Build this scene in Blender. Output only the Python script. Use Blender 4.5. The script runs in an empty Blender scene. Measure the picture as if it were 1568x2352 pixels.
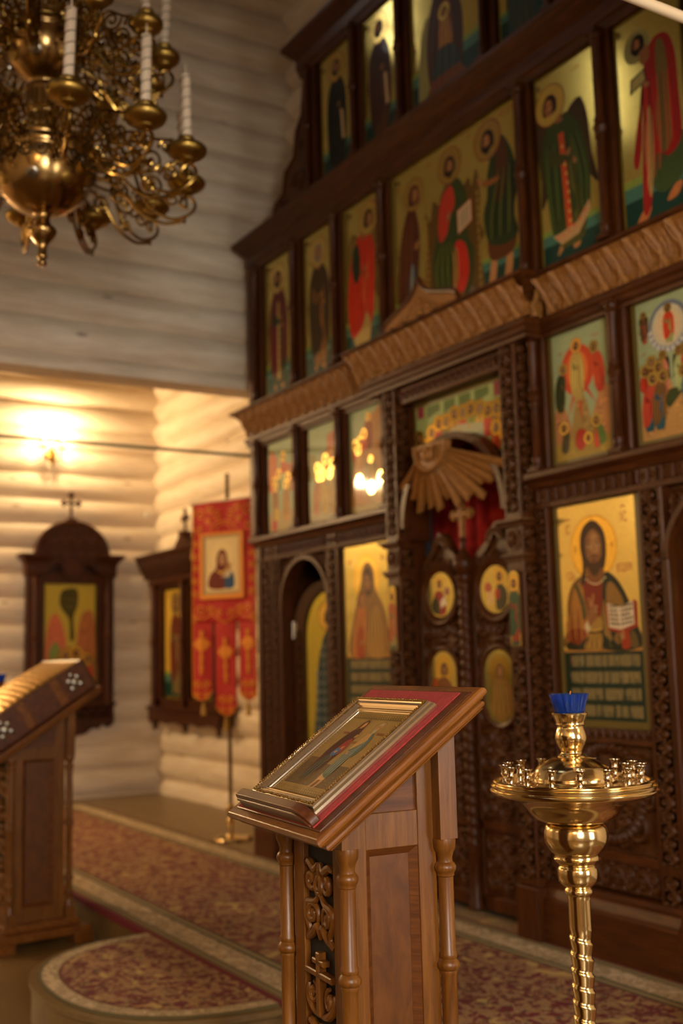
import bpy, math, random
import numpy as np
from mathutils import Vector, Matrix
random.seed(7)
np.random.seed(7)
D = bpy.data
SC = bpy.context.scene
COL = SC.collection
PI = math.pi

# ------------------------------------------------------------------ camera, world, exposure
XC = -4.43            # axis of the icon screen
ZF = -0.163           # nave floor (the raised platform is z = 0)
CAM = (0.0, -3.397, 1.25)
yaw, pit, rol = math.radians(31.30), math.radians(7.53), math.radians(-1.437)
dv = Vector((-math.cos(yaw)*math.cos(pit), math.sin(yaw)*math.cos(pit), math.sin(pit)))
rv = dv.cross(Vector((0, 0, 1))).normalized(); uv = rv.cross(dv)
r2 = rv*math.cos(rol)+uv*math.sin(rol); u2 = -rv*math.sin(rol)+uv*math.cos(rol)
cam = D.objects.new('camera', D.cameras.new('camera'))
COL.objects.link(cam)
mw = Matrix((r2, u2, -dv)).transposed().to_4x4(); mw.translation = CAM
cam.matrix_world = mw
cam.data.sensor_fit = 'VERTICAL'; cam.data.sensor_height = 36.0; cam.data.sensor_width = 24.0
cam.data.lens = 36.0*2549/2352
cam.data.clip_start = 0.05
cam.data.dof.use_dof = True
cam.data.dof.focus_distance = 2.15
cam.data.dof.aperture_fstop = 2.6
SC.camera = cam

w = D.worlds.new('world'); SC.world = w; w.use_nodes = True
w.node_tree.nodes['Background'].inputs[0].default_value = (0.35, 0.42, 0.5, 1)
w.node_tree.nodes['Background'].inputs[1].default_value = 0.3
SC.view_settings.view_transform = 'Standard'
SC.view_settings.look = 'None'
SC.view_settings.gamma = 1.0
SC.view_settings.use_curve_mapping = False
SC.view_settings.exposure = 0.2

WARM = (1.0, 0.70, 0.36)
SCONCE_W = 26.0       # light of each lit sconce
def point(name, loc, power, color, r=0.04):
    l = D.lights.new(name, 'POINT'); l.energy = power; l.color = color; l.shadow_soft_size = r
    o = D.objects.new(name, l); o.location = loc; COL.objects.link(o); return o
def area(name, loc, target, sx, sy, power, color):
    l = D.lights.new(name, 'AREA'); l.shape = 'RECTANGLE'; l.size = sx; l.size_y = sy; l.energy = power; l.color = color
    o = D.objects.new(name, l); o.location = loc
    d = Vector(target)-Vector(loc); o.rotation_euler = d.to_track_quat('-Z', 'Z').to_euler(); COL.objects.link(o); return o
WINDOW_E = {'south': 34.0, 'side': 11.0, 'lantern': 0.9, 'north': 7.0, 'altar': 0.5, 'west_fill': 2.5}   # daylight in the window panes; the last one is added fill

# ------------------------------------------------------------------ helpers
GOLDS = set('#c6a34c #c9a85a #c2a452 #c2a552 #c8a64e #cda048 #d9a53c #d2a23c #deb04a #d09a34 #cf9f3a #cf9a3a #b39a3c #e0b050'.split())
def lin(h, a=1.0):
    if h in GOLDS: a = 0.0
    h = h.lstrip('#')
    c = [int(h[i:i+2], 16)/255 for i in (0, 2, 4)]
    o = tuple((x/12.92 if x <= 0.04045 else ((x+0.055)/1.055)**2.4) for x in c)
    if a == 0.0: o = (o[0]*1.0, min(1, o[1]*1.22), min(1, o[2]*1.55))
    return o+(a,)

class MB:
    def __init__(self):
        self.v = []; self.f = []; self.mi = []; self.sm = []; self.c = []; self.uvs = {}
        self.hascol = False; self.M = None
    def add(self, vs, fs, mi=0, smooth=False, col=None):
        o = len(self.v)
        if self.M is not None: vs = [tuple(self.M @ Vector(p)) for p in vs]
        self.v.extend([tuple(p) for p in vs])
        for f in fs:
            self.f.append(tuple(i+o for i in f)); self.mi.append(mi); self.sm.append(smooth)
        if col is not None:
            self.hascol = True
            if len(col) == 4 and not hasattr(col[0], '__len__'): self.c.extend([col]*len(vs))
            else: self.c.extend(col)
        else: self.c.extend([(1, 1, 1, 1)]*len(vs))
    def box(self, x0, x1, y0, y1, z0, z1, mi=0):
        vs = [(x, y, z) for z in (z0, z1) for y in (y0, y1) for x in (x0, x1)]
        self.add(vs, [(0, 2, 3, 1), (4, 5, 7, 6), (0, 1, 5, 4), (2, 6, 7, 3), (0, 4, 6, 2), (1, 3, 7, 5)], mi)
        return self
    def bbox(self, x0, x1, y0, y1, z0, z1, b=0.004, mi=0):
        """box with chamfered front edges (towards -y)"""
        b = min(b, (x1-x0)/3, (z1-z0)/3, (y1-y0)/2)
        vs = [(x0, y1, z0), (x1, y1, z0), (x1, y1, z1), (x0, y1, z1), (x0, y0+b, z0), (x1, y0+b, z0), (x1, y0+b, z1), (x0, y0+b, z1),
              (x0+b, y0, z0+b), (x1-b, y0, z0+b), (x1-b, y0, z1-b), (x0+b, y0, z1-b)]
        fs = [(3, 2, 1, 0), (8, 9, 10, 11)]
        for i in range(4):
            j = (i+1) % 4; fs += [(i, j, 4+j, 4+i), (4+i, 4+j, 8+j, 8+i)]
        self.add(vs, fs, mi); return self
    def lathe(self, prof, n=24, loc=(0, 0, 0), mi=0, axis='z', smooth=True, twist=0.0, flute=None, cr=0):
        vs = []; fs = []
        if cr: prof = [(max(0.0, r), z) for r, z in crom(prof, cr)]
        for k, (r, z) in enumerate(prof):
            for i in range(n):
                a = 2*PI*i/n
                rr = r if flute is None else r*flute(a, k, z)
                c, s = rr*math.cos(a), rr*math.sin(a)
                p = (c, s, z) if axis == 'z' else ((c, -z, s) if axis == 'y' else (z, c, s))
                vs.append((p[0]+loc[0], p[1]+loc[1], p[2]+loc[2]))
        m = len(prof)
        for k in range(m-1):
            for i in range(n):
                j = (i+1) % n; fs.append((k*n+i, k*n+j, (k+1)*n+j, (k+1)*n+i))
        if prof[0][0] > 1e-6: fs.append(tuple(range(n-1, -1, -1)))
        if prof[-1][0] > 1e-6: fs.append(tuple((m-1)*n+i for i in range(n)))
        self.add(vs, fs, mi, smooth); return self
    def tube(self, pts, r, n=8, mi=0, closed=False, flat=None):
        P = [Vector(p) for p in pts]; m = len(P)
        rs = r if hasattr(r, '__len__') else [r]*m
        vs = []; fs = []; ref = None
        for k in range(m):
            a = P[k-1] if k > 0 else (P[-1] if closed else P[0]); b = P[k+1] if k < m-1 else (P[0] if closed else P[-1])
            t = (b-a)
            if t.length < 1e-9: t = Vector((0, 0, 1))
            t.normalize()
            if ref is None:
                ref = Vector((0, 1, 0)) if abs(t.y) < 0.9 else Vector((1, 0, 0))
            e1 = (ref-t*ref.dot(t))
            if e1.length < 1e-6: e1 = t.orthogonal()
            e1.normalize(); ref = e1; e2 = t.cross(e1)
            for i in range(n):
                an = 2*PI*i/n
                f = flat or 1.0
                vs.append(P[k]+(e1*math.cos(an)*f+e2*math.sin(an))*rs[k])
        for k in range(m if closed else m-1):
            k2 = (k+1) % m
            for i in range(n):
                j = (i+1) % n; fs.append((k*n+i, k*n+j, k2*n+j, k2*n+i))
        if not closed:
            fs.append(tuple(range(n-1, -1, -1))); fs.append(tuple((m-1)*n+i for i in range(n)))
        self.add(vs, fs, mi, True); return self
    def prism(self, poly, y0, y1, mi=0, smooth=False):
        """polygon in x,z extruded from y0 (front) to y1"""
        n = len(poly)
        ar = sum(poly[i][0]*poly[(i+1) % n][1]-poly[(i+1) % n][0]*poly[i][1] for i in range(n))
        if ar < 0: poly = poly[::-1]
        vs = [(x, y0, z) for x, z in poly]+[(x, y1, z) for x, z in poly]
        fs = [tuple(range(n)), tuple(range(2*n-1, n-1, -1))]
        for i in range(n):
            j = (i+1) % n; fs.append((i, i+n, j+n, j))
        self.add(vs, fs, mi, smooth); return self
    def prism_ring(self, outer, inner, y0, y1, mi=0):
        """open band between two polylines of equal length in x,z"""
        n = len(outer); vs = []; fs = []
        for (a, b) in zip(outer, inner):
            vs += [(a[0], y0, a[1]), (b[0], y0, b[1]), (b[0], y1, b[1]), (a[0], y1, a[1])]
        for i in range(n-1):
            for k in range(4):
                l = (k+1) % 4; fs.append((i*4+k, i*4+l, (i+1)*4+l, (i+1)*4+k))
        fs += [(3, 2, 1, 0), tuple((n-1)*4+k for k in range(4))]
        self.add(vs, fs, mi); return self
    def sweep(self, path, prof, mi=0, caps=True, smooth=False):
        """moulding: profile (out, z) swept on an x,y polyline; out points to -y for a path running +x"""
        m = len(path); n = len(prof); vs = []; fs = []
        for k in range(m):
            p = Vector(path[k])
            d0 = (p-Vector(path[k-1])).normalized() if k > 0 else None
            d1 = (Vector(path[k+1])-p).normalized() if k < m-1 else None
            if d0 is None: d0 = d1
            if d1 is None: d1 = d0
            n0 = Vector((d0.y, -d0.x)); n1 = Vector((d1.y, -d1.x))
            b = (n0+n1); b.normalize(); s = 1/max(0.3, b.dot(n0))
            for (o, z) in prof: vs.append((p.x+b.x*o*s, p.y+b.y*o*s, z))
        for k in range(m-1):
            for i in range(n-1): fs.append((k*n+i, (k+1)*n+i, (k+1)*n+i+1, k*n+i+1))
            if caps: fs.append((k*n+n-1, (k+1)*n+n-1, (k+1)*n, k*n))
        if caps: fs += [tuple(range(n)), tuple((m-1)*n+i for i in range(n-1, -1, -1))]
        self.add(vs, fs, mi, smooth); return self
    def surf(self, pos, mi=0, smooth=True, flip=False):
        """grid from an array (ny,nx,3)"""
        ny, nx = pos.shape[:2]
        idx = np.arange(ny*nx).reshape(ny, nx)
        q = np.stack([idx[:-1, :-1], idx[:-1, 1:], idx[1:, 1:], idx[1:, :-1]], -1).reshape(-1, 4)
        if flip: q = q[:, ::-1]
        self.add([tuple(p) for p in pos.reshape(-1, 3)], [tuple(r) for r in q.tolist()], mi, smooth); return self
    def relief(self, x0, x1, z0, z1, y, H, depth, mi=0, curve=None):
        """height field facing -y; H is (ny,nx) in 0..1, row 0 at the bottom; curve(t) gives (y,z) of the ground"""
        ny, nx = H.shape
        X, T = np.meshgrid(np.linspace(x0, x1, nx), np.linspace(0, 1, ny))
        if curve is None:
            P = np.stack([X, y-H*depth, z0+T*(z1-z0)], -1)
        else:
            yy, zz, ny_, nz_ = curve(T)
            P = np.stack([X, yy+ny_*H*depth, zz+nz_*H*depth], -1)
        return self.surf(P, mi)
    def build(self, name, mat, parent=None, loc=None, bevel=0.0, sub=0):
        me = D.meshes.new(name); me.from_pydata(self.v, [], self.f)
        ms = mat if isinstance(mat, (list, tuple)) else [mat]
        for m in ms: me.materials.append(m)
        me.polygons.foreach_set('material_index', self.mi); me.polygons.foreach_set('use_smooth', self.sm)
        if self.hascol:
            ca = me.color_attributes.new('Col', 'FLOAT_COLOR', 'POINT')
            ca.data.foreach_set('color', [x for c in self.c for x in c])
        me.update()
        if any(self.sm):
            try: me.set_sharp_from_angle(angle=math.radians(38))
            except Exception: pass
        o = D.objects.new(name, me); COL.objects.link(o)
        if parent is not None: o.parent = parent
        if loc is not None: o.location = loc
        if bevel:
            b = o.modifiers.new('bevel', 'BEVEL'); b.width = bevel; b.segments = 2; b.limit_method = 'ANGLE'; b.angle_limit = math.radians(40)
        if sub:
            s = o.modifiers.new('sub', 'SUBSURF'); s.levels = sub; s.render_levels = sub
        return o

def tag(o, label=None, cat=None, group=None, kind=None):
    if label: o['label'] = label
    if cat: o['category'] = cat
    if group: o['group'] = group
    if kind: o['kind'] = kind
    return o
def thing(name, label, cat, loc=(0, 0, 0), rz=0.0, group=None):
    o = D.objects.new(name, None); o.empty_display_size = 0.1; COL.objects.link(o)
    o.location = loc; o.rotation_euler = (0, 0, rz)
    return tag(o, label, cat, group)
def struct(mb, name, mat, **k): return tag(mb.build(name, mat, **k), kind='structure')
def copy_tree(o, parent=None):
    c = o.copy(); COL.objects.link(c)
    if parent is not None: c.parent = parent
    for ch in list(o.children): copy_tree(ch, c)
    return c

def arc(cx, cz, rx, rz, a0, a1, n):
    return [(cx+rx*math.cos(math.radians(a0+(a1-a0)*i/n)), cz+rz*math.sin(math.radians(a0+(a1-a0)*i/n))) for i in range(n+1)]
def crom(pts, n=8, closed=False):
    P = [Vector(p) for p in pts]; m = len(P); out = []
    for k in range(m if closed else m-1):
        if closed: a, b, c, d = P[(k-1) % m], P[k], P[(k+1) % m], P[(k+2) % m]
        else: a, b, c, d = P[max(k-1, 0)], P[k], P[k+1], P[min(k+2, m-1)]
        for i in range(n):
            t = i/n
            out.append(0.5*((2*b)+(c-a)*t+(2*a-5*b+4*c-d)*t*t+(3*b-a-3*c+d)*t**3))
    if not closed: out.append(P[-1])
    return [tuple(p) for p in out]
def spiral(cx, cy, r0, r1, a0, turns, n=28):
    return [(cx+(r0+(r1-r0)*i/n)*math.cos(a0+turns*2*PI*i/n), cy+(r0+(r1-r0)*i/n)*math.sin(a0+turns*2*PI*i/n)) for i in range(n+1)]

# carved height fields ------------------------------------------------
def dist_lines(U, V, lines):
    Dm = np.full(U.shape, 9.0)
    for L in lines:
        for (a, b) in zip(L[:-1], L[1:]):
            ax, ay = a; bx, by = b
            dx, dy = bx-ax, by-ay; q = dx*dx+dy*dy+1e-12
            t = np.clip(((U-ax)*dx+(V-ay)*dy)/q, 0, 1)
            Dm = np.minimum(Dm, np.hypot(U-ax-t*dx, V-ay-t*dy))
    return Dm
def strokes(U, V, lines, w):
    d = dist_lines(U, V, lines)
    return np.sqrt(np.clip(1-(d/w)**2, 0, 1))
def dots(U, V, pts, r):
    H = np.zeros(U.shape)
    for (x, y) in pts: H = np.maximum(H, np.sqrt(np.clip(1-((U-x)**2+(V-y)**2)/r**2, 0, 1)))
    return H
def scroll_tile(nx=34, ny=20):
    """one period of a running vine; u in 0..2 along, v in 0..1 across"""
    U, V = np.meshgrid(np.linspace(0, 2, nx), np.linspace(0, 1, ny))
    wave = [(x, 0.5+0.32*math.sin(PI*x)) for x in np.linspace(-0.5, 2.5, 37)]
    sp = []
    for k in (-1, 0, 1, 2):
        up = k % 2 == 0
        c = (k+0.5, 0.44 if up else 0.56)
        s = spiral(c[0], c[1], 0.34, 0.06, (PI if up else PI), (-1.35 if up else 1.35), 22)
        sp.append(s)
    H = np.maximum(strokes(U, V, [wave], 0.09), strokes(U, V, sp, 0.085)*0.9)
    H = np.maximum(H, dots(U, V, [(k+0.5, 0.44 if k % 2 == 0 else 0.56) for k in (-1, 0, 1, 2)], 0.12))
    H = np.maximum(H, dots(U, V, [(0, 0.08), (2, 0.08), (1, 0.92), (0, 0.9), (2, 0.9), (1, 0.1)], 0.13)*0.8)
    return H
SCROLL = scroll_tile()
def tile(H, n): return np.concatenate([H[:, :-1]]*n+[H[:, :1]], 1)
def leaf_tile(nx=56, ny=30):
    """acanthus spray between two stalks"""
    U, V = np.meshgrid(np.linspace(-1, 1, nx), np.linspace(0, 1, ny))
    H = np.zeros(U.shape)
    for (cx, sg) in ((-0.5, 1), (0.5, 1), (-1.5, 1), (1.5, 1)):
        x = U-cx; r = np.hypot(x, V+0.05); th = np.arctan2(x, V+0.05)
        env = np.clip(1-np.abs(th)/0.95, 0, 1)**0.5*np.clip((1.02-r)/0.25, 0, 1)
        H = np.maximum(H, env*(0.35+0.65*np.abs(np.cos(th*9.5+2.5*r)))*np.clip(r*3, 0.3, 1))
    st = []
    for cx in (-1, 0, 1):
        st.append([(cx-0.04+0.17*math.sin(3.2*t)*1.0, t) for t in np.linspace(0, 1, 9)])
        st.append([(cx+0.06-0.17*math.sin(3.2*t-1.2), t) for t in np.linspace(0, 1, 9)])
    H = np.maximum(H*0.85, strokes(U, V, st, 0.085))
    return H
LEAF = leaf_tile()
def diaper_tile(nx=25, ny=17):
    U, V = np.meshgrid(np.linspace(0, 1, nx), np.linspace(0, 1, ny))
    r = np.hypot((U-0.5), V-0.5); th = np.arctan2(V-0.5, U-0.5)
    H = np.clip(0.46-r, 0, 1)*2.0*(0.6+0.4*np.abs(np.cos(3*th)))
    H = np.maximum(H, strokes(U, V, [[(0, 0.02), (0.0, 0.98)], [(1, 0.02), (1, 0.98)]], 0.09))
    H = np.maximum(H, dots(U, V, [(0.5, 0.5)], 0.12))
    return H
DIAPER = diaper_tile()
def hstrip(mb, x0, x1, z0, z1, y, depth, T=None, mi=0, curve=None, per=None):
    T = SCROLL if T is None else T
    per = per or 1.25*(z1-z0)
    n = max(1, round((x1-x0)/per)); return mb.relief(x0, x1, z0, z1, y, tile(T, n), depth, mi, curve)
def vstrip(mb, x0, x1, z0, z1, y, depth, T=None, mi=0, per=None):
    T = SCROLL if T is None else T
    per = per or 1.25*(x1-x0)
    n = max(1, round((z1-z0)/per)); H = tile(T, n).T
    return mb.relief(x0, x1, z0, z1, y, H, depth, mi)
def xstrip(mb, x, y0, y1, z0, z1, depth, T=None, mi=0, per=None):
    """strip on a face looking +x"""
    T = SCROLL if T is None else T
    per = per or 1.25*(y1-y0)
    n = max(1, round((z1-z0)/per)); H = tile(T, n).T
    ny, nx = H.shape
    Y, Z = np.meshgrid(np.linspace(y0, y1, nx), np.linspace(z0, z1, ny))
    return mb.surf(np.stack([x+H*depth, Y, Z], -1), mi)
def field(fw, fh, res, holes=(), seed=1, r=0.07, stroke=0.012):
    """free scroll carving on a panel (fw x fh metres) around round bosses; returns H"""
    rng = random.Random(seed)
    nx, ny = int(fw*res)+2, int(fh*res)+2
    U, V = np.meshgrid(np.linspace(0, fw, nx), np.linspace(0, fh, ny))
    H = np.zeros(U.shape); L = []
    cols = max(2, round(fw/(1.7*r))); rows = max(1, round(fh/(1.7*r)))
    for j in range(rows):
        for i in range(cols):
            cx = (i+0.5)*fw/cols; cy = (j+0.5)*fh/rows
            mir = 1 if (i+0.5) < cols/2 else -1
            sg = mir*(1 if (j % 2 == 0) else -1)
            L.append(spiral(cx, cy, r*0.92, r*0.12, PI/2 if sg > 0 else -PI/2, 1.4*sg, 20))
    W = np.maximum(0.0, strokes(U, V, L, stroke))
    H = np.maximum(H, W)
    H = np.maximum(H, 0.25*np.abs(np.sin(U*90))*np.abs(np.sin(V*90)))
    for (cx, cy, rx, ry, hh) in holes:
        m = ((U-cx)/rx)**2+((V-cy)/ry)**2 < 1
        H[m] = hh
    return H
# ------------------------------------------------------------------ materials
def new_mat(name, base='#888888', rough=0.5, metal=0.0, **k):
    m = D.materials.new(name); m.use_nodes = True
    b = m.node_tree.nodes['Principled BSDF']
    b.inputs['Base Color'].default_value = lin(base); b.inputs['Roughness'].default_value = rough; b.inputs['Metallic'].default_value = metal
    for kk, v in k.items(): b.inputs[kk.replace('_', ' ')].default_value = v
    return m
def N(m, t, **k):
    n = m.node_tree.nodes.new(t)
    for a, v in k.items(): setattr(n, a, v)
    return n
def L(m, a, b): m.node_tree.links.new(a, b)
def bsdf(m): return m.node_tree.nodes['Principled BSDF']
def coords(m, scale=(1, 1, 1), kind='Object', rot=(0, 0, 0)):
    t = N(m, 'ShaderNodeTexCoord'); mp = N(m, 'ShaderNodeMapping')
    mp.inputs['Scale'].default_value = scale; mp.inputs['Rotation'].default_value = rot
    L(m, t.outputs[kind], mp.inputs['Vector']); return mp.outputs['Vector']
def noise(m, vec, scale=5, detail=4, rough=0.6, dist=0.0):
    n = N(m, 'ShaderNodeTexNoise'); n.inputs['Scale'].default_value = scale; n.inputs['Detail'].default_value = detail
    n.inputs['Roughness'].default_value = rough; n.inputs['Distortion'].default_value = dist
    L(m, vec, n.inputs['Vector']); return n.outputs['Fac']
def ramp(m, fac, stops, interp='LINEAR'):
    r = N(m, 'ShaderNodeValToRGB'); r.color_ramp.interpolation = interp
    e = r.color_ramp.elements
    while len(e) < len(stops): e.new(0.5)
    for i, (p, c) in enumerate(stops): e[i].position = p; e[i].color = lin(c) if isinstance(c, str) else c
    L(m, fac, r.inputs['Fac']); return r.outputs['Color']
def mixc(m, fac, a, b, mode='MIX'):
    n = N(m, 'ShaderNodeMix', data_type='RGBA', blend_type=mode)
    for s, v in ((0, fac), (6, a), (7, b)):
        if hasattr(v, 'is_output'): L(m, v, n.inputs[s])
        else: n.inputs[s].default_value = v
    return n.outputs[2]
def mth(m, op, a, b=0.0):
    n = N(m, 'ShaderNodeMath', operation=op)
    for i, v in enumerate((a, b)):
        if hasattr(v, 'is_output'): L(m, v, n.inputs[i])
        else: n.inputs[i].default_value = v
    return n.outputs[0]
def bump(m, h, strength=0.2, dist=0.01):
    b = N(m, 'ShaderNodeBump'); b.inputs['Strength'].default_value = strength; b.inputs['Distance'].default_value = dist
    L(m, h, b.inputs['Height']); L(m, b.outputs[0], bsdf(m).inputs['Normal'])
def wood(name, c0, c1, c2, scale=(9, 9, 0.9), rough=0.35, bs=0.08, rot=(0, 0, 0), kind='POINT'):
    m = new_mat(name, c1, rough)
    bsdf(m).inputs['Specular IOR Level'].default_value = 0.3 if name.startswith('lectern') else 0.22
    v = coords(m, scale, rot=rot)
    v.node.vector_type = kind
    f = noise(m, v, 6, 6, 0.62, 0.6)
    c = ramp(m, f, [(0.28, c0), (0.5, c1), (0.74, c2)])
    L(m, c, bsdf(m).inputs['Base Color'])
    f2 = noise(m, v, 22, 4, 0.6, 0.2)
    bump(m, f2, bs, 0.003)
    rr = N(m, 'ShaderNodeMapRange'); rr.inputs[3].default_value = rough-0.06; rr.inputs[4].default_value = rough+0.1
    L(m, f2, rr.inputs[0]); L(m, rr.outputs[0], bsdf(m).inputs['Roughness'])
    return m
M_SCR = wood('screen_walnut', '#301704', '#432007', '#562b0c', rough=0.36)
M_SCRH = wood('screen_walnut_rail', '#331905', '#472309', '#5b300f', scale=(0.9, 9, 9), rough=0.36)
M_CARVE = wood('carved_walnut', '#331a06', '#482609', '#5e3310', scale=(14, 14, 14), rough=0.42, bs=0.25)
M_FRIEZE = wood('carved_frieze_walnut', '#684018', '#885a29', '#a07038', scale=(14, 14, 14), rough=0.42, bs=0.25)
M_KIOT = wood('case_walnut', '#2c1405', '#3e1d08', '#50290e', rough=0.4)
M_KIOTC = wood('case_carved_walnut', '#2a1305', '#3c1d08', '#4c280e', scale=(14, 14, 14), rough=0.5, bs=0.4)
M_LEC = wood('lectern_wood', '#482707', '#61380d', '#774a16', scale=(10, 10, 0.8), rough=0.33)
M_LECR = wood('lectern_rail_wood', '#4a2609', '#66390f', '#804e1b', scale=(1.0, 10, 10), rough=0.28)
M_LECS = wood('lectern_slope_rail_wood', '#4a2609', '#66390f', '#804e1b', scale=(0.1, 1.0, 0.1), rough=0.28, rot=(math.radians(35.41), 0, 0), kind='TEXTURE')
M_LECD = wood('lectern_desk_wood', '#381a08', '#4c250d', '#5e3214', scale=(1, 10, 10), rough=0.3)
M_LECP = wood('lectern_ply_panel', '#432205', '#522c07', '#60360b', scale=(5, 5, 2.2), rough=0.4)
M_LECT = wood('lectern_oak_board', '#3e1f08', '#532b0d', '#663a14', scale=(1.0, 1.0, 16), rough=0.4)
M_BACK = new_mat('dark_carving_ground', '#120b05', 0.7)
M_OLIVE = new_mat('olive_border_paint', '#5a4a12', 0.35)
M_BRASS = new_mat('polished_brass', '#e9cf98', 0.15, 1.0)
M_BRASS2 = new_mat('aged_brass', '#8f6f36', 0.28, 1.0)
M_BRONZE = new_mat('satin_bronze', '#96783a', 0.36, 1.0)
M_COPPER = new_mat('coppery_brass', '#96784a', 0.14, 1.0)
for mm, sc_ in ((M_BRASS2, 7), (M_COPPER, 5)):
    f = noise(mm, coords(mm), sc_, 3); rr = N(mm, 'ShaderNodeMapRange'); rr.inputs[3].default_value = 0.1; rr.inputs[4].default_value = 0.32
    L(mm, f, rr.inputs[0]); L(mm, rr.outputs[0], bsdf(mm).inputs['Roughness'])
M_CUP = new_mat('candle_cup_metal', '#c9b59a', 0.14, 1.0)
M_NICKEL = new_mat('nickel', '#8f887c', 0.25, 1.0)
M_GOLDF = new_mat('gold_frame_lacquer', '#a37a34', 0.3, 0.85)
M_GOLDFC = new_mat('gold_frame_carving', '#8a6527', 0.35, 0.9)
M_GOLDFS = new_mat('polished_frame_side', '#e6d8bf', 0.14, 1.0)
M_RIZA = new_mat('gilded_relief', '#b8924c', 0.34, 1.0)
f = noise(M_RIZA, coords(M_RIZA), 60, 4); bump(M_RIZA, f, 0.5, 0.004)
M_WAX = new_mat('cream_candle', '#d9c4a8', 0.45); bsdf(M_WAX).inputs['Subsurface Weight'].default_value = 0.1
M_WIRE = new_mat('brown_wire', '#4a3518', 0.4, 0.6)
M_GLASSB = new_mat('blue_glass', '#3a7cf0', 0.04, 0.0, Transmission_Weight=0.92, IOR=1.45)
M_GLASS = new_mat('clear_glass', '#ffffff', 0.02, 0.0, Transmission_Weight=1.0, IOR=1.3)
M_ROD = new_mat('cream_painted_rod', '#c9b392', 0.5)
M_CABLE = new_mat('grey_green_rod', '#77785c', 0.5)
M_WHITE = new_mat('white_plastic', '#d8cdb8', 0.5)
M_BLACK = new_mat('grey_edge', '#2b3130', 0.5)
M_FLOOR = new_mat('beige_stone_floor', '#8e7148', 0.32)
fv = coords(M_FLOOR, (1, 1, 1))
fc = ramp(M_FLOOR, noise(M_FLOOR, fv, 2.2, 5), [(0.3, '#634b26'), (0.7, '#785c34')])
bk = N(M_FLOOR, 'ShaderNodeTexBrick'); bk.offset = 0.0; bk.inputs['Scale'].default_value = 1.0
bk.inputs['Brick Width'].default_value = 0.45; bk.inputs['Row Height'].default_value = 0.45; bk.inputs['Mortar Size'].default_value = 0.003
L(M_FLOOR, fv, bk.inputs['Vector'])
L(M_FLOOR, mixc(M_FLOOR, bk.outputs['Fac'], fc, lin('#6a5232')), bsdf(M_FLOOR).inputs['Base Color'])
M_STONE = new_mat('pale_platform_stone', '#a08862', 0.35)
L(M_STONE, ramp(M_STONE, noise(M_STONE, coords(M_STONE), 9, 5), [(0.3, '#67502c'), (0.7, '#7f673f')]), bsdf(M_STONE).inputs['Base Color'])
M_PLASTER = new_mat('grey_blue_plaster', '#7d858e', 0.8)

def log_mat(name, scale, tone=('#d0bfa4', '#dfcfb6', '#eaddc8')):
    m = new_mat(name, tone[1], 0.55)
    v = coords(m, scale)
    c = ramp(m, noise(m, v, 4.5, 6, 0.65, 0.4), [(0.3, tone[0]), (0.52, tone[1]), (0.75, tone[2])])
    v2 = coords(m, tuple(s*0.35 for s in scale))
    c = mixc(m, mth(m, 'MULTIPLY', ramp(m, noise(m, v2, 5, 3), [(0.42, '#000000'), (0.72, '#ffffff')]), 0.35), c, lin('#a88462'))
    vo = N(m, 'ShaderNodeTexVoronoi'); vo.inputs['Scale'].default_value = 1.0
    L(m, coords(m, tuple((1.4 if s < 1.5 else 4.2) for s in scale)), vo.inputs['Vector'])
    k = ramp(m, vo.outputs['Distance'], [(0.03, '#ffffff'), (0.075, '#000000')])
    c = mixc(m, mth(m, 'MULTIPLY', k, 0.75), c, lin('#6d4a2c'))
    L(m, c, bsdf(m).inputs['Base Color'])
    bump(m, noise(m, v, 14, 4), 0.12, 0.006)
    return m
M_LOGY = log_mat('limed_logs_along_y', (7, 0.7, 7))
M_LOGX = log_mat('limed_logs_along_x', (0.7, 7, 7))
M_CEIL = new_mat('ceiling_boards', '#5c4a38', 0.7)

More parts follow.
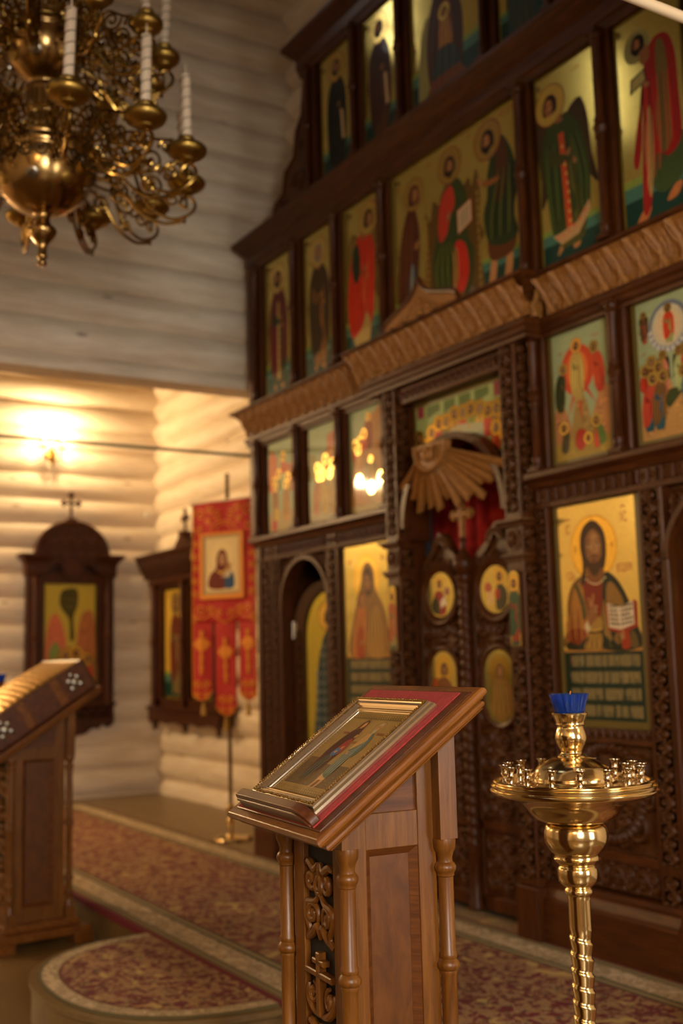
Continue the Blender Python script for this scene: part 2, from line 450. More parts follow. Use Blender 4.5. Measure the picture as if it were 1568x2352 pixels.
def carpet(name, w_, h_, x0, y0, red='#6a1420', border=True):
    """patterned rug: object space x0..x0+w_, y0..y0+h_; edge bands from the distance to the rim"""
    m = new_mat(name, red, 0.95)
    t = N(m, 'ShaderNodeTexCoord'); s = N(m, 'ShaderNodeSeparateXYZ'); L(m, t.outputs['Object'], s.inputs[0])
    v = coords(m, (1, 1, 0.0))
    n1 = noise(m, v, 17, 5, 0.6, 1.6); n2 = noise(m, v, 33, 4, 0.6, 2.2); n3 = noise(m, v, 9, 3, 0.5, 1.0)
    fl = ramp(m, n1, [(0.485, '#000000'), (0.51, '#ffffff')])
    field_c = mixc(m, fl, lin(red), lin('#a07a52'))
    field_c = mixc(m, ramp(m, n2, [(0.57, '#000000'), (0.6, '#ffffff')]), field_c, lin('#4a4a2c'))
    field_c = mixc(m, ramp(m, n3, [(0.62, '#000000'), (0.66, '#ffffff')]), field_c, lin('#b79a5c'))
    field_c = mixc(m, ramp(m, n2, [(0.33, '#ffffff'), (0.37, '#000000')]), field_c, lin('#5a0f1a'))
    if border:
        dx = mth(m, 'MINIMUM', mth(m, 'SUBTRACT', s.outputs[0], x0), mth(m, 'SUBTRACT', x0+w_, s.outputs[0]))
        dy = mth(m, 'MINIMUM', mth(m, 'SUBTRACT', s.outputs[1], y0), mth(m, 'SUBTRACT', y0+h_, s.outputs[1]))
        d = mth(m, 'DIVIDE', mth(m, 'MINIMUM', dx, dy), 0.25)
        bc = ramp(m, n1, [(0.44, '#c0a987'), (0.49, '#b39a76'), (0.5, '#5b5130'), (0.58, '#b79c78')])
        band = ramp(m, d, [(0.0, '#6a1420'), (0.06, '#6f6038'), (0.14, '#8a7650'), (0.2, '#3d3c22'), (0.25, '#c0a987'), (0.75, '#3d3c22'), (0.82, '#96805a'), (0.9, '#55502e'), (0.97, '#7a1a26')], 'CONSTANT')
        isb = ramp(m, d, [(0.25, '#000000'), (0.251, '#ffffff'), (0.75, '#000000')], 'CONSTANT')
        band = mixc(m, isb, band, bc)
        inside = ramp(m, d, [(0.985, '#000000'), (0.99, '#ffffff')])
        field_c = mixc(m, inside, band, field_c)
    L(m, field_c, bsdf(m).inputs['Base Color'])
    bump(m, noise(m, v, 240, 2), 0.35, 0.004)
    return m
def border_mat():
    m = new_mat('rug_border', '#b79c78', 0.95)
    v = coords(m, (1, 1, 0))
    L(m, ramp(m, noise(m, v, 19, 5, 0.6, 1.8), [(0.42, '#c0a987'), (0.49, '#b39a76'), (0.5, '#5b5130'), (0.58, '#b79c78')]), bsdf(m).inputs['Base Color'])
    return m
M_RUGB = border_mat()
M_RUGO = new_mat('rug_olive_guard', '#5f5332', 0.95)
M_RUGR = new_mat('rug_red_edge', '#6a1420', 0.95)

def velvet(name, a, b, scale=30):
    m = new_mat(name, a, 0.9); m.node_tree.nodes['Principled BSDF'].inputs['Sheen Weight'].default_value = 0.0
    f = noise(m, coords(m), scale, 4, 0.6, 1.0)
    L(m, ramp(m, f, [(0.35, a), (0.65, b)]), bsdf(m).inputs['Base Color'])
    bump(m, f, 0.3, 0.004); return m
M_VELVET = velvet('red_velvet', '#86201f', '#9a2c28', 60)
M_CURTAIN = velvet('crimson_damask', '#a5140e', '#c42a1a', 22)
M_BANNER = new_mat('red_banner_brocade', '#b01d10', 0.75)
M_GOLDT = new_mat('gold_thread', '#d8841c', 0.5, 0.15)
M_TASSEL = new_mat('gold_tassel', '#a87a22', 0.7)

def paint_mat(name, rough=0.45, coat=0.09):
    m = new_mat(name, '#ffffff', rough)
    a = N(m, 'ShaderNodeVertexColor', layer_name='Col')
    f = noise(m, coords(m), 55, 4, 0.6)
    v = ramp(m, f, [(0.3, (0.86, 0.86, 0.86, 1)), (0.7, (1.08, 1.06, 1.02, 1))])
    L(m, mixc(m, 1.0, a.outputs['Color'], v, 'MULTIPLY'), bsdf(m).inputs['Base Color'])
    if coat > 0:
        inv = mth(m, 'SUBTRACT', 1.0, a.outputs['Alpha'])
        L(m, mth(m, 'MULTIPLY', inv, 0.8), bsdf(m).inputs['Metallic'])
        L(m, mth(m, 'SUBTRACT', rough, mth(m, 'MULTIPLY', inv, 0.31)), bsdf(m).inputs['Roughness'])
    bsdf(m).inputs['Coat Weight'].default_value = coat; bsdf(m).inputs['Coat Roughness'].default_value = 0.06; bsdf(m).inputs['Specular IOR Level'].default_value = 0.15
    return m
M_PAINT = paint_mat('icon_painting')
M_PRINT = paint_mat('satin_print', 0.45, 0.0)
def emis(name, color, strength):
    m = new_mat(name, '#ffffff', 0.5)
    b = bsdf(m); b.inputs['Emission Color'].default_value = color if len(color) == 4 else (*color, 1); b.inputs['Emission Strength'].default_value = strength
    return m
M_BULB = emis('lit_bulb', (1.0, 0.72, 0.38), 45)

# ------------------------------------------------------------------ painted panels
class Paint:
    """flat colour areas laid over one another (real paint layers) on a panel in u,v (width = 1)"""
    def __init__(self, w_, A=9.0): self.mb = MB(); self.w = w_; self.A = A; self.bb = []
    def level(self, pts):
        a, b = min(p[0] for p in pts), max(p[0] for p in pts); c, d = min(p[1] for p in pts), max(p[1] for p in pts); k = 1
        for (e, f_, g, h, l) in self.bb:
            if l >= k and a < f_ and b > e and c < h and d > g: k = l+1
        self.bb.append((a, b, c, d, k)); return -0.00006*k
    def clip(self, pts):
        for ax, lim, sg in ((0, 0.0, 1), (0, 1.0, -1), (1, 0.0, 1), (1, self.A, -1)):
            out = []
            for i in range(len(pts)):
                p, q = pts[i-1], pts[i]; ip, iq = (p[ax]-lim)*sg >= 0, (q[ax]-lim)*sg >= 0
                if ip != iq:
                    t = (lim-p[ax])/(q[ax]-p[ax]); out.append((p[0]+t*(q[0]-p[0]), p[1]+t*(q[1]-p[1])))
                if iq: out.append(q)
            pts = out
            if not pts: break
        return pts
    def raw(self, pts, col):
        pts = list(pts)
        if min(p[0] for p in pts) < 0 or max(p[0] for p in pts) > 1 or min(p[1] for p in pts) < 0 or max(p[1] for p in pts) > self.A:
            if isinstance(col, list): pts = [(min(1, max(0, a)), min(self.A, max(0, b))) for a, b in pts]
            else: pts = self.clip(pts)
        if len(pts) < 3: return
        y = self.level(pts)
        n = len(pts)
        ar = sum(pts[i][0]*pts[(i+1) % n][1]-pts[(i+1) % n][0]*pts[i][1] for i in range(n))
        cols = col if isinstance(col, list) else None
        if ar < 0:
            pts = pts[::-1]; cols = cols[::-1] if cols else None
        self.mb.add([((u-0.5)*self.w, y, v*self.w) for u, v in pts], [tuple(range(n))], 0, False, cols or lin(col))
    def rect(self, u0, v0, u1, v1, c): self.raw([(u0, v0), (u1, v0), (u1, v1), (u0, v1)], c)
    def grad(self, u0, v0, u1, v1, c0, c1):
        a, b = lin(c0), lin(c1); self.raw([(u0, v0), (u1, v0), (u1, v1), (u0, v1)], [a, a, b, b])
    def ell(self, u, v, ru, rv, c, n=26, rot=0.0):
        ca, sa = math.cos(rot), math.sin(rot)
        self.raw([(u+ru*math.cos(t)*ca-rv*math.sin(t)*sa, v+ru*math.cos(t)*sa+rv*math.sin(t)*ca) for t in [2*PI*i/n for i in range(n)]], c)
    def poly(self, pts, c): self.raw(list(pts), c)
    def blob(self, pts, c, n=5): self.raw(crom(pts, n, True), c)
    def line(self, pts, w_, c, smooth=True, taper=True):
        p = crom(pts, 5) if (smooth and len(pts) > 2) else list(pts)
        m = len(p); a = []; b = []
        for i in range(m):
            q0 = p[max(i-1, 0)]; q1 = p[min(i+1, m-1)]
            dx, dy = q1[0]-q0[0], q1[1]-q0[1]; l = math.hypot(dx, dy) or 1
            hw = w_/2*((0.35+0.65*math.sin(PI*(i+0.5)/m)) if taper else 1)
            a.append((p[i][0]-dy/l*hw, p[i][1]+dx/l*hw)); b.append((p[i][0]+dy/l*hw, p[i][1]-dx/l*hw))
        a = [(min(1, max(0, x)), min(self.A, max(0, z))) for x, z in a]; b = [(min(1, max(0, x)), min(self.A, max(0, z))) for x, z in b]
        y = self.level(a+b)
        vs = [((u-0.5)*self.w, y, v*self.w) for u, v in a+b]
        self.mb.add(vs, [(i, m+i, m+i+1, i+1) for i in range(m-1)], 0, False, lin(c))
    def ring(self, u, v, ru, rv, w_, c, n=30):
        self.line([(u+ru*math.cos(2*PI*i/n), v+rv*math.sin(2*PI*i/n)) for i in range(n+1)], w_, c, False, False)
    def text(self, s, u, v, h, c, squeeze=0.6, rot=0.0):
        cu = D.curves.new('txt', 'FONT'); cu.body = s; cu.size = 1.0; cu.align_x = 'CENTER'; cu.align_y = 'CENTER'; cu.resolution_u = 3
        ob = D.objects.new('txt', cu); COL.objects.link(ob)
        dg = bpy.context.evaluated_depsgraph_get(); me = D.meshes.new_from_object(ob.evaluated_get(dg))
        k = h*1.35
        y = self.level([(u-0.2, v-h), (u+0.2, v+h)])
        self.mb.add([((u-0.5+p.co.x*k*squeeze)*self.w, y, (v+p.co.y*k)*self.w) for p in me.vertices], [tuple(f.vertices) for f in me.polygons], 0, False, lin(c))
        D.objects.remove(ob); D.curves.remove(cu); D.meshes.remove(me)
    def vyaz(self, u0, u1, v, h, words, c, red=False):
        """a line of tall, tightly set strokes in word groups; words = list of (start, end) fractions"""
        rng = random.Random(int(v*1000)+len(words))
        first = True
        for (a, b) in words:
            x = u0+(u1-u0)*a; xe = u0+(u1-u0)*b; sw = h*0.052
            while x < xe:
                t = rng.choice(('h', 'n', 'i', 'y', 'm', 'o', 'h', 'i'))
                cc = '#7a1c16' if (first and red) else c; first = False
                g = sw*1.9
                lo, hi = v, v+h
                k = {'h': 2, 'n': 2, 'i': 1, 'y': 2, 'm': 3, 'o': 2}[t]
                for j in range(k):
                    top = hi-(h*rng.uniform(0.0, 0.08)); bot = lo+h*rng.uniform(0, 0.06)
                    if t == 'y' and j == 0: bot = lo+h*0.45
                    self.poly([(x+j*g, bot), (x+j*g+sw, bot), (x+j*g+sw, top), (x+j*g, top)], cc)
                if k > 1:
                    yb = {'h': 0.5, 'n': 0.88, 'y': 0.45, 'm': 0.04, 'o': 0.9}[t]*h+lo
                    self.poly([(x, yb), (x+(k-1)*g+sw, yb+h*0.04), (x+(k-1)*g+sw, yb+h*0.08), (x, yb+h*0.04)], cc)
                    if t == 'o': self.poly([(x, lo), (x+g+sw, lo), (x+g+sw, lo+h*0.06), (x, lo+h*0.06)], cc)
                x += k*g+sw*0.15
    def done(self, parent, name='painting', mat=None, y=0.0, loc=None):
        o = self.mb.build(name, mat or M_PAINT, parent); o.location = loc or (0, y, 0); return o

SKIN = '#8a5a30'; GOLD = '#c6a34c'; HALO = '#cda048'
def head(P, u, v, r, hair='#2c1608', skin=SKIN, halo=HALO, beard=True, turn=0, hood=None, rim='#7a3a1a'):
    """haloed head; r = half face height"""
    if halo:
        P.ell(u, v+r*0.15, r*2.15, r*2.15, rim); P.ell(u, v+r*0.15, r*2.03, r*2.03, halo)
    if hood:
        P.blob([(u-r*1.05, v-r*1.1), (u-r*1.12, v+r*0.3), (u-r*0.6, v+r*1.2), (u+r*0.2, v+r*1.35), (u+r*0.95, v+r*0.8), (u+r*1.1, v-r*0.2), (u+r*0.9, v-r*1.2)], hood)
    else:
        P.blob([(u-r*0.95, v-r*0.75), (u-r*1.0, v+r*0.3), (u-r*0.5, v+r*1.12), (u+r*0.35, v+r*1.15), (u+r*0.95, v+r*0.45), (u+r*0.95, v-r*0.6), (u+r*0.3, v-r*0.9), (u-r*0.3, v-r*0.9)], hair)
    t = turn*r*0.2
    P.ell(u+t, v-r*0.08, r*0.62, r*0.88, skin)
    P.ell(u+t+r*0.1, v+r*0.1, r*0.36, r*0.5, '#a8754a')
    if beard:
        P.blob([(u+t-r*0.6, v-r*0.25), (u+t-r*0.62, v-r*0.8), (u+t, v-r*1.3), (u+t+r*0.62, v-r*0.8), (u+t+r*0.6, v-r*0.25), (u+t+r*0.25, v-r*0.5), (u+t-r*0.25, v-r*0.5)], hair)
    for s in (-1, 1):
        P.line([(u+t+s*r*0.12, v+r*0.12), (u+t+s*r*0.45, v+r*0.12)], r*0.12, '#2a1408', False)
        P.line([(u+t+s*r*0.1, v+r*0.27), (u+t+s*r*0.5, v+r*0.25)], r*0.06, '#3a1c0c', False)
    P.line([(u+t, v+r*0.12), (u+t+r*0.04, v-r*0.22)], r*0.09, '#5c3416', False)
    P.line([(u+t-r*0.16, v-r*0.42), (u+t+r*0.16, v-r*0.42)], r*0.09, '#5a2414', False)
def hand(P, u, v, s, ang=0.6, c='#9a6a3c'):
    P.ell(u, v, s*0.5, s*0.42, c, 12, ang)
    for i, l in enumerate((0.8, 1.0, 0.95, 0.75)):
        a = ang+(i-1.5)*0.2
        P.line([(u+0.25*s*math.cos(a), v+0.25*s*math.sin(a)), (u+s*l*math.cos(a), v+s*l*math.sin(a))], s*0.2, c, False, False)
    P.line([(u, v), (u+0.7*s*math.cos(ang+1.1), v+0.7*s*math.sin(ang+1.1))], s*0.22, c, False, False)
def shade(c, k):
    r, g, b = [int(c.lstrip('#')[i:i+2], 16) for i in (0, 2, 4)]
    return '#%02x%02x%02x' % tuple(max(0, min(255, int(x*k))) for x in (r, g, b))
def saint(P, u, v0, H, tunic, cloak, turn=0, hair='#2c1608', beard=True, halo=HALO, hood=None, wings=None, scroll=False, book=False, wide=1.0, feet=True, stole=None, under=None):
    def q(x, y): return (u+x*H*wide+turn*0.10*H*max(0, y-0.35)*1.3, v0+y*H)
    hr = 0.062*H
    hu, hv = q(0.0+turn*0.05, 0.925)
    if wings:
        for s in (-1, 1):
            P.blob([q(s*0.05, 0.8), q(s*0.16, 0.88), q(s*0.2, 0.75), q(s*0.19, 0.5), q(s*0.21, 0.3), q(s*0.12, 0.45), q(s*0.08, 0.65)], wings)
            for i in range(4): P.line([q(s*(0.1+0.02*i), 0.82), q(s*(0.13+0.02*i), 0.45)], 0.006*H, shade(wings, 1.5))
    if feet:
        for s in (-1, 1): P.blob([q(s*0.05-0.02, 0.05), q(s*0.05+0.02, 0.05), q(s*0.07+0.025*turn+0.012, -0.02), q(s*0.06+0.02*turn-0.03, -0.025)], '#a5713f')
    P.blob([q(-0.09, 0.03), q(-0.125, 0.25), q(-0.115, 0.5), q(-0.13, 0.7), q(-0.06, 0.82), q(0.06, 0.82), q(0.125, 0.7), q(0.11, 0.5), q(0.125, 0.25), q(0.095, 0.03), q(0.0, 0.0)], tunic)
    for i in range(5): P.line([q(-0.08+0.04*i, 0.04), q(-0.07+0.034*i, 0.3), q(-0.05+0.025*i, 0.55)], 0.012*H, shade(tunic, 1.35 if i % 2 else 0.62))
    if under: P.blob([q(-0.085, 0.02), q(-0.095, 0.2), q(0.0, 0.25), q(0.095, 0.2), q(0.09, 0.02)], under)
    P.blob([q(-0.13, 0.1), q(-0.165, 0.35), q(-0.155, 0.66), q(-0.07, 0.83), q(0.02, 0.8), q(0.06, 0.62), q(0.0, 0.42), q(0.05, 0.24), q(-0.02, 0.12)], cloak)
    P.blob([q(0.13, 0.14), q(0.16, 0.4), q(0.145, 0.68), q(0.06, 0.83), q(0.02, 0.78), q(0.075, 0.6), q(0.07, 0.35)], cloak)
    for i in range(6): P.line([q(-0.13+0.022*i, 0.14+0.02*i), q(-0.145+0.03*i, 0.4), q(-0.12+0.03*i, 0.68)], 0.011*H, shade(cloak, (1.55, 0.6)[i % 2]))
    for i in range(3): P.line([q(0.12-0.018*i, 0.2), q(0.135-0.02*i, 0.42), q(0.11-0.02*i, 0.68)], 0.01*H, shade(cloak, (1.5, 0.6)[i % 2]))
    if stole:
        P.poly([q(-0.03, 0.05), q(0.015, 0.05), q(0.02, 0.72), q(-0.02, 0.72)], stole)
        for i in range(10): P.ell(*q(-0.005, 0.09+0.06*i), 0.008*H, 0.012*H, '#d8b060', 8)
    P.blob([q(-0.1, 0.66), q(-0.11, 0.55), q(-0.02, 0.52), q(0.02, 0.56), q(-0.04, 0.6)], shade(tunic, 0.85))
    hand(P, *q(0.03, 0.57), 0.035*H, 1.0)
    hand(P, *q(0.07, 0.5), 0.032*H, 2.0)
    if scroll:
        P.poly([q(0.06, 0.5), q(0.1, 0.5), q(0.12, 0.24), q(0.08, 0.23)], '#c8a878')
        for i in range(6): P.line([q(0.075+0.002*i, 0.47-0.035*i), q(0.1+0.002*i, 0.47-0.035*i)], 0.006*H, '#4a2c14', False, False)
    if book:
        P.poly([q(-0.02, 0.5), q(0.07, 0.53), q(0.07, 0.66), q(-0.02, 0.63)], '#7a1c12')
        P.poly([q(-0.01, 0.51), q(0.06, 0.535), q(0.06, 0.645), q(-0.01, 0.62)], '#c9a850')
    P.blob([q(-0.03, 0.8), q(0.03, 0.8), q(0.025+turn*0.05, 0.88), q(-0.025+turn*0.05, 0.88)], SKIN)
    head(P, hu, hv, hr, hair, SKIN, halo, beard, turn, hood)
def ground(P, A, sky=GOLD, g1='#3f5a3a', g2='#1c3a2c', h1=0.2, h2=0.14, border='#6a5a18', bw=0.035):
    P.rect(0, 0, 1, A, border); P.rect(bw, bw, 1-bw, A-bw, sky)
    P.rect(bw, bw, 1-bw, h1*A, '#7a8a3a'); P.rect(bw, bw, 1-bw, (h1*0.65+h2*0.35)*A, '#3f6a5a'); P.rect(bw, bw, 1-bw, h2*A, g2)
def rocks(P, pts, c, n=18, seed=3):
    P.blob(pts, c); rng = random.Random(seed)
    us = [p[0] for p in pts]; vs = [p[1] for p in pts]
    cu, cv = sum(us)/len(us), sum(vs)/len(vs)
    for i in range(n):
        k = rng.choice(pts); t = rng.uniform(0.1, 0.85); u = cu+(k[0]-cu)*t; v = cv+(k[1]-cv)*t
        P.line([(u-0.035, v-0.012), (u, v+0.012), (u+0.04, v-0.01)], 0.012, shade(c, rng.choice((0.6, 1.3, 0.75))))
# ------------------------------------------------------------------ room shell
def log_profile(z0, z1, h, bulge, off=0.0, per=10):
    out = []; z = z0
    zs = []
    k0 = math.floor((z0-off)/h); k = k0
    while off+k*h < z1:
        for i in range(per):
            t = i/per; zz = off+(k+t)*h
            s = abs(2*t-1)
            d = bulge*(math.sqrt(max(0.0, 1-0.86*s*s))-0.37)/0.63 if 0.05 < t < 0.95 else 0.006
            if z0 <= zz <= z1: out.append((d, zz))
        k += 1
    out = [(out[0][0], z0)]+out+[(out[-1][0], z1)]
    return out
def log_wall(name, p0, p1, z0, z1, h=0.236, bulge=0.06, thick=0.16, off=0.0, mat=None, segs=24):
    """wall from p0 to p1 (x,y); logs bulge to the right-hand side of the walking direction"""
    a, b = Vector(p0), Vector(p1); d = (b-a).normalized(); n = Vector((d.y, -d.x))
    pr = log_profile(z0, z1, h, bulge, off)
    mb = MB(); rng = random.Random(hash(name) % 1000 if False else len(name))
    L_ = (b-a).length; m = len(pr); P = np.zeros((m, segs+1, 3))
    for i in range(segs+1):
        q = a+d*(L_*i/segs)
        for j, (o, z) in enumerate(pr):
            jit = 0.004*math.sin(1.7*i+3.1*math.floor((z-off)/h))
            P[j, i] = (q.x+n.x*(o+jit), q.y+n.y*(o+jit), z)
    mb.surf(P, 0, False)
    # back and ends
    bk = [a-n*thick, b-n*thick]
    mb.add([(bk[0].x, bk[0].y, z0), (bk[1].x, bk[1].y, z0), (bk[1].x, bk[1].y, z1), (bk[0].x, bk[0].y, z1)], [(3, 2, 1, 0)])
    for (e, c, fl) in ((a, bk[0], 0), (b, bk[1], 1)):
        vs = [(e.x+n.x*o, e.y+n.y*o, z) for o, z in pr]+[(c.x, c.y, z1), (c.x, c.y, z0)]
        f = tuple(range(len(vs))); mb.add(vs, [f if fl else f[::-1]])
    for (z, fl) in ((z0, 0), (z1, 1)):
        o = pr[0][0] if z == z0 else pr[-1][0]
        vs = [(a.x+n.x*o, a.y+n.y*o, z), (b.x+n.x*o, b.y+n.y*o, z), (bk[1].x, bk[1].y, z), (bk[0].x, bk[0].y, z)]
        mb.add(vs, [(0, 1, 2, 3) if fl else (3, 2, 1, 0)])
    return struct(mb, name, mat)
XW = -10.5; YE = 0.82
XL = -7.0; XR = -1.78
# nave floor, raised platform with its round ambon
struct(MB().box(-11.2, 2.4, -7.2, -1.4, ZF-0.2, ZF), 'floor', M_FLOOR)
struct(MB().box(-10.75, 2.2, -1.4, 3.2, ZF-0.2, 0.0), 'floor_platform', M_STONE)
AX, AY, ARX, ARY = -4.43, -1.41, 0.70, 0.70
def amb(k=1.0, n=40, ex=2.35, dx=0.0):
    o = []
    for i in range(n+1):
        t = PI+PI*i/n; c, s = math.cos(t), math.sin(t)
        o.append((AX+(ARX-dx)*k*math.copysign(abs(c)**(2/ex), c), AY+(ARY-dx)*k*math.copysign(abs(s)**(2/ex), s)))
    return o
mb = MB(); pr = amb(); n = len(pr)
vs = [(x, y, 0.0) for x, y in pr]+[(x, y, -0.02) for x, y in amb(1.0)]+[(AX+(x-AX)*0.985, AY+(y-AY)*0.985, -0.03) for x, y in pr]+[(AX+(x-AX)*0.985, AY+(y-AY)*0.985, ZF) for x, y in pr]
fs = [tuple(range(n))]
for r in range(3):
    for i in range(n-1): fs.append((r*n+i, (r+1)*n+i, (r+1)*n+i+1, r*n+i+1))
mb.add(vs, fs); struct(mb, 'floor_ambon', M_STONE)

log_wall('wall_left', (XW, -5.6), (XW, YE+0.12), ZF, 4.5, mat=M_LOGY, off=0.02)
log_wall('wall_alcove_side', (XW-0.12, YE), (-6.62, YE), 0.0, 4.5, mat=M_LOGX, off=0.138)
log_wall('wall_left_upper', (XL, -5.6), (XL, 0.62), 3.16, 8.0, bulge=0.07, mat=M_LOGY, off=-0.016)
log_wall('wall_east_upper', (XL-0.1, 0.5), (XR+0.1, 0.5), 3.0, 8.0, bulge=0.07, mat=M_LOGX, off=0.1)
log_wall('wall_right_upper', (XR, 0.62), (XR, -5.6), 3.16, 8.0, bulge=0.07, mat=M_LOGY, off=-0.016)
log_wall('wall_right_side', (-2.2, YE), (2.0, YE), 0.0, 4.5, mat=M_LOGX, off=0.138)
log_wall('wall_right', (1.75, YE), (1.75, -7.0), ZF, 4.5, mat=M_LOGY, off=0.02)
log_wall('wall_back', (2.0, -6.9), (-11.0, -6.9), ZF, 8.0, mat=M_LOGX, off=0.0)
log_wall('wall_left_back', (-7.0, -5.6), (-11.0, -5.6), ZF, 4.5, mat=M_LOGX, off=0.138)
log_wall('wall_left_back_side', (XL, -6.95), (XL, -5.55), ZF, 8.0, mat=M_LOGY, off=0.02)
struct(MB().box(XL-0.3, XR+0.3, -7.2, 0.9, 8.0, 8.1), 'ceiling', M_CEIL)
struct(MB().box(-10.9, XL-0.1, -5.9, 1.1, 4.5, 4.6), 'ceiling_left', M_CEIL)
struct(MB().box(XR+0.1, 2.2, -7.2, 1.1, 4.5, 4.6), 'ceiling_right', M_CEIL)
# altar room behind the screen
struct(MB().box(-7.2, -1.5, 3.1, 3.25, 0.0, 3.2), 'wall_altar_back', M_PLASTER)
struct(MB().box(-7.3, -7.15, 0.95, 3.2, 0.0, 3.2), 'wall_altar_left', M_PLASTER)
struct(MB().box(-1.65, -1.5, 0.95, 3.2, 0.0, 3.2), 'wall_altar_right', M_PLASTER)
struct(MB().box(-7.3, -1.5, 0.62, 3.25, 3.1, 3.2), 'ceiling_altar', M_PLASTER)

def window(name, loc, rz, w_, h_, strength, color=(1.0, 0.97, 0.9), nx=2, nz=3):
    e = D.objects.new(name, None); COL.objects.link(e); e.location = loc; e.rotation_euler = (0, 0, rz); tag(e, kind='structure')
    m = emis(name+'_daylight', color, strength)
    struct(MB().box(-w_/2, w_/2, -0.07, -0.06, 0, h_), 'window_pane', m, parent=e)
    f = MB()
    for s in (-1, 1): f.bbox(s*w_/2-0.045, s*w_/2+0.045, -0.12, 0.05, -0.05, h_+0.05)
    f.bbox(-w_/2-0.1, w_/2+0.1, -0.15, 0.05, -0.1, 0.0); f.bbox(-w_/2-0.06, w_/2+0.06, -0.13, 0.05, h_, h_+0.09)
    for i in range(1, nx): f.box(-w_/2+w_*i/nx-0.015, -w_/2+w_*i/nx+0.015, -0.1, -0.07, 0, h_)
    for i in range(1, nz): f.box(-w_/2, w_/2, -0.1, -0.07, h_*i/nz-0.015, h_*i/nz+0.015)
    struct(f, 'window_frame', M_LEC, parent=e)
    return e
window('window_1', (XL+0.06, -1.35, 6.0), PI/2, 0.34, 0.8, WINDOW_E['north'])
window('window_2', (XL+0.06, -3.7, 5.9), PI/2, 0.4, 0.8, WINDOW_E['north'])
window('window_3', (1.69, -3.3, 1.05), -PI/2, 0.95, 1.7, WINDOW_E['south'])
window('window_6', (1.69, -0.6, 0.5), -PI/2, 0.9, 1.6, WINDOW_E['side'])
m_ = emis('lantern_daylight', (0.85, 0.93, 1.0), WINDOW_E['lantern'])
struct(MB().box(-3.7, -2.3, -5.0, -3.6, 7.93, 7.95), 'window_7', m_)
b = MB()
for (x0, x1, y0, y1) in ((-3.85, -2.15, -5.15, -5.0), (-3.85, -2.15, -3.6, -3.45), (-3.85, -3.7, -5.0, -3.6), (-2.3, -2.15, -5.0, -3.6)): b.box(x0, x1, y0, y1, 7.88, 8.0)
struct(b, 'trim_1', M_CEIL)
window('fill_window', (-4.4, -6.83, 5.4), PI, 1.0, 1.5, WINDOW_E['west_fill'])  # added glowing pane out of view, cool fill for the upper nave
window('window_5', (-6.4, 3.09, 0.9), 0.0, 0.9, 1.5, WINDOW_E['altar'])
# thin tie rods across the side arms
for (x, z, mt, lb, r) in ((XL-0.02, 2.705, M_CABLE, 'thin grey green tie rod across the lit log alcove at left', 0.012), (-1.735, 2.8, M_ROD, 'cream tie rod cutting the top right corner of the picture', 0.0135)):
    t = MB(); t.tube([(x, -5.5, z), (x, 0.46, z)], r, 10)
    tag(t.build('tie_rod', mt), lb, 'rod')

# ------------------------------------------------------------------ the icon screen (local x = world x - XC)
struct(MB().box(-6.64, -6.58, 0.1, 0.84, 0.0, 3.3), 'light_stop_1', M_SCR)  # hidden board added to keep alcove light out of the altar
struct(MB().box(-2.28, -2.22, 0.1, 0.84, 0.0, 3.3), 'light_stop_2', M_SCR)  # matching hidden light stop at the right end
screen = thing('icon_screen', 'tall carved dark walnut icon screen with tiers of painted panels', 'icon screen', (XC, 0, 0))
BX0, BX1 = -0.66, 0.66          # projecting centre bay of the cornice
HALF = 2.30
HLOW = 2.215
def mir(f):
    for s in (-1, 1): f(s)
def add(name, mb, mat=M_SCR, label=None, bevel=0.0):
    o = mb.build(name, mat, screen, bevel=bevel)
    if label: o['label'] = label
    return o
# boards behind the icons, left open at the doors
def arch_board(x0, x1, z0, z1, ox0, ox1, spring, apex, y0=0.05, y1=0.09):
    cx = (ox0+ox1)/2
    poly = [(x0, z0), (ox0, z0)]+arc(cx, spring, (ox1-ox0)/2, apex-spring, 180, 0, 20)+[(ox1, z0), (x1, z0), (x1, z1), (x0, z1)]
    return poly
DL = (-1.93, -1.33)             # left deacon door opening
b = MB()
b.prism(arch_board(-2.05, -1.22, 0, 1.98, DL[0], DL[1], 1.62, 1.9), 0.05, 0.10)
b.prism(arch_board(1.22, 2.05, 0, 1.98, -DL[1], -DL[0], 1.62, 1.9), 0.05, 0.10)
b.prism(arch_board(-0.56, 0.56, 0, 2.72, -0.45, 0.45, 1.95, 2.385), 0.05, 0.10)
for s in (-1, 1):
    x0, x1 = sorted((s*1.22, s*0.56)); b.box(x0, x1, 0.05, 0.1, 0, 1.98)
    x0, x1 = sorted((s*HLOW, s*2.05)); b.box(x0, x1, 0.05, 0.1, 0, 1.98)
    x0, x1 = sorted((s*HALF, s*0.56)); b.box(x0, x1, 0.05, 0.1, 1.98, 2.72)
b.box(-HALF, HALF, 0.05, 0.1, 2.72, 4.2)
b.box(-1.5, 1.5, 0.05, 0.1, 4.2, 5.2)
add('back_board', b)
# end panel of the screen at the left and right
for s in (-1, 1):
    x0, x1 = sorted((s*HALF, s*(HALF-0.05))); b = MB(); b.box(x0, x1, -0.03, 0.12, 2.075, 3.95); add('end_panel', b)
    x0, x1 = sorted((s*HLOW, s*(HLOW-0.05))); b = MB(); b.box(x0, x1, -0.03, 0.12, 0, 2.0); add('end_panel', b)
# plinths
def plinth(x0, x1):
    p = MB(); p.sweep([(x0, 0), (x1, 0)], [(-0.05, 0), (0.075, 0), (0.075, 0.185), (0.06, 0.2), (0.045, 0.235), (0.045, 0.25), (0.03, 0.265), (-0.05, 0.265)])
    return p
for (x0, x1) in ((-2.225, -1.95), (-1.33, -0.57), (0.57, 1.33), (1.95, 2.225)):
    add('plinth', plinth(x0, x1), M_SCRH)
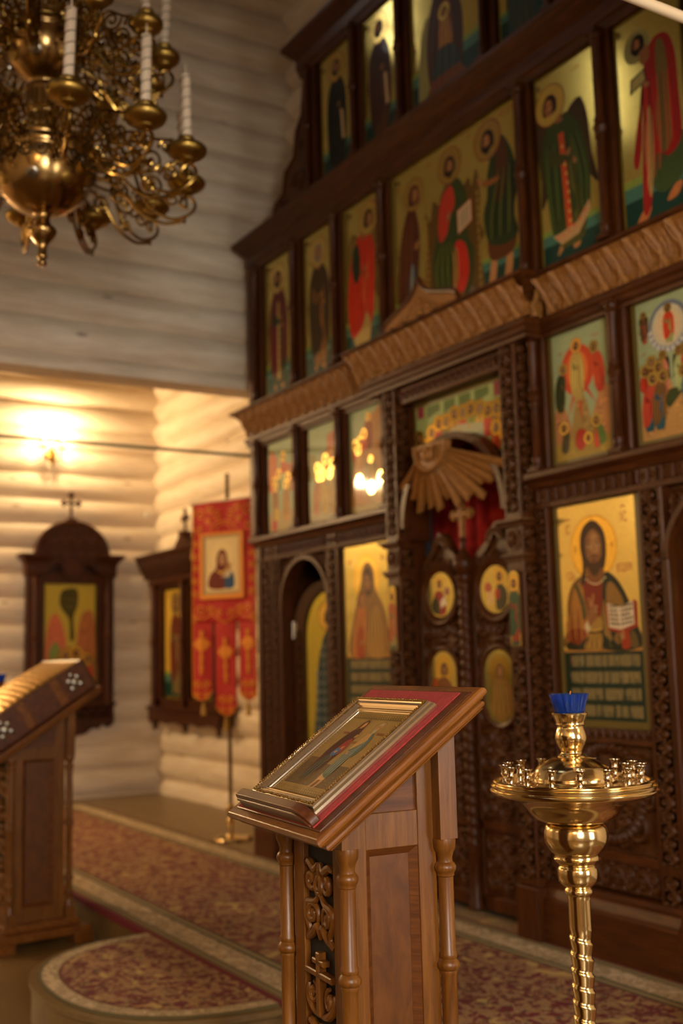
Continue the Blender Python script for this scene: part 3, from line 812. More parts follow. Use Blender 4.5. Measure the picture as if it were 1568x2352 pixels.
# bay pilaster bases
for s in (-1, 1):
    x0, x1 = sorted((s*0.425, s*0.575)); p = MB(); p.bbox(x0, x1, -0.105, 0.06, 0, 0.235, 0.006); add('pilaster_base', p)
# lower panels beside the royal doors (carved square with a rope wreath)
def wreath_panel(fw, fh, res=190):
    nx, ny = int(fw*res), int(fh*res)
    U, V = np.meshgrid(np.linspace(0, fw, nx), np.linspace(0, fh, ny))
    cx, cy = fw/2, fh*0.53; r = np.hypot(U-cx, V-cy); th = np.arctan2(V-cy, U-cx); R = min(fw, fh)*0.43
    Ls = []
    for (x, y, a, tn, rr) in ((0.12, 0.1, 0, 1.4, 0.075), (fw-0.12, 0.1, PI, -1.4, 0.075), (0.1, fh-0.09, 0, -1.3, 0.07), (fw-0.1, fh-0.09, PI, 1.3, 0.07), (cx-0.07, 0.065, PI/2, 1.3, 0.055), (cx+0.07, 0.065, PI/2, -1.3, 0.055), (0.05, fh/2, 0, 1.2, 0.05), (fw-0.05, fh/2, PI, -1.2, 0.05)):
        Ls.append(spiral(x, y, rr, 0.012, a, tn, 22))
    for (sx, sy, a, tn) in ((-1, -1, PI/2, 1.5), (1, -1, PI/2, -1.5), (-1, 1, -PI/2, -1.5), (1, 1, -PI/2, 1.5)):
        Ls.append(spiral(cx+sx*0.09, cy+sy*0.1-0.01, 0.06, 0.01, a, tn, 22))
    H = strokes(U, V, Ls, 0.014)*0.85
    cross = (np.abs(U-cx) < 0.032) & (np.abs(V-cy) < R-0.02) | (np.abs(V-cy-0.07) < 0.03) & (np.abs(U-cx) < R-0.03)
    H[cross] = (0.62+0.3*np.abs(np.sin((U+V)*150))*np.abs(np.sin((U-V)*150)))[cross]
    ring = np.abs(r-R) < 0.026
    H[ring] = (np.sqrt(np.clip(1-((r-R)/0.027)**2, 0, 1))*(0.75+0.25*np.sin(th*38+r*90)))[ring]
    return H
for s in (-1, 1):
    x0, x1 = sorted((s*0.64, s*1.19))
    p = MB(); p.relief(x0, x1, 0.43, 0.87, 0.03, wreath_panel(x1-x0, 0.44), 0.035); add('carved_panel', p, M_CARVE)
    p = MB(); hstrip(p, x0, x1, 0.275, 0.39, 0.015, 0.016); add('carved_strip', p, M_CARVE)
    
    for (za, zc) in ((0.388, 0.432), (0.868, 0.895)): p = MB(); p.bbox(x0-0.03, x1+0.03, -0.005, 0.05, za, zc); add('panel_rail', p, M_SCRH)
    p = MB(); hstrip(p, x0, x1, 0.893, 0.93, 0.012, 0.012, DIAPER, per=0.045); add('carved_strip', p, M_CARVE)
# vertical stiles of the lower tier (flat post with a carved strip)
for xc, wd in ((0.605, 0.085), (1.265, 0.13), (1.985, 0.09), (2.11, 0.12)):
    for s in (-1, 1):
        p = MB(); c = s*xc
        z1 = 2.0
        p.bbox(c-wd/2, c+wd/2, -0.012, 0.05, 0.24, z1)
        o = add('stile', p)
        q = MB(); vstrip(q, c-wd*0.33, c+wd*0.33, 0.42, 1.9, -0.012, 0.012); vstrip(q, c-wd*0.33, c+wd*0.33, 0.27, 0.38, -0.012, 0.012, per=0.1)
        q.build('carved_strip', M_CARVE, o)
# narrow carved frieze and ledge over the lower tier
for s in (-1, 1):
    x0, x1 = sorted((s*0.57, s*2.25))
    p = MB(); p.sweep([(x0, 0), (x1, 0)], [(-0.05, 1.905), (0.02, 1.905), (0.022, 1.925), (0.008, 1.93), (0.008, 1.99), (0.025, 1.995), (0.04, 2.02), (0.075, 2.04), (0.075, 2.062), (0.05, 2.075), (-0.05, 2.075)]); add('ledge', p, M_SCRH)
    for (a, c) in ((0.6, 1.19), (1.21, 1.32), (1.34, 1.93), (1.95, 2.2)):
        a, c = sorted((s*a, s*c)); q = MB(); hstrip(q, a, c, 1.932, 1.988, -0.008, 0.014, DIAPER, per=0.062); add('carved_strip', q, M_CARVE)
# spandrels of the deacon doors
for s in (-1, 1):
    x0, x1 = sorted((s*1.93, s*1.33)); cx = (x0+x1)/2
    U, V = np.meshgrid(np.linspace(x0, x1, 66), np.linspace(1.5, 1.905, 46))
    Ls = []
    for sg in (-1, 1):
        Ls += [spiral(cx+sg*0.235, 1.845, 0.05, 0.008, 0 if sg < 0 else PI, 1.3*sg, 16), spiral(cx+sg*0.12, 1.865, 0.032, 0.006, 0 if sg < 0 else PI, -1.2*sg, 14), spiral(cx+sg*0.265, 1.74, 0.034, 0.006, PI/2, 1.3*sg, 14)]
    H = np.maximum(strokes(U, V, Ls, 0.012), dots(U, V, [(cx+sg*k, z) for sg in (-1, 1) for k, z in ((0.17, 1.875), (0.275, 1.8), (0.275, 1.68), (0.06, 1.89))], 0.02))
    p = MB(); ny, nx = U.shape
    inside = ((U-cx)/0.292)**2+(np.clip(V-1.61, 0, 9)/0.272)**2
    keep = inside > 1
    idx = np.arange(ny*nx).reshape(ny, nx); fs = []
    for j in range(ny-1):
        for i in range(nx-1):
            if V[j, i] >= 1.60 and keep[j, i] and keep[j+1, i] and keep[j, i+1] and keep[j+1, i+1]: fs.append((idx[j, i], idx[j, i+1], idx[j+1, i+1], idx[j+1, i]))
    p.add([(U[j, i], 0.03-0.03*H[j, i], V[j, i]) for j in range(ny) for i in range(nx)], [tuple(int(k) for k in f) for f in fs], 0, True)
    add('carved_spandrel', p, M_CARVE)
    p = MB(); p.prism_ring(arc(cx, 1.61, 0.31, 0.292, 180, 0, 24), arc(cx, 1.61, 0.285, 0.265, 180, 0, 24), -0.012, 0.06)
    for sg in (-1, 1):
        a, c = sorted((cx+sg*0.31, cx+sg*0.285)); p.bbox(a, c, -0.012, 0.06, 0.0, 1.62)
    add('door_arch', p)
# tier posts with colonettes
def colonette(z0, z1, r=0.021, twist=True):
    h = z1-z0; zm = z0+h*0.53
    pr = [(r*1.5, z0), (r*1.5, z0+0.02), (r*1.05, z0+0.028), (r*1.25, z0+0.05), (r*1.25, z0+0.058), (r, z0+0.066), (r, zm-0.05), (r*1.25, zm-0.045), (r*1.25, zm-0.03), (r*1.05, zm-0.026), (r*1.6, zm), (r*1.05, zm+0.026), (r*1.25, zm+0.03), (r*1.25, zm+0.045), (r, zm+0.05), (r, z1-0.06), (r*1.25, z1-0.052), (r*1.25, z1-0.04), (r*1.05, z1-0.03), (r*1.5, z1-0.015), (r*1.5, z1)]
    return pr
def tier(xs, z0, z1, wd, cols=True):
    for x in xs:
        for s in ((-1, 1) if x else (1,)):
            p = MB(); p.bbox(s*x-wd/2, s*x+wd/2, -0.008, 0.05, z0, z1, 0.008); o = add('tier_post', p)
            if cols:
                q = MB(); q.lathe(colonette(z0+0.01, z1-0.01), 14, (s*x, -0.03, 0)); q.bbox(s*x-0.035, s*x+0.035, -0.066, 0, z0, z0+0.02, 0.003); q.bbox(s*x-0.035, s*x+0.035, -0.066, 0, z1-0.02, z1, 0.003)
                q.build('colonette', M_SCR, o)
tier((0.625, 1.135, 1.655, 2.2), 2.07, 2.73, 0.10)
tier((0.605, 1.135, 1.655, 2.2), 3.0, 3.96, 0.105)
# architrave, carved cove cornice stepping forward over the centre bay
YB = 0.095
path = [(-HALF-0.02, 0.12), (-HALF-0.02, 0), (BX0, 0), (BX0, -YB), (BX1, -YB), (BX1, 0), (HALF+0.02, 0), (HALF+0.02, 0.12)]
p = MB(); p.sweep(path, [(-0.05, 2.69), (0.012, 2.69), (0.016, 2.705), (0.03, 2.712), (0.03, 2.735), (0.042, 2.745), (0.042, 2.765), (0.02, 2.775), (0.02, 2.785), (-0.05, 2.785)]); add('architrave', p, M_SCRH)
CZ0, CZ1, CO0, CO1 = 2.785, 2.935, 0.018, 0.108
p = MB(); p.sweep(path, [(-0.04, CZ0), (CO0-0.012, CZ0), (0.02, 2.83), (0.045, 2.88), (CO1-0.012, CZ1), (-0.04, CZ1)]); add('cornice_cove', p, M_SCRH)
p = MB(); p.sweep(path, [(-0.05, 2.933), (CO1-0.005, 2.933), (CO1+0.012, 2.945), (CO1+0.012, 2.958), (0.09, 2.972), (0.03, 2.995), (0.02, 3.012), (-0.05, 3.012)]); add('cornice_moulding', p, M_SCRH)
def cove(y0):
    def c(T):
        o = CO0+(CO1-CO0)*T**1.6; z = CZ0+(CZ1-CZ0)*T
        return y0-o, z, -0.9*np.ones_like(T), -0.45*np.ones_like(T)
    return c
for (x0, x1, y0) in ((-HALF-0.03, BX0-0.09, 0), (BX0-0.08, BX1+0.08, -YB), (BX1+0.09, HALF+0.03, 0)):
    p = MB(); hstrip(p, x0, x1, CZ0, CZ1, 0, 0.024, LEAF, curve=cove(y0), per=0.23); add('carved_frieze', p, M_FRIEZE)
# cove ends: carved returns of the left end and of the bay
for (xx, ya, yb, sg) in ((-HALF-0.02, 0.0, 0.12, -1), (BX1, -YB, 0.0, 1)):
    T, Y = np.meshgrid(np.linspace(0, 1, LEAF.shape[0]), np.linspace(ya, yb, 16 if sg < 0 else 14), indexing='ij')
    H = np.resize(LEAF, (LEAF.shape[0], Y.shape[1])); o = CO0+(CO1-CO0)*T**1.6
    P3 = np.stack([xx+sg*(o+0.02*LEAF[:, :Y.shape[1]] if LEAF.shape[1] >= Y.shape[1] else o), Y, CZ0+(CZ1-CZ0)*T], -1)
    p = MB(); p.surf(P3, 0, True, flip=(sg < 0)); add('carved_frieze', p, M_FRIEZE)
# pointed crest in the middle of the cornice
half = crom([(0.33, 2.955), (0.30, 3.0), (0.19, 3.035), (0.09, 3.065), (0.035, 3.105), (0, 3.16)], 6)
ov = [(-x, z) for x, z in half]+half[::-1][1:]
p = MB(); p.prism(ov, -0.215, -0.17); add('crest', p, M_FRIEZE)
p = MB()
p.tube([(x, -0.215, z) for x, z in ov], 0.013, 8)
add('crest_rim', p, M_SCRH)
U, V = np.meshgrid(np.linspace(-0.26, 0.26, 111), np.linspace(2.955, 3.07, 30)); H = tile(LEAF, 2); p = MB()
env = np.clip((3.09-0.42*np.abs(U)-V)/0.03, 0, 1)
V2 = 2.955+(V-2.955)*np.clip((3.06-0.40*np.abs(U)-2.955)/0.115, 0.02, 1)
p.surf(np.stack([U, -0.216-0.02*H*env, V2], -1)); add('crest_carving', p, M_FRIEZE)
# centre bay: pilasters in three stages
for s in (-1, 1):
    x0, x1 = sorted((s*0.44, s*0.56)); ys = -0.085
    p = MB(); p.bbox(x0, x1, ys, 0.05, 0.235, 1.69, 0.006); p.bbox(x0, x1, ys, 0.05, 1.70, 1.85, 0.006); p.bbox(x0, x1, ys, 0.05, 1.86, 2.75, 0.006)
    o = add('pilaster', p)
    q = MB(); vstrip(q, x0+0.015, x1-0.015, 0.27, 1.27, ys, 0.014); q.build('carved_strip', M_CARVE, o)
    q = MB(); vstrip(q, x0+0.02, x1-0.02, 1.9, 2.69, ys, 0.012); q.build('carved_strip', M_CARVE, o)
    q = MB(); xstrip(q, x1, ys+0.012, 0.0, 0.27, 1.66, 0.01); xstrip(q, x1, ys+0.012, 0.0, 1.73, 1.83, 0.008, per=0.1); xstrip(q, x1, ys+0.012, 0.0, 1.9, 2.69, 0.01); q.build('carved_strip', M_CARVE, o)
    c = (x0+x1)/2
    q = MB()
    q.lathe([(0.05, -ys-0.002), (0.05, -ys+0.008), (0.042, -ys+0.008), (0.038, -ys+0.002)], 24, (c, 0, 1.775), axis='y')
    q.lathe([(0.014, -ys), (0.014, -ys+0.014), (0.0, -ys+0.018)], 12, (c, 0, 1.775), axis='y')
    for i in range(8):
        a = 2*PI*i/8; q.lathe([(0.0105, -ys), (0.0105, -ys+0.006), (0.0, -ys+0.013)], 8, (c+0.025*math.cos(a), 0, 1.775+0.025*math.sin(a)), axis='y')
    q.build('rosette', M_CARVE, o)
    for z, e in ((1.855, 0.035), (1.695, 0.018)):
        q = MB(); q.sweep([(x0, 0.05), (x0, ys), (x1, ys), (x1, 0.05)], [(-0.05, z-0.022), (e*0.4, z-0.022), (e*0.5, z-0.008), (e, z), (e, z+0.012), (0.004, z+0.016), (-0.05, z+0.016)])
        q.build('pilaster_ledge', M_SCRH, o)
# head of the bay: fascia, narrow carved band
p = MB(); p.bbox(-0.44, 0.44, -0.06, 0.05, 2.60, 2.69); add('fascia', p, M_SCRH)
p = MB(); hstrip(p, -0.41, 0.41, 2.625, 2.672, -0.06, 0.012, DIAPER, per=0.055); add('carved_strip', p, M_CARVE)
# royal doorway arch band
p = MB(); p.prism_ring(arc(0, 1.93, 0.44, 0.44, 180, 0, 40), arc(0, 1.93, 0.405, 0.405, 180, 0, 40), -0.075, 0.1)
for s in (-1, 1):
    a, c = sorted((s*0.44, s*0.405)); p.box(a, c, -0.03, 0.1, 1.86, 1.93)
add('doorway_arch', p)
# sunburst canopy of the royal doorway
def sunburst():
    c = Vector((0.0, -0.155, 2.30)); m = MB()
    n = 21
    for i in range(n):
        a = math.radians(199+141*i/(n-1)); ln = (0.45, 0.36, 0.41, 0.38)[i % 4]
        r0 = 0.115; hw0 = 0.010; hw1 = 0.0215
        ca, sa = math.cos(a), math.sin(a); ln *= 0.60+0.42*abs(ca)**1.2; d = Vector((ca, 0, sa)); t = Vector((-sa, 0, ca))
        y1 = -0.06
        p0 = c+d*r0; p1 = c+d*ln; p1.y = y1-0.05*max(0, -sa-0.6)
        tip = c+d*(ln+0.03); tip.y = p1.y
        th = Vector((0, 0.018, 0)); rg = Vector((0, -0.016, 0))
        vs = [p0-t*hw0, p0+rg, p0+t*hw0, p1-t*hw1, p1+rg, p1+t*hw1, p0-t*hw0+th, p0+t*hw0+th, p1-t*hw1+th, p1+t*hw1+th, tip+rg*0.3]
        m.add(vs, [(0, 3, 4, 1), (1, 4, 5, 2), (6, 7, 9, 8), (0, 6, 8, 3), (2, 5, 9, 7), (0, 1, 2, 7, 6), (3, 10, 4), (4, 10, 5), (3, 8, 10), (5, 10, 9)])
    return m
add('sunburst_rays', sunburst(), M_FRIEZE)
m = MB(); q = arc(0, 2.305, 0.125, 0.135, 180, 360, 24)
m.prism(q, -0.185, -0.14); m.tube([(x, -0.186, z) for x, z in q], 0.011, 8)
add('sunburst_disc', m, M_FRIEZE)
m = MB(); m.lathe([(0.0, 0.225), (0.03, 0.215), (0.04, 0.19), (0.03, 0.17)], 14, (0, 0, 2.25), axis='y')
for s in (-1, 1): m.tube([(x, -0.19, z) for x, z in crom([(s*0.02, 2.26), (s*0.06, 2.285), (s*0.1, 2.265), (s*0.075, 2.235)], 6)], 0.008, 6)
add('sunburst_boss', m, M_FRIEZE)
# second and third tier cornices
for (hw, z, e, nm) in ((2.3, 3.95, 0.0, 'cornice'), (1.52, 5.04, 0.0, 'cornice')):
    p = MB(); p.sweep([(-hw-0.02, 0.4), (-hw-0.02, 0), (hw+0.02, 0), (hw+0.02, 0.4)], [(-0.06, z), (0.005, z), (0.012, z+0.04), (0.022, z+0.05), (0.022, z+0.12), (0.04, z+0.135), (0.075, z+0.175), (0.095, z+0.2), (0.095, z+0.225), (0.05, z+0.245), (-0.06, z+0.25)])
    add(nm, p, M_SCRH)
tier((0.375, 0.86, 1.42), 4.2, 5.05, 0.12)
# stepped side wings of the third tier
for s in (-1, 1):
    pts = [(s*1.46, 4.2), (s*2.02, 4.2), (s*1.94, 4.33), (s*1.84, 4.36), (s*1.8, 4.5), (s*1.68, 4.56), (s*1.64, 4.72), (s*1.56, 4.8), (s*1.53, 5.0), (s*1.46, 5.0)]
    p = MB(); p.prism(pts, 0.02, 0.05); o = add('wing_panel', p, M_CARVE)
    q = MB()
    for (x, z, r, a, t) in ((1.62, 4.36, 0.1, 0, 1.4), (1.82, 4.28, 0.06, 1, -1.4), (1.56, 4.6, 0.06, 2, 1.4), (1.5, 4.82, 0.035, 0, 1.3)):
        q.tube([(s*u, 0.015, v) for u, v in spiral(x, z, r, 0.01, a, t, 24)], 0.01, 6)
    q.tube([(x, 0.018, z) for x, z in pts[1:-1]], 0.013, 6); q.build('wing_scroll', M_CARVE, o)
# fourth-stage board above (only its lower edge shows)
b = MB(); b.box(-1.0, 1.0, 0.05, 0.1, 5.25, 5.9); b.bbox(-1.02, 1.02, -0.02, 0.05, 5.28, 5.36); add('top_board', b)
# ------------------------------------------------------------------ icons of the screen
def icon(label, x0, x1, z0, z1, draw, group=None, y=0.045, border=None, name='icon', parentless=True, rz=0.0, origin=None, mat=None, bord_mat=None, th=0.03, bw=0.0):
    w_ = x1-x0; h_ = z1-z0
    loc = origin if origin else (XC+(x0+x1)/2, y, z0)
    t = thing(name, label, 'icon', loc, rz, group)
    MB().bbox(-w_/2, w_/2, -th, 0, 0, h_, 0.003).build('panel', bord_mat or M_OLIVE, t)
    P = Paint(w_-2*bw, (h_-2*bw)/(w_-2*bw)); draw(P, (h_-2*bw)/(w_-2*bw)); P.done(t, 'painting', mat, loc=(0, -th-0.0006, bw))
    return t

def d_saint(tunic, cloak, sky=GOLD, **k):
    def f(P, A):
        ground(P, A, sky=sky, g2='#17382c', h1=0.24, h2=0.15)
        P.text('СТЫЙ', 0.3, A*0.93, 0.045, '#8a2a18', 0.55)
        saint(P, 0.5, A*0.07, A*0.83, tunic, cloak, **k)
    return f
def d_angel(robe, cloak, stole, turn):
    def f(P, A):
        ground(P, A, g2='#12352b', h1=0.2, h2=0.12)
        P.text('АГ ГДНЬ', 0.7, A*0.93, 0.045, '#9a3018', 0.5)
        saint(P, 0.5, A*0.08, A*0.8, robe, cloak, turn=turn, beard=False, wings='#3a2a16', stole=stole, wide=1.15, halo='#b0923e')
        P.poly([(0.2, A*0.16), (0.34, A*0.1), (0.62, A*0.12), (0.82, A*0.21), (0.8, A*0.26), (0.6, A*0.18), (0.32, A*0.16)], '#b08a5c')
        for i in range(6): P.ell(0.28+0.09*i, A*(0.14+0.005*i*i*0.6), 0.02, 0.02, '#c25a3c', 8)
    return f
def d_red_angel(P, A):
    ground(P, A, g2='#173a30', h1=0.25, h2=0.16)
    saint(P, 0.46, A*0.07, A*0.84, '#b84a22', '#b02a14', turn=1, beard=False, wings='#6a5424', wide=1.1, under='#a58a4a')
    P.blob([(0.28, A*0.7), (0.42, A*0.72), (0.46, A*0.56), (0.36, A*0.48), (0.24, A*0.56)], '#24301c')
def d_apostle(P, A):
    ground(P, A, g2='#12352b', h1=0.24, h2=0.14)
    P.ell(0.34, A*0.84, 0.2, 0.2, '#8a8450')
    P.text('ПАВЕЛ', 0.75, A*0.95, 0.05, '#8a2a18', 0.5)
    # bowed figure in a red mantle over a green tunic
    for s, (a, b) in enumerate(((0.34, 0.08), (0.8, 0.13))): P.blob([(a-0.03, A*b), (a+0.08, A*b), (a-0.0, A*(b-0.05)), (a-0.15, A*(b-0.055))], '#b06a38')
    P.blob([(0.6, A*0.12), (0.9, A*0.17), (0.95, A*0.34), (0.55, A*0.4), (0.45, A*0.2)], '#3a4a24')
    P.blob([(0.3, A*0.09), (0.42, A*0.09), (0.52, A*0.3), (0.72, A*0.27), (0.9, A*0.33), (0.9, A*0.55), (0.88, A*0.72), (0.78, A*0.82), (0.58, A*0.83), (0.45, A*0.75), (0.36, A*0.6), (0.34, A*0.4), (0.26, A*0.28), (0.2, A*0.32), (0.3, A*0.5), (0.38, A*0.56)], '#8e1a14')
    P.blob([(0.62, A*0.3), (0.76, A*0.34), (0.78, A*0.55), (0.74, A*0.78), (0.62, A*0.8), (0.6, A*0.6), (0.56, A*0.45)], '#6a5a28')
    P.blob([(0.42, A*0.12), (0.5, A*0.3), (0.5, A*0.52), (0.43, A*0.5), (0.38, A*0.3)], '#a88850')
    for i in range(7): P.line([(0.36+0.07*i, A*(0.14+0.03*i)), (0.42+0.06*i, A*(0.36+0.01*i)), (0.44+0.055*i, A*0.66)], 0.018, ('#c43a22', '#5a0e0c', '#b02c1c')[i % 3])
    P.poly([(0.2, A*0.63), (0.46, A*0.66), (0.44, A*0.72), (0.22, A*0.7)], '#20302c'); P.poly([(0.23, A*0.64), (0.44, A*0.667), (0.42, A*0.71), (0.24, A*0.69)], '#a89a5c')
    hand(P, 0.46, A*0.64, 0.08, 2.6)
    P.blob([(0.4, A*0.74), (0.52, A*0.76), (0.5, A*0.82), (0.38, A*0.81)], SKIN)
    head(P, 0.36, A*0.845, 0.1, '#160c06', '#6e4522', None, True, -1)
def d_central(P, A):
    ground(P, A, g2='#17382e', h1=0.22, h2=0.15, bw=0.012)
    for (u, v, s) in ((0.07, 0.9, 'МР'), (0.33, 0.93, 'ГДЬ'), (0.66, 0.95, 'IС'), (0.93, 0.95, 'ПРЕДТЕЧА')): P.text(s, u, A*v, 0.03, '#9a4a1c', 0.5)
    # carved throne
    P.blob([(0.3, A*0.03), (0.28, A*0.3), (0.3, A*0.5), (0.29, A*0.66), (0.33, A*0.6), (0.36, A*0.7), (0.42, A*0.66), (0.58, A*0.68), (0.64, A*0.72), (0.66, A*0.66), (0.7, A*0.74), (0.72, A*0.6), (0.71, A*0.45), (0.74, A*0.36), (0.7, A*0.3), (0.73, A*0.04), (0.6, A*0.02), (0.4, A*0.02)], '#5a4016')
    for i in range(14):
        for s in (-1, 1): P.ell(0.5+s*0.2, A*(0.06+0.042*i), 0.012, 0.016, '#8a6a28', 8)
    P.poly([(0.36, A*0.02), (0.72, A*0.02), (0.62, A*0.13), (0.42, A*0.13)], '#6a5a4a'); P.poly([(0.36, A*0.02), (0.72, A*0.02), (0.71, A*0.05), (0.38, A*0.05)], '#8a5a20')
    # seated figure: green mantle, red tunic, open book
    P.blob([(0.38, A*0.09), (0.34, A*0.3), (0.36, A*0.42), (0.4, A*0.55), (0.42, A*0.7), (0.5, A*0.77), (0.58, A*0.73), (0.63, A*0.58), (0.62, A*0.4), (0.66, A*0.3), (0.62, A*0.1), (0.5, A*0.07)], '#33401a')
    P.blob([(0.4, A*0.45), (0.4, A*0.6), (0.44, A*0.71), (0.51, A*0.73), (0.53, A*0.62), (0.49, A*0.56), (0.46, A*0.47)], '#b03420')
    P.blob([(0.5, A*0.09), (0.5, A*0.3), (0.53, A*0.4), (0.6, A*0.36), (0.62, A*0.2), (0.57, A*0.1)], '#bb2a1a')
    P.blob([(0.5, A*0.12), (0.505, A*0.34), (0.535, A*0.36), (0.54, A*0.2)], '#b0783a')
    for i in range(8): P.line([(0.38+0.02*i, A*0.12), (0.37+0.022*i, A*0.3), (0.42+0.012*i, A*0.42)], 0.01, ('#6a6a24', '#1c2a14')[i % 2])
    P.poly([(0.545, A*0.43), (0.655, A*0.47), (0.655, A*0.6), (0.545, A*0.57)], '#a84a2a'); P.poly([(0.55, A*0.44), (0.65, A*0.477), (0.65, A*0.592), (0.55, A*0.562)], '#d0b48c')
    for i in range(7): P.line([(0.56, A*(0.46+0.014*i)), (0.64, A*(0.488+0.014*i))], 0.005, '#5a4630', False, False)
    for u in (0.44, 0.55): P.blob([(u-0.02, A*0.09), (u+0.02, A*0.1), (u+0.02, A*0.05), (u-0.03, A*0.04)], '#a5713f')
    hand(P, 0.48, A*0.56, 0.03, 1.4)
    P.ell(0.5, A*0.85, 0.085, 0.085, '#8a6c2c'); head(P, 0.5, A*0.845, 0.043, '#231206', SKIN, '#8a6c2c')
    # woman in a brown veil at the left
    P.blob([(0.06, A*0.02), (0.04, A*0.3), (0.07, A*0.55), (0.14, A*0.74), (0.2, A*0.74), (0.24, A*0.55), (0.22, A*0.3), (0.25, A*0.08), (0.2, A*0.02)], '#4c2412')
    P.blob([(0.1, A*0.02), (0.12, A*0.25), (0.17, A*0.42), (0.21, A*0.25), (0.2, A*0.02)], '#2c4a58'); P.line([(0.14, A*0.03), (0.15, A*0.2), (0.17, A*0.4)], 0.018, '#8a9488')
    for i in range(5): P.line([(0.06+0.02*i, A*0.2), (0.08+0.02*i, A*0.45), (0.13+0.012*i, A*0.68)], 0.01, ('#7a4420', '#30140a')[i % 2])
    hand(P, 0.21, A*0.5, 0.035, 0.9); P.ell(0.19, A*0.82, 0.08, 0.08, '#8a6c2c'); head(P, 0.2, A*0.81, 0.04, halo='#8a6c2c', hood='#4c2412', beard=False, turn=1)
    # bowed bearded man in green at the right
    for u in (0.8, 0.91): P.blob([(u-0.015, A*0.2), (u+0.02, A*0.2), (u+0.005, A*0.08), (u-0.06, A*0.045), (u-0.04, A*0.09)], '#b07a4a')
    P.blob([(0.78, A*0.2), (0.94, A*0.2), (0.95, A*0.36), (0.78, A*0.36)], '#5a3014')
    P.blob([(0.77, A*0.3), (0.74, A*0.45), (0.77, A*0.55), (0.78, A*0.68), (0.84, A*0.82), (0.9, A*0.83), (0.96, A*0.7), (0.985, A*0.55), (0.95, A*0.4), (0.97, A*0.28), (0.88, A*0.25)], '#283418')
    P.blob([(0.83, A*0.5), (0.84, A*0.72), (0.88, A*0.82), (0.92, A*0.76), (0.91, A*0.58), (0.87, A*0.5)], '#4a2812')
    for i in range(6): P.line([(0.79+0.03*i, A*0.3), (0.8+0.03*i, A*0.45), (0.86+0.018*i, A*0.66)], 0.011, ('#5c5c20', '#141c0c')[i % 2])
    P.line([(0.86, A*0.62), (0.79, A*0.62), (0.73, A*0.64)], 0.03, '#8a5428'); hand(P, 0.73, A*0.65, 0.035, 2.4)
    P.ell(0.78, A*0.86, 0.095, 0.095, '#8a6c2c'); head(P, 0.79, A*0.85, 0.045, '#1e1006', halo='#8a6c2c', turn=-1)

ROW = 'standing saints in the second tier of the icon screen'
T2 = [(-2.12, -1.74), (-1.57, -1.20), (-1.08, -0.68)]
t2z = (3.0, 3.95)
icon('leftmost narrow icon of the second tier, saint in green and dark red robes', *T2[0], *t2z, d_saint('#3a3a1a', '#5a1c14', stole='#a8844c'), ROW)
icon('narrow icon of the second tier, old saint in brown mantle, second from left end', *T2[1], *t2z, d_saint('#7a5220', '#3a2a12', hair='#7a6a58'), ROW)
icon('narrow icon of the second tier, winged figure in bright red beside the large throne icon', *T2[2], *t2z, d_red_angel, ROW)
icon('large square icon of the second tier, seated figure on throne between two standing figures', -0.55, 0.55, 3.0, 3.95, d_central)
icon('second tier icon of winged figure in green with orange stole, right of the throne icon', -T2[2][1], -T2[2][0], *t2z, d_angel('#4a4a1c', '#34401a', '#b8481e', -1), ROW)
icon('second tier icon of bowed bearded saint in crimson mantle, at right edge', -T2[1][1], -T2[1][0], *t2z, d_apostle, ROW)
icon('second tier icon at far right end of the screen, saint in brown', -T2[0][1], -T2[0][0], *t2z, d_saint('#4a3418', '#3a1c10', hair='#7a6a58'), ROW)

# third tier
def d_dark(tunic, cloak, **k):
    def f(P, A):
        ground(P, A, g2='#143028', h1=0.25, h2=0.18)
        saint(P, 0.5, A*0.06, A*0.84, tunic, cloak, **k)
    return f
R3 = 'prophet panels in the third tier of the icon screen'
icon('narrow third tier icon under the top cornice, saint in black holding pale scroll', -1.30, -0.93, 4.2, 5.05, d_dark('#14180e', '#10140c', scroll=True), R3)
icon('third tier icon of saint in brown robe, between the leftmost and the wide centre icon', -0.80, -0.45, 4.2, 5.05, d_dark('#4a2a14', '#3a1c0e', scroll=True), R3)
icon('third tier icon right of the wide centre icon at the very top', 0.45, 0.80, 4.2, 5.05, d_dark('#2a3018', '#24301c', book=True), R3)
icon('third tier icon right end at the very top of the screen', 0.93, 1.30, 4.2, 5.05, d_dark('#3a2a14', '#2a1c10', scroll=True), R3)
def d_mother(P, A):
    ground(P, A, g2='#18342e', h1=0.3, h2=0.2, bw=0.02)
    P.blob([(0.1, A*0.05), (0.16, A*0.5), (0.3, A*0.6), (0.3, A*0.2), (0.2, A*0.05)], '#8a8248')
    P.blob([(0.3, A*0.08), (0.24, A*0.35), (0.3, A*0.62), (0.44, A*0.78), (0.58, A*0.76), (0.74, A*0.55), (0.76, A*0.3), (0.7, A*0.08), (0.5, A*0.05)], '#3e2010')
    P.blob([(0.42, A*0.3), (0.46, A*0.55), (0.56, A*0.55), (0.6, A*0.32)], '#a87830'); P.blob([(0.32, A*0.08), (0.36, A*0.3), (0.5, A*0.34), (0.66, A*0.28), (0.68, A*0.08)], '#1c3a34')
    P.poly([(0.2, A*0.06), (0.8, A*0.06), (0.7, A*0.16), (0.3, A*0.16)], '#6a3a1c')
    for i in range(8): P.line([(0.3+0.05*i, A*0.1), (0.32+0.05*i, A*0.4), (0.4+0.03*i, A*0.65)], 0.012, ('#6a3c20', '#24100a')[i % 2])
    head(P, 0.5, A*0.86, 0.06, hood='#3e2010', beard=False); head(P, 0.51, A*0.56, 0.04, beard=False)
icon('wide third tier centre icon partly cut by the picture top, veiled woman seated', -0.31, 0.31, 4.2, 5.05, d_mother)

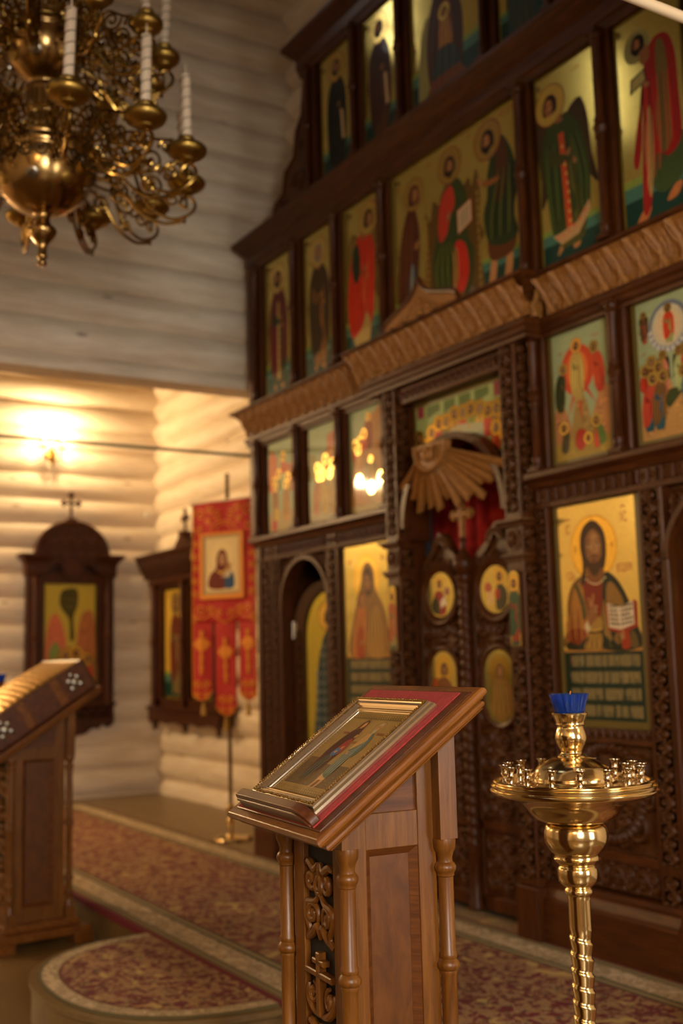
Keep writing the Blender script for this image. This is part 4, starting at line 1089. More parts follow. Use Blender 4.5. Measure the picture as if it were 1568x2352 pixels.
# festal tier
def crowd(P, pts, r, robes, seed=1):
    rng = random.Random(seed)
    for i, (u, v) in enumerate(pts):
        c = robes[i % len(robes)]
        P.blob([(u-r*1.7, v-r*6), (u-r*2.0, v-r*2.5), (u-r*0.8, v-r*1.0), (u+r*0.8, v-r*1.0), (u+r*2.0, v-r*2.5), (u+r*1.6, v-r*6)], c)
        for k in range(3): P.line([(u-r+r*k, v-r*5.6), (u-r*0.8+r*0.8*k, v-r*2)], r*0.35, shade(c, (1.4, 0.6, 1.25)[k]))
        head(P, u, v, r, rng.choice(('#3a2010', '#5a4a3a', '#24140a')), SKIN, HALO, rng.random() < 0.7, rng.choice((-1, 0, 1)))
SKY = '#97a57c'
def d_glory(P, A):
    """figure in a red mandorla over rocky hills"""
    P.rect(0, 0, 1, A, SKY)
    rocks(P, [(0, 0), (0, A*0.36), (0.12, A*0.45), (0.25, A*0.34), (0.3, A*0.2), (0.2, 0)], '#b0784a', 14, 1)
    rocks(P, [(0.65, A*0.2), (0.78, A*0.4), (0.9, A*0.5), (1, A*0.46), (1, 0), (0.7, 0)], '#b57c48', 16, 2)
    rocks(P, [(0.1, 0), (0.28, A*0.2), (0.4, A*0.44), (0.5, A*0.5), (0.6, A*0.42), (0.72, A*0.2), (0.95, A*0.1), (0.95, 0)], '#9a7c40', 26, 5)
    rocks(P, [(0, 0), (0, A*0.12), (0.5, A*0.14), (1, A*0.12), (1, 0)], '#a08436', 10, 6)
    P.ell(0.46, A*0.68, 0.31, A*0.2, '#c2451f'); P.ell(0.46, A*0.68, 0.2, A*0.15, '#d8702c')
    for (a, b) in ((0.25, 0.32), (0.5, 0.26), (0.78, 0.38)): P.poly([(0.42, A*0.62), (0.54, A*0.62), (a, A*b)], '#b8402a')
    saint(P, 0.46, A*0.44, A*0.46, '#a8924a', '#b59a4e', halo='#d89a3c', wide=1.0)
    saint(P, 0.12, A*0.38, A*0.36, '#3a3a1a', '#2e3416', turn=1, hair='#4a3c2c'); saint(P, 0.86, A*0.46, A*0.38, '#b0341e', '#b8401f', turn=-1, hair='#3a2010')
    P.blob([(0.1, A*0.08), (0.16, A*0.22), (0.26, A*0.2), (0.22, A*0.06)], '#3a3418'); head(P, 0.16, A*0.25, 0.045)
    P.blob([(0.36, A*0.1), (0.4, A*0.2), (0.52, A*0.21), (0.6, A*0.14), (0.48, A*0.05)], '#a82c1c'); head(P, 0.6, A*0.13, 0.04)
    P.blob([(0.72, A*0.07), (0.72, A*0.2), (0.84, A*0.22), (0.92, A*0.08)], '#56702e'); P.blob([(0.7, A*0.06), (0.74, A*0.2), (0.8, A*0.06)], '#c04a30'); head(P, 0.76, A*0.25, 0.045)
    P.text('МОИСЕЙ', 0.82, A*0.9, 0.045, '#a84030', 0.45); P.text('ИЛИЯ', 0.16, A*0.84, 0.045, '#a84030', 0.45)
def d_ascent(P, A):
    P.rect(0, 0, 1, A, SKY)
    P.ell(0.55, A*0.78, 0.34, 0.34, '#6a7280'); 
    for i in range(24):
        a = PI+PI*i/23; P.ell(0.55+0.32*math.cos(a), A*0.78+0.32*math.sin(a), 0.035, 0.035, ('#8a90a0', '#c8c4ba')[i % 2], 8)
    P.ell(0.55, A*0.78, 0.28, 0.28, '#c0b898'); P.ell(0.55, A*0.78, 0.21, 0.21, '#d0b890')
    saint(P, 0.56, A*0.66, A*0.26, '#8a9a5a', '#c03a1c', wide=1.2)
    for s in (0.13, 0.95): saint(P, s, A*0.7, A*0.22, '#a04838', '#5a3c20', wings='#2c2414', beard=False)
    rocks(P, [(0, 0), (0, A*0.14), (0.3, A*0.22), (0.5, A*0.4), (0.62, A*0.3), (1, A*0.24), (1, 0)], '#b88a4c', 26, 4)
    P.blob([(0.42, A*0.28), (0.55, A*0.33), (0.72, A*0.3), (0.6, A*0.24), (0.48, A*0.2)], '#34401c')
    for s in (0.42, 0.7): saint(P, s, A*0.3, A*0.3, '#c8705a' if s < 0.5 else '#90a060', '#c87a60' if s < 0.5 else '#a8b070', wings='#2c2414', beard=False)
    crowd(P, [(0.1, A*0.5), (0.22, A*0.55), (0.34, A*0.5), (0.82, A*0.58), (0.94, A*0.54)], 0.045, ['#b0301e', '#6a4420', '#a05030'], 3)
    for (u, a, b) in ((0.14, '#a8261c', '#b8402a'), (0.32, '#2c5068', '#6a4a22'), (0.86, '#6a4a22', '#2c5a6a')): saint(P, u, A*0.06, A*0.4, a, b, turn=1 if u < 0.5 else -1, under='#24505a')
    P.text('АГГЛЪ', 0.1, A*0.62, 0.04, '#a83a34', 0.45)
def d_entry(P, A):
    P.rect(0, 0, 1, A, SKY)
    P.poly([(0, A*0.45), (0, A*0.8), (0.1, A*0.92), (0.35, A*0.8), (0.35, A*0.45)], '#c06a3c'); P.poly([(0.66, A*0.4), (0.66, A*0.72), (1, A*0.7), (1, A*0.4)], '#b0603c')
    rocks(P, [(0, 0), (0, A*0.2), (0.6, A*0.22), (1, A*0.18), (1, 0)], '#a8905a', 8, 3)
    crowd(P, [(0.2, A*0.55), (0.4, A*0.62), (0.75, A*0.56), (0.58, A*0.8)], 0.05, ['#b85030', '#6a7a4a', '#a08a3a'], 5)
    for u, c in ((0.25, '#a8743a'), (0.68, '#c08a3a')): saint(P, u, A*0.1, A*0.42, c, shade(c, 0.8), wide=1.2)
    P.poly([(0.2, A*0.12), (0.36, A*0.12), (0.36, A*0.25), (0.2, A*0.25)], '#c0a03a'); P.blob([(0.1, A*0.02), (0.3, A*0.02), (0.26, A*0.12), (0.12, A*0.12)], '#a8301c')
def d_meeting(P, A):
    P.rect(0, 0, 1, A, SKY)
    P.poly([(0.5, A*0.5), (0.5, A*0.66), (0.66, A*0.72), (0.66, A*0.86), (1, A*0.9), (1, A*0.5)], '#b86a44'); P.poly([(0.62, A*0.62), (1, A*0.7), (1, A*0.75), (0.6, A*0.67)], '#d09a4c')
    P.poly([(0, A*0.45), (0, A*0.72), (0.24, A*0.7), (0.24, A*0.45)], '#8a8244'); P.rect(0, 0, 1, A*0.16, '#a89a72')
    crowd(P, [(0.3, A*0.55), (0.58, A*0.62), (0.84, A*0.55), (0.44, A*0.5)], 0.052, ['#c08a44', '#b06838', '#a8944a'], 6)
    for u, c in ((0.24, '#b8743a'), (0.55, '#c8a04c'), (0.84, '#b08a3c')): saint(P, u, A*0.07, A*0.42, c, shade(c, 0.85), wide=1.15, turn=1 if u < 0.5 else -1)
def d_birth(P, A):
    P.rect(0, 0, 1, A, SKY)
    rocks(P, [(0.05, 0), (0.1, A*0.5), (0.3, A*0.7), (0.5, A*0.88), (0.7, A*0.92), (1, A*0.9), (1, 0)], '#a8743a', 34, 7)
    saint(P, 0.56, A*0.58, A*0.34, '#7a3a24', '#8a3c1c', wide=1.3)
    P.blob([(0.42, A*0.36), (0.5, A*0.5), (0.7, A*0.46), (0.76, A*0.36), (0.6, A*0.3)], '#6a5a24')
    crowd(P, [(0.15, A*0.66), (0.3, A*0.68), (0.24, A*0.6), (0.42, A*0.74)], 0.042, ['#b8402a', '#a06a30', '#c08a4a'], 8)
    saint(P, 0.6, A*0.22, A*0.28, '#b0883c', '#a8803a'); crowd(P, [(0.25, A*0.3), (0.88, A*0.28), (0.6, A*0.2)], 0.05, ['#a05c2c', '#c0a050', '#8a6a34'], 9)
    P.rect(0, 0, 1, A*0.06, '#a8905a')
R1 = 'feast day panels in the first tier of the icon screen'
T1 = [(-2.12, -1.74), (-1.57, -1.20), (-1.08, -0.68)]
z1 = (2.075, 2.715)
def olive_inset(d):
    return d
icon('leftmost feast icon over the side door, just right of the banner top', *T1[0], *z1, d_entry, R1, bw=0.018)
icon('feast icon between two dark posts, second from left, orange towers', *T1[1], *z1, d_meeting, R1, bw=0.018)
icon('feast icon of ochre rocky hillside, next to the royal doorway at left', *T1[2], *z1, d_birth, R1, bw=0.018)
icon('feast icon of figure in red oval over rocks, right of the royal doorway', -T1[2][1], -T1[2][0], *z1, d_glory, R1, bw=0.03)
icon('feast icon of red robed figure in cloud circle above a crowd, at right edge', -T1[1][1], -T1[1][0], *z1, d_ascent, R1, bw=0.03)
icon('feast icon of the right end of the first tier, outside the doorway side', -T1[0][1], -T1[0][0], *z1, d_meeting, R1, bw=0.03)

# arched icon over the royal doorway
t = thing('arched_icon', 'wide arched icon of a row of haloed saints above the sunburst', 'icon', (XC, 0.045, 2.0))
po = [(-0.405, 0.0)]+[(x*0.985, max(0.0, z-2.0)) for x, z in arc(0, 1.95, 0.405, 0.40, 172, 8, 26)]+[(0.405, 0.0), (0.405, 0.60), (-0.405, 0.60)]
MB().prism(po, -0.03, 0.0).build('panel', M_OLIVE, t)
P = Paint(0.81); A = 0.6/0.81
def clipv(u): # painted area stays above the arch
    x = (u-0.5)*0.81; return max(0.0, (-0.05+0.402*math.sqrt(max(0, 1-(x/0.402)**2)))/0.81)+0.006
us = [0.03+0.94*i/30 for i in range(31)]
P.raw([(u, clipv(u)) for u in us]+[(0.97, A*0.96), (0.03, A*0.96)], '#96a566')
P.raw([(u, clipv(u)) for u in us if u <= 0.24]+[(0.22, A*0.42), (0.03, A*0.36)], '#8a7a5a'); P.raw([(u, clipv(u)) for u in us if u >= 0.78]+[(0.97, A*0.36), (0.8, A*0.42)], '#8a7a5a')
P.poly([(0.05, A*0.96), (0.12, A*0.96), (0.12, A*0.86), (0.05, A*0.86)], '#8e3040'); P.poly([(0.85, A*0.96), (0.97, A*0.96), (0.97, A*0.84), (0.85, A*0.84)], '#8e3040')
for (a, b) in ((0.16, 0.3), (0.34, 0.46), (0.5, 0.62), (0.66, 0.8)): P.poly([(a, A*0.84), (b, A*0.88), (b, A*0.95), (a, A*0.95)], '#55682c')
cr = ['#b8852c', '#c8502c', '#8a8a3a', '#c89a3c', '#b8402c', '#7a6a34']
pts = [(0.07, 0.5), (0.12, 0.6), (0.06, 0.68), (0.2, 0.7), (0.28, 0.76), (0.36, 0.76), (0.45, 0.8), (0.54, 0.79), (0.62, 0.8), (0.71, 0.78), (0.79, 0.74), (0.87, 0.74), (0.93, 0.64), (0.86, 0.58), (0.94, 0.5)]
for i, (u, v) in enumerate(pts):
    c = cr[i % 6]; v *= A; r = 0.026
    lo = max(clipv(u)+0.0, v-0.15)
    P.blob([(u-0.045, lo), (u-0.05, v-0.07), (u-0.02, v-0.025), (u+0.02, v-0.025), (u+0.05, v-0.07), (u+0.045, lo)], c)
    for k in range(3): P.line([(u-0.025+0.025*k, lo+0.01), (u-0.02+0.02*k, v-0.05)], 0.009, shade(c, (1.4, 0.6, 1.2)[k]))
    head(P, u, v, r, ('#3a2010', '#6a5a48')[i % 2], SKIN, '#d09a34', True, 1 if u < 0.5 else -1)
P.raw([(u, clipv(u)) for u in us if 0.22 <= u <= 0.78]+[(0.74, A*0.66), (0.5, A*0.7), (0.27, A*0.64)], '#b5b088')
for u in (0.4, 0.5, 0.6): P.ell(u, A*0.66, 0.016, 0.012, '#c89a5a', 10)
P.done(t, 'painting', loc=(0, -0.0306, 0))

# big icons beside the royal doors
def d_teacher(P, A):
    """half length bearded figure with an open book, lettered dark panel under a gold bar"""
    P.rect(0, 0, 1, A, '#16281c'); vb = A*0.31
    P.rect(0, vb, 1, A, '#c9a85a'); 
    P.rect(0.0, vb, 1, vb+0.028, '#b07a30')
    ws = [[(0.02, 0.13), (0.15, 0.22), (0.25, 0.36), (0.37, 0.46), (0.48, 0.55), (0.57, 0.64), (0.66, 0.71), (0.73, 0.88), (0.9, 0.99)],
          [(0.02, 0.12), (0.15, 0.21), (0.23, 0.4), (0.42, 0.47), (0.5, 0.57), (0.59, 0.7), (0.72, 0.77), (0.79, 0.92), (0.93, 0.99)],
          [(0.02, 0.15), (0.18, 0.34), (0.37, 0.46), (0.5, 0.66), (0.68, 0.75), (0.78, 0.92), (0.94, 0.98)],
          [(0.02, 0.2), (0.22, 0.33), (0.37, 0.42), (0.45, 0.6), (0.64, 0.69), (0.72, 0.8), (0.83, 0.92), (0.94, 0.99)]]
    for i, wd in enumerate(ws):
        P.vyaz(0.06, 0.97, vb-0.035-(i+1)*0.1+0.0-i*0.052, 0.108, wd, '#a08a58', red=(i == 0))
    P.ell(0.46, A*0.79, 0.305, 0.305, '#a0561e'); P.ell(0.46, A*0.79, 0.298, 0.298, '#d9a53c')
    for i in range(3): P.ring(0.46, A*0.79, 0.2+0.03*i, 0.2+0.03*i, 0.006, '#e0b050')
    P.text('IС', 0.13, A*0.885, 0.1, '#a04038', 0.5); P.text('ХС', 0.86, A*0.905, 0.1, '#a04038', 0.5)
    P.line([(0.09, A*0.93), (0.13, A*0.937), (0.17, A*0.93)], 0.012, '#a04038'); P.line([(0.82, A*0.953), (0.86, A*0.96), (0.9, A*0.953)], 0.012, '#a04038')
    P.text('ГДЬ', 0.14, A*0.665, 0.075, '#b05038', 0.55); P.text('ВСЕДЕРЖ', 0.84, A*0.68, 0.075, '#b05038', 0.38)
    P.text('О', 0.45, A*0.915, 0.06, '#a0561e', 0.5); P.text('Ѡ', 0.22, A*0.79, 0.06, '#8a4a1e', 0.6); P.text('Н', 0.7, A*0.79, 0.06, '#8a4a1e', 0.6)
    b0 = vb+0.03
    # tunic and mantle
    P.blob([(0.06, b0), (0.06, A*0.43), (0.08, A*0.55), (0.16, A*0.63), (0.3, A*0.665), (0.48, A*0.655), (0.64, A*0.665), (0.78, A*0.61), (0.9, A*0.5), (0.98, A*0.4), (0.985, b0)], '#7c5424')
    P.blob([(0.06, b0), (0.04, A*0.42), (0.07, A*0.47), (0.2, A*0.5), (0.34, A*0.47), (0.36, A*0.4), (0.3, A*0.375), (0.12, A*0.355)], '#a2672a')
    P.blob([(0.05, A*0.4), (0.1, A*0.352), (0.2, A*0.348), (0.28, A*0.37), (0.3, A*0.41), (0.16, A*0.42)], '#7a2a10')
    P.blob([(0.12, A*0.46), (0.13, A*0.55), (0.2, A*0.62), (0.3, A*0.62), (0.26, A*0.5)], '#a8702c')
    P.blob([(0.3, A*0.6), (0.33, A*0.655), (0.5, A*0.64), (0.56, A*0.6), (0.5, A*0.47), (0.4, A*0.46)], '#7a2410')
    P.line([(0.2, A*0.625), (0.26, A*0.56), (0.3, A*0.46)], 0.045, '#4a4420', True, False)
    P.blob([(0.34, b0), (0.36, A*0.42), (0.5, A*0.47), (0.54, A*0.4), (0.5, b0)], '#a07a34')
    P.line([(0.33, A*0.4), (0.44, A*0.396), (0.54, A*0.405)], 0.02, '#4a3012', True, False); P.line([(0.33, A*0.41), (0.44, A*0.41), (0.54, A*0.417)], 0.012, '#c09a4c', True, False)
    P.blob([(0.52, b0), (0.54, A*0.45), (0.55, A*0.6), (0.6, A*0.67), (0.72, A*0.64), (0.84, A*0.56), (0.94, A*0.44), (0.98, b0)], '#1f2316')
    P.blob([(0.6, A*0.48), (0.6, A*0.6), (0.68, A*0.62), (0.8, A*0.54), (0.78, A*0.5), (0.7, A*0.52)], '#8a642a')
    P.blob([(0.54, A*0.4), (0.56, A*0.55), (0.6, A*0.44), (0.64, A*0.36), (0.56, A*0.38)], '#8a6a2e'); P.blob([(0.66, A*0.37), (0.74, A*0.4), (0.8, A*0.37), (0.72, A*0.34)], '#7c5c28')
    P.blob([(0.05, b0), (0.07, A*0.36), (0.2, A*0.345), (0.34, A*0.38), (0.3, b0)], '#2a2412')
    P.blob([(0.28, b0), (0.33, A*0.37), (0.44, A*0.395), (0.52, A*0.38), (0.48, b0)], '#94702e')
    for i in range(6): P.line([(0.3+0.035*i, b0+0.01), (0.34+0.025*i, A*0.37)], 0.014, ('#5a4018', '#b48a40')[i % 2])
    for i in range(7): P.line([(0.09+0.028*i, A*0.5+0.008*i), (0.08+0.03*i, A*0.42), (0.1+0.025*i, A*0.365)], 0.012, ('#c0843a', '#6a3012', '#8a4a1c')[i % 3])
    P.blob([(0.76, b0), (0.78, A*0.4), (0.84, A*0.42), (0.87, A*0.36), (0.86, b0)], '#9a3218'); P.blob([(0.88, b0), (0.88, A*0.4), (0.94, A*0.38), (0.96, b0)], '#5c4a24')
    # neck, head, hair
    P.blob([(0.36, A*0.66), (0.37, A*0.74), (0.55, A*0.74), (0.58, A*0.66), (0.5, A*0.63), (0.42, A*0.635)], '#7a4a20')
    P.blob([(0.29, A*0.62), (0.31, A*0.72), (0.285, A*0.8), (0.31, A*0.87), (0.4, A*0.91), (0.5, A*0.91), (0.6, A*0.86), (0.625, A*0.78), (0.6, A*0.71), (0.56, A*0.69), (0.36, A*0.7), (0.34, A*0.645)], '#3a2010')
    P.blob([(0.36, A*0.78), (0.37, A*0.84), (0.46, A*0.875), (0.55, A*0.84), (0.565, A*0.77), (0.54, A*0.715), (0.46, A*0.68), (0.39, A*0.71)], '#8a5a2e')
    P.blob([(0.41, A*0.79), (0.43, A*0.845), (0.48, A*0.855), (0.53, A*0.83), (0.53, A*0.77), (0.47, A*0.76)], '#a97746')
    P.blob([(0.375, A*0.745), (0.385, A*0.695), (0.46, A*0.655), (0.54, A*0.69), (0.555, A*0.745), (0.51, A*0.72), (0.46, A*0.735), (0.42, A*0.72)], '#43260f')
    P.line([(0.46, A*0.88), (0.45, A*0.905)], 0.01, '#24120a'); P.blob([(0.3, A*0.68), (0.27, A*0.62), (0.24, A*0.6), (0.3, A*0.63), (0.35, A*0.68)], '#3a2010')
    for s, u in ((-1, 0.405), (1, 0.515)):
        P.ell(u, A*0.798, 0.03, 0.012, '#d0a678', 14); P.ell(u, A*0.798, 0.012, 0.012, '#1c0e06', 10); P.line([(u-0.035, A*0.803), (u, A*0.809), (u+0.035, A*0.803)], 0.008, '#2c160a'); P.line([(u-0.042, A*0.817), (u, A*0.826), (u+0.042, A*0.818)], 0.009, '#3a1e0e')
    P.line([(0.468, A*0.81), (0.475, A*0.775), (0.478, A*0.76)], 0.009, '#6a3e1c'); P.line([(0.445, A*0.757), (0.466, A*0.752), (0.488, A*0.757)], 0.009, '#5a3018')
    P.line([(0.43, A*0.732), (0.467, A*0.735), (0.5, A*0.732)], 0.009, '#6a2c18'); P.line([(0.44, A*0.725), (0.467, A*0.72), (0.492, A*0.725)], 0.009, '#a05a3c'); P.line([(0.41, A*0.745), (0.467, A*0.748), (0.525, A*0.745)], 0.012, '#43260f')
    for i in range(9): P.ell(0.35+0.03*i, A*(0.645-0.0016*(16-(i-4)**2)), 0.012, 0.01, '#d8c48c', 8)
    # blessing hand and cuff
    P.blob([(0.29, A*0.42), (0.33, A*0.45), (0.37, A*0.43), (0.33, A*0.395)], '#cdb98c'); P.line([(0.29, A*0.42), (0.33, A*0.398)], 0.012, '#a05a2c')
    P.blob([(0.35, A*0.43), (0.36, A*0.49), (0.4, A*0.52), (0.46, A*0.52), (0.47, A*0.48), (0.43, A*0.45)], '#8a5a32')
    for (a, b, c_, d_) in ((0.38, 0.515, 0.365, 0.56), (0.395, 0.52, 0.43, 0.575), (0.41, 0.52, 0.4, 0.545), (0.44, 0.52, 0.475, 0.51), (0.43, 0.5, 0.46, 0.49)): P.line([(a, A*b), ((a+c_)/2+0.006, A*(b+d_)/2), (c_, A*d_)], 0.026, '#a06e40', True, False)
    # open book
    P.poly([(0.575, A*0.515), (0.6, A*0.53), (0.74, A*0.5), (0.94, A*0.535), (0.97, A*0.525), (0.96, A*0.415), (0.77, A*0.388), (0.6, A*0.405)], '#93311d')
    P.poly([(0.6, A*0.528), (0.745, A*0.507), (0.75, A*0.405), (0.61, A*0.418)], '#d3bd9a'); P.poly([(0.745, A*0.507), (0.92, A*0.53), (0.925, A*0.428), (0.75, A*0.405)], '#dbc6a4')
    rng = random.Random(4)
    for i in range(5):
        for (a, b, sl) in ((0.625, 0.73, -0.011), (0.765, 0.9, 0.012)):
            x = a
            while x < b-0.01:
                wd = rng.uniform(0.012, 0.03); v = A*(0.508-0.0195*i)+sl*(x-a)*10-(0.012 if a > 0.7 else 0.0)
                P.poly([(x, v), (x+wd, v+sl*wd*10), (x+wd, v+0.024+sl*wd*10), (x, v+0.024)], '#57493a'); x += wd+0.008
    hand(P, 0.775, A*0.375, 0.06, 1.5, '#a5744a')
    for i in range(3): P.line([(0.62+0.12*i, b0), (0.6+0.13*i, A*0.38)], 0.012, ('#6a5a28', '#0e1008', '#54491f')[i])
def d_mother_child(P, A):
    P.rect(0, 0, 1, A, '#16281c'); vb = A*0.31
    P.rect(0, vb, 1, A, '#c2a452'); P.rect(0, vb, 1, vb+0.028, '#b07a30')
    for i in range(4): P.vyaz(0.08, 0.96, vb-0.035-(i+1)*0.1-i*0.052, 0.108, [(0, 0.2), (0.23, 0.45), (0.48, 0.62), (0.65, 0.8), (0.83, 1.0)], '#a08a58')
    b0 = vb+0.03
    P.ell(0.5, A*0.79, 0.305, 0.305, '#d2a23c'); P.ell(0.5, A*0.79, 0.27, 0.27, '#deb04a')
    P.blob([(0.1, b0), (0.14, A*0.5), (0.26, A*0.66), (0.36, A*0.76), (0.42, A*0.86), (0.54, A*0.89), (0.66, A*0.84), (0.7, A*0.72), (0.86, A*0.62), (0.95, A*0.48), (0.95, b0)], '#8a6430')
    P.blob([(0.52, b0), (0.56, A*0.5), (0.7, A*0.62), (0.86, A*0.5), (0.93, b0)], '#a57a38')
    P.blob([(0.44, A*0.74), (0.45, A*0.83), (0.54, A*0.86), (0.62, A*0.81), (0.62, A*0.72), (0.54, A*0.68)], '#4a2c14'); P.ell(0.52, A*0.765, 0.075, 0.1, '#9a6a38', 20, 0.2)
    for u in (0.49, 0.56): P.line([(u-0.025, A*0.78), (u+0.025, A*0.782)], 0.012, '#2c160a')
    P.line([(0.52, A*0.785), (0.515, A*0.745)], 0.01, '#6a3e1c'); P.line([(0.495, A*0.73), (0.535, A*0.73)], 0.012, '#7a3018')
    P.blob([(0.16, b0), (0.2, A*0.5), (0.3, A*0.62), (0.44, A*0.62), (0.48, A*0.5), (0.4, b0)], '#b06a28')
    P.blob([(0.24, b0), (0.26, A*0.46), (0.38, A*0.5), (0.42, b0)], '#9a3c1c'); P.ell(0.38, A*0.665, 0.1, 0.1, '#5a3216'); P.ell(0.395, A*0.66, 0.075, 0.085, '#9a6636')
    hand(P, 0.5, A*0.46, 0.08, 2.3); hand(P, 0.34, A*0.4, 0.08, 0.3)
    for i in range(8): P.line([(0.5+0.055*i, b0+0.02), (0.55+0.04*i, A*0.46), (0.6+0.02*i, A*0.6)], 0.016, ('#c09a50', '#5c3c18')[i % 2])
    for i in range(5): P.line([(0.2+0.05*i, b0+0.02), (0.24+0.045*i, A*0.55)], 0.014, ('#c88a40', '#7a3c18')[i % 2])
    P.text('МР', 0.12, A*0.9, 0.08, '#a04038', 0.5); P.text('ѲУ', 0.88, A*0.9, 0.08, '#a04038', 0.5)
icon('large icon of bearded figure holding open book, above lettered dark green panel', 0.66, 1.19, 0.93, 1.93, d_teacher, bw=0.033)
icon('large icon of veiled mother with child above striped lettering, beside the left side door', -1.19, -0.66, 0.93, 1.93, d_mother_child, bw=0.033)
# small arched icons in the bay pilasters
def d_small(robe, cloak):
    def f(P, A):
        P.raw([(0.0, 0)]+[(1, 0)]+[(0.5+0.5*math.cos(PI*i/16), A-0.5+0.5*math.sin(PI*i/16)) for i in range(17)], '#c8a64e')
        P.rect(0.08, 0.02, 0.92, A*0.14, '#1c4034'); saint(P, 0.5, A*0.05, A*0.84, robe, cloak, wide=0.9, feet=False)
    return f
for s, lb, dr in ((1, 'tiny arched icon of saint in red on pilaster right of the royal doors', d_small('#8a3420', '#2e4a30')), (-1, 'tiny arched icon of pale saint on pilaster left of the royal doors', d_small('#8a7a4a', '#a85a2c'))):
    t = thing('pilaster_icon', lb, 'icon', (XC+s*0.5, -0.085, 1.29), group='pilaster icons')
    m = MB(); po = [(-0.034, 0), (0.034, 0)]+arc(0, 0.305, 0.034, 0.034, 0, 180, 12); m.prism([(x*1.2, z-0.006 if z < 0.01 else z+0.006) for x, z in po], -0.012, 0.002); m.build('panel', M_SCR, t)
    P = Paint(0.068, 0.339/0.068); dr(P, 0.339/0.068); P.done(t, 'painting', loc=(0, -0.0126, 0))

